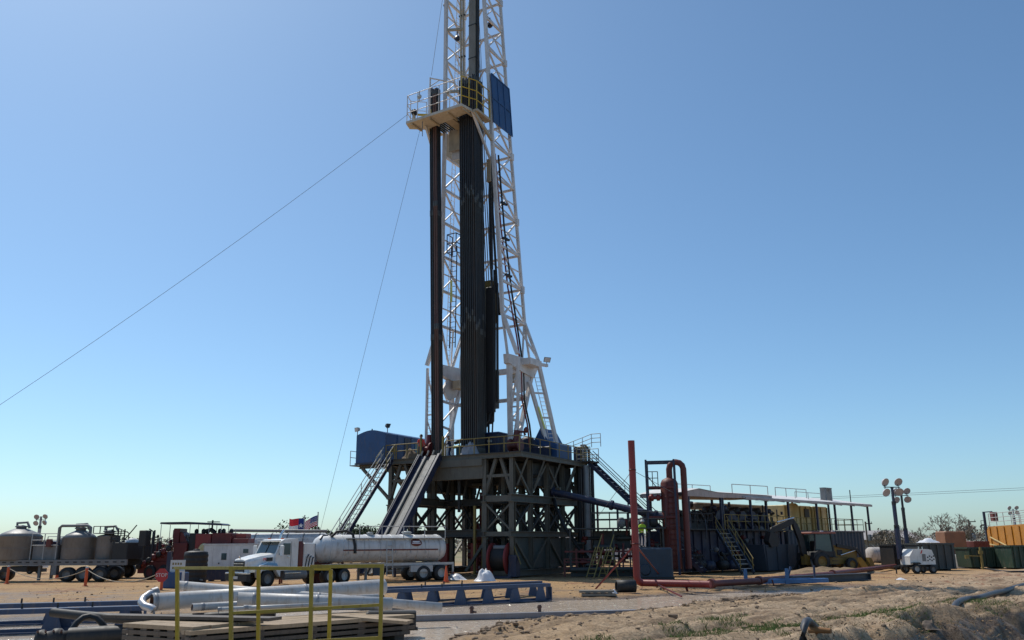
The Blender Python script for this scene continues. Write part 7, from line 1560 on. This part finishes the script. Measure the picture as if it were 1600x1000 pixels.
pw = at(1003, 852, 61); t = thing('pump_platform', 'small dark platform under the worker in the yellow vest', 'platform', V(pw.x, pw.y, 0)); m = MB(); m.box(-.7, .7, -.5, .5, 1.9, 1.98); m.build('deck', SUBD, t)
for x, y in ((-.6, -.4), (.6, -.4), (.6, .4), (-.6, .4)): beam(t, 'leg', SUBD, (x, y, 0), (x, y, 1.9), .1)
person('worker in a bright yellow vest behind the red pipe', V(pw.x, pw.y, 1.985), R(20), HIVIS, NAVY, SIGNW, 0, .3)

# ================================================================== WIRES, POLES AND FAR BACKGROUND
def wire(lab, a, b, r=.02, sag=0.0, name='guy_wire', cat='wire'):
    a = Vector(a); b = Vector(b); n = 14 if sag else 1; pts = [a.lerp(b, k/n)-V(0, 0, sag*4*(k/n)*(1-k/n)) for k in range(n+1)]
    o = MB().tube(pts, r, 5).build(name, WIRE); tag(o, lab, cat); return o
wire('long guy wire running from the racking platform down to the left', at(638, 178, 63), V(-51.9, 58, 0), .015, 1.1)
wire('guy wire running from the platform down past the dog house', at(657, 200, 63), V(-16.9, 73.6, 0), .013, .0)
wire('tugger line hanging from the mast top to the platform corner', at(697, -40, 66), at(674, 118, 62), .018)
t = rig('tugger_sheave', 'dark sheave hanging at the top left of the mast', 'sheave'); p = W2R(at(697, 4, 66)); m = MB(); m.prism([(p.x-.15, p.z-.5), (p.x+.05, p.z-.6), (p.x+.2, p.z+.5), (p.x+.25, p.z+1.4), (p.x-.05, p.z+1.4)], p.y-.1, p.y+.1, 'XZ'); m.build('housing', BLUED, t); m = MB(); m.lathe([(.03, -.06), (.2, -.05), (.2, .05), (.03, .06)], 12, (p.x, p.y-.11, p.z-.3), 'Y'); m.build('wheel', DARK, t)
wire('short rope hanging under the platform at left', at(660, 190, 63), at(660, 213, 63), .03)
for k, (v0, v1) in enumerate(((775, 761.5), (777.5, 765))):
    wire('upper power line crossing the sky at right' if k == 0 else 'lower power line crossing the sky at right', at(1180, v0+7, 175), at(1760, v1-7, 150), .028, 0, 'power_line', 'power line')
def pole(u, vt, Y, lab):
    p = at(u, vt, Y); t = thing('utility_pole', lab, 'utility pole', V(p.x, p.y, 0)); rod(t, 'shaft', BARK, (0, 0, 0), (0, 0, p.z), .14); beam(t, 'cross_arm', BARK, (-.1, -.15, p.z-.3), (1.0, -.15, p.z-.3), .12, .14); m = MB(); m.lathe([(.3, 0), (.3, .9), (.2, 1.0)], 12, (.4, -.2, p.z-3.0)); m.build('transformer', GREY, t); m = MB(); m.tube([(.9, -.15, p.z-.3), (.9, -.15, p.z)], .05, 6); m.build('insulator', GREY, t)
pole(1352, 815, 140, 'utility pole with transformer left of the light towers'); pole(1513, 812, 135, 'short utility pole behind the tan tank')
# far ranch house
c = at(1372, 848, 150); t = thing('ranch_house', 'low pale ranch house with wide roof far away at right', 'house', V(c.x, c.y, 0), R(3))
m = MB(); m.box(-5.0, 6.0, 0, 7, 0, 2.6); m.build('wall', P('house_wall', (.36, .29, .22), .8), t); m = MB(); m.prism([(-1.0, 2.5), (3.5, 4.1), (8.0, 2.5)], -6.2, 7.2, 'YZ'); m.build('roof', P('house_roof', (.44, .40, .38), .7), t)
for x in (-3.5, -.5, 3.0): m = MB(); m.box(x, x+1.2, -.06, 0, 1.0, 2.0); wd_ = m.build('window', GLASS, t); m = MB(); m.box(x-.1, x+1.3, -.1, -.065, .9, 1.0); m.build('sill', SIGNW, wd_)
m = MB(); m.box(1.4, 2.3, -.06, 0, 0, 2.1); m.build('door', BARK, t)
c = at(1370, 882, 92); t = thing('round_bale', 'pale wrapped bale standing left of the dark bins', 'bale', V(c.x, c.y, .1), R(20)); m = MB(); m.lathe([(.1, -.85), (.7, -.84), (.78, -.72), (.78, .72), (.7, .84), (.1, .85)], 22, (0, 0, .78), 'X'); m.build('wrap', P('bale_wrap', (.55, .50, .46), .6, dirt=.25), t)
for k in (-.4, .4): m = MB(); m.lathe([(.78, k-.02), (.795, k), (.78, k+.02)], 22, (0, 0, .78), 'X', closed=False); m.build('twine', GREY, t)
m = MB(); m.lathe([(.05, .851), (.12, .87), (.05, .89)], 10, (0, 0, .78), 'X'); m.build('core', GREY, t)
c = on(1405, 900); crumple('white_rag', 'small white rag lying in the mud left of the generator trailer', 'rag', on(1408, 906), .3, .2, .16, PLASTIC, 71, n=8)

def bare_tree(label, u, Y, h, seed, spread=1.0, depth=6):
    r = random.Random(seed); p = at(u, 850, Y); t = thing('bare_tree', label, 'tree', V(p.x, p.y, -.1), 0, 'bare winter trees')
    trunk = MB(); tw = MB()
    def grow(pos, d, L, rad, lev):
        n = 3; pts = [pos]; dd = d.copy(); rs = [rad]
        for k in range(n): dd = (dd+V(r.gauss(0, .12), r.gauss(0, .12), r.gauss(.03, .08))).normalized(); pts.append(pts[-1]+dd*L/n); rs.append(rad*(1-.3*(k+1)/n))
        (trunk if lev < 2 else tw).tube(pts, rs, 6 if lev < 2 else 4 if lev < 4 else 3, caps=False)
        if lev >= depth: return
        for k in range(r.choice([2, 3, 3]) if lev < 5 else 3):
            a = r.uniform(.35, .85)*spread; ax = Vector((r.gauss(0, 1), r.gauss(0, 1), r.gauss(0, .3))).normalized(); nd = (dd*math.cos(a)+dd.cross(ax).normalized()*math.sin(a)+V(0, 0, .10)).normalized()
            grow(pts[-1] if k else pts[-2].lerp(pts[-1], .5), nd, L*r.uniform(.62, .85), max(rs[-1]*.72, .022), lev+1)
    grow(V(0, 0, 0), V(r.gauss(0, .1), 0, 1).normalized(), h*.24, h*.035, 0)
    trunk.build('trunk', BARK, t); c = tw.build('crown', TWIG, t); return t
bare_tree('large bare tree spreading behind the dark bins', 1478, 118, 8.2, 3, 1.05)
bare_tree('bare bushy tree left of the large bare tree', 1448, 126, 6.2, 9, 1.1)
bare_tree('bare scrubby tree behind the light tower masts', 1405, 130, 6.0, 14, 1.1, 5)
bare_tree('low bare bush between house and light towers', 1366, 128, 4.2, 18, 1.2, 5)
bare_tree('bare tree behind the far end of the bins', 1522, 128, 6.6, 23, 1.0, 5)
bare_tree('bare tree behind the red cement unit', 352, 118, 5.6, 27, 1.1, 5)
def leafy(label, u, Y, h, wd, seed, mat=LEAF, name='evergreen_tree', n=2600, size=.22, z0=.18):
    r = random.Random(seed); p = at(u, 850, Y); t = thing(name, label, 'tree', V(p.x, p.y, -.1), 0, 'trees along the far pasture')
    tr = MB(); tr.tube([(0, 0, 0), (.05, 0, h*.3), (0, .05, h*.6)], [h*.04, h*.03, h*.015], 7)
    cl = [(V(r.gauss(0, .36)*wd, r.gauss(0, .3)*wd, h*r.uniform(z0+.12, .86)), r.uniform(.16, .30)*h) for _ in range(15)]
    for c, q in cl[:7]: tr.tube([(0, 0, h*.25), tuple(c*.6+V(0, 0, h*.12)), tuple(c)], [h*.02, h*.012, h*.005], 5)
    tr.build('trunk', BARK, t); b = MB()
    for k in range(n):
        c, q = r.choice(cl); v = Vector((r.gauss(0, 1), r.gauss(0, 1), r.gauss(0, .8))).normalized()*q*r.uniform(.45, 1.08); p_ = c+v
        if p_.z < h*.06: continue
        a = Vector((r.gauss(0, 1), r.gauss(0, 1), r.gauss(0, 1))).normalized(); e = a.orthogonal().normalized(); f = a.cross(e); s = size*r.uniform(.6, 1.3)
        b.add([p_-e*s, p_+f*s*.5, p_+e*s, p_-f*s*.5], [(0, 1, 2, 3)])
    b.build('crown', mat, t); return t
leafy('dark evergreen tree behind the flags', 468, 135, 6.0, 4.2, 5)
leafy('dark evergreen tree beside the foot of the floor stair', 562, 128, 5.4, 4.4, 6)
leafy('small dark tree between the flags and the stair', 515, 140, 4.6, 3.5, 7)
leafy('dark tree showing between the ramp and the substructure', 640, 140, 4.6, 4.5, 8)
leafy('grey-brown scrubby tree right of the large bare tree', 1500, 140, 4.8, 4.0, 11, LEAFB)
leafy('grey-brown scrub tree left of the light towers', 1395, 138, 4.4, 4.2, 12, LEAFB)
leafy('dry scrub tree behind the far white trailers', 930, 150, 4.2, 5.0, 13, LEAFB)
def treeline():
    r = random.Random(77); b = MB()
    for k in range(26000):
        a = r.uniform(-52, 52); D = r.uniform(230, 330); x = D*math.tan(R(a))*.9; hh = 2.0+2.6*float(vnoise(np.array([x*.03]), np.array([1.5]), 5)[0])+1.4*float(vnoise(np.array([x*.13]), np.array([7.5]), 6)[0])
        p = V(x, D, r.random()**.8*hh); e = V(r.gauss(0, 1), r.gauss(0, 1), r.gauss(0, 1)).normalized(); f = e.orthogonal().normalized(); s = r.uniform(.25, .65); b.add([p-e*s, p+f*s*.6, p+e*s, p-f*s*.6], [(0, 1, 2, 3)])
    return b
tag(treeline().build('far_scrub', LEAFB), 'distant belt of grey-brown winter scrub on the horizon', 'scrub', kind='stuff')
# brush fence strip in front of the house
def brush():
    r = random.Random(78); b = MB()
    for k in range(5000):
        x = r.uniform(38, 80); y = 118+r.uniform(-3, 3); p = V(x, y, r.random()*1.7); e = V(r.gauss(0, .6), r.gauss(0, .6), 1).normalized(); f = e.orthogonal().normalized(); s = r.uniform(.2, .45); b.add([p-e*s, p+f*s*.35, p+e*s, p-f*s*.35], [(0, 1, 2, 3)])
    return b
tag(brush().build('dry_brush', LEAFB), 'strip of dry brush in front of the far ranch house', 'brush', kind='stuff')
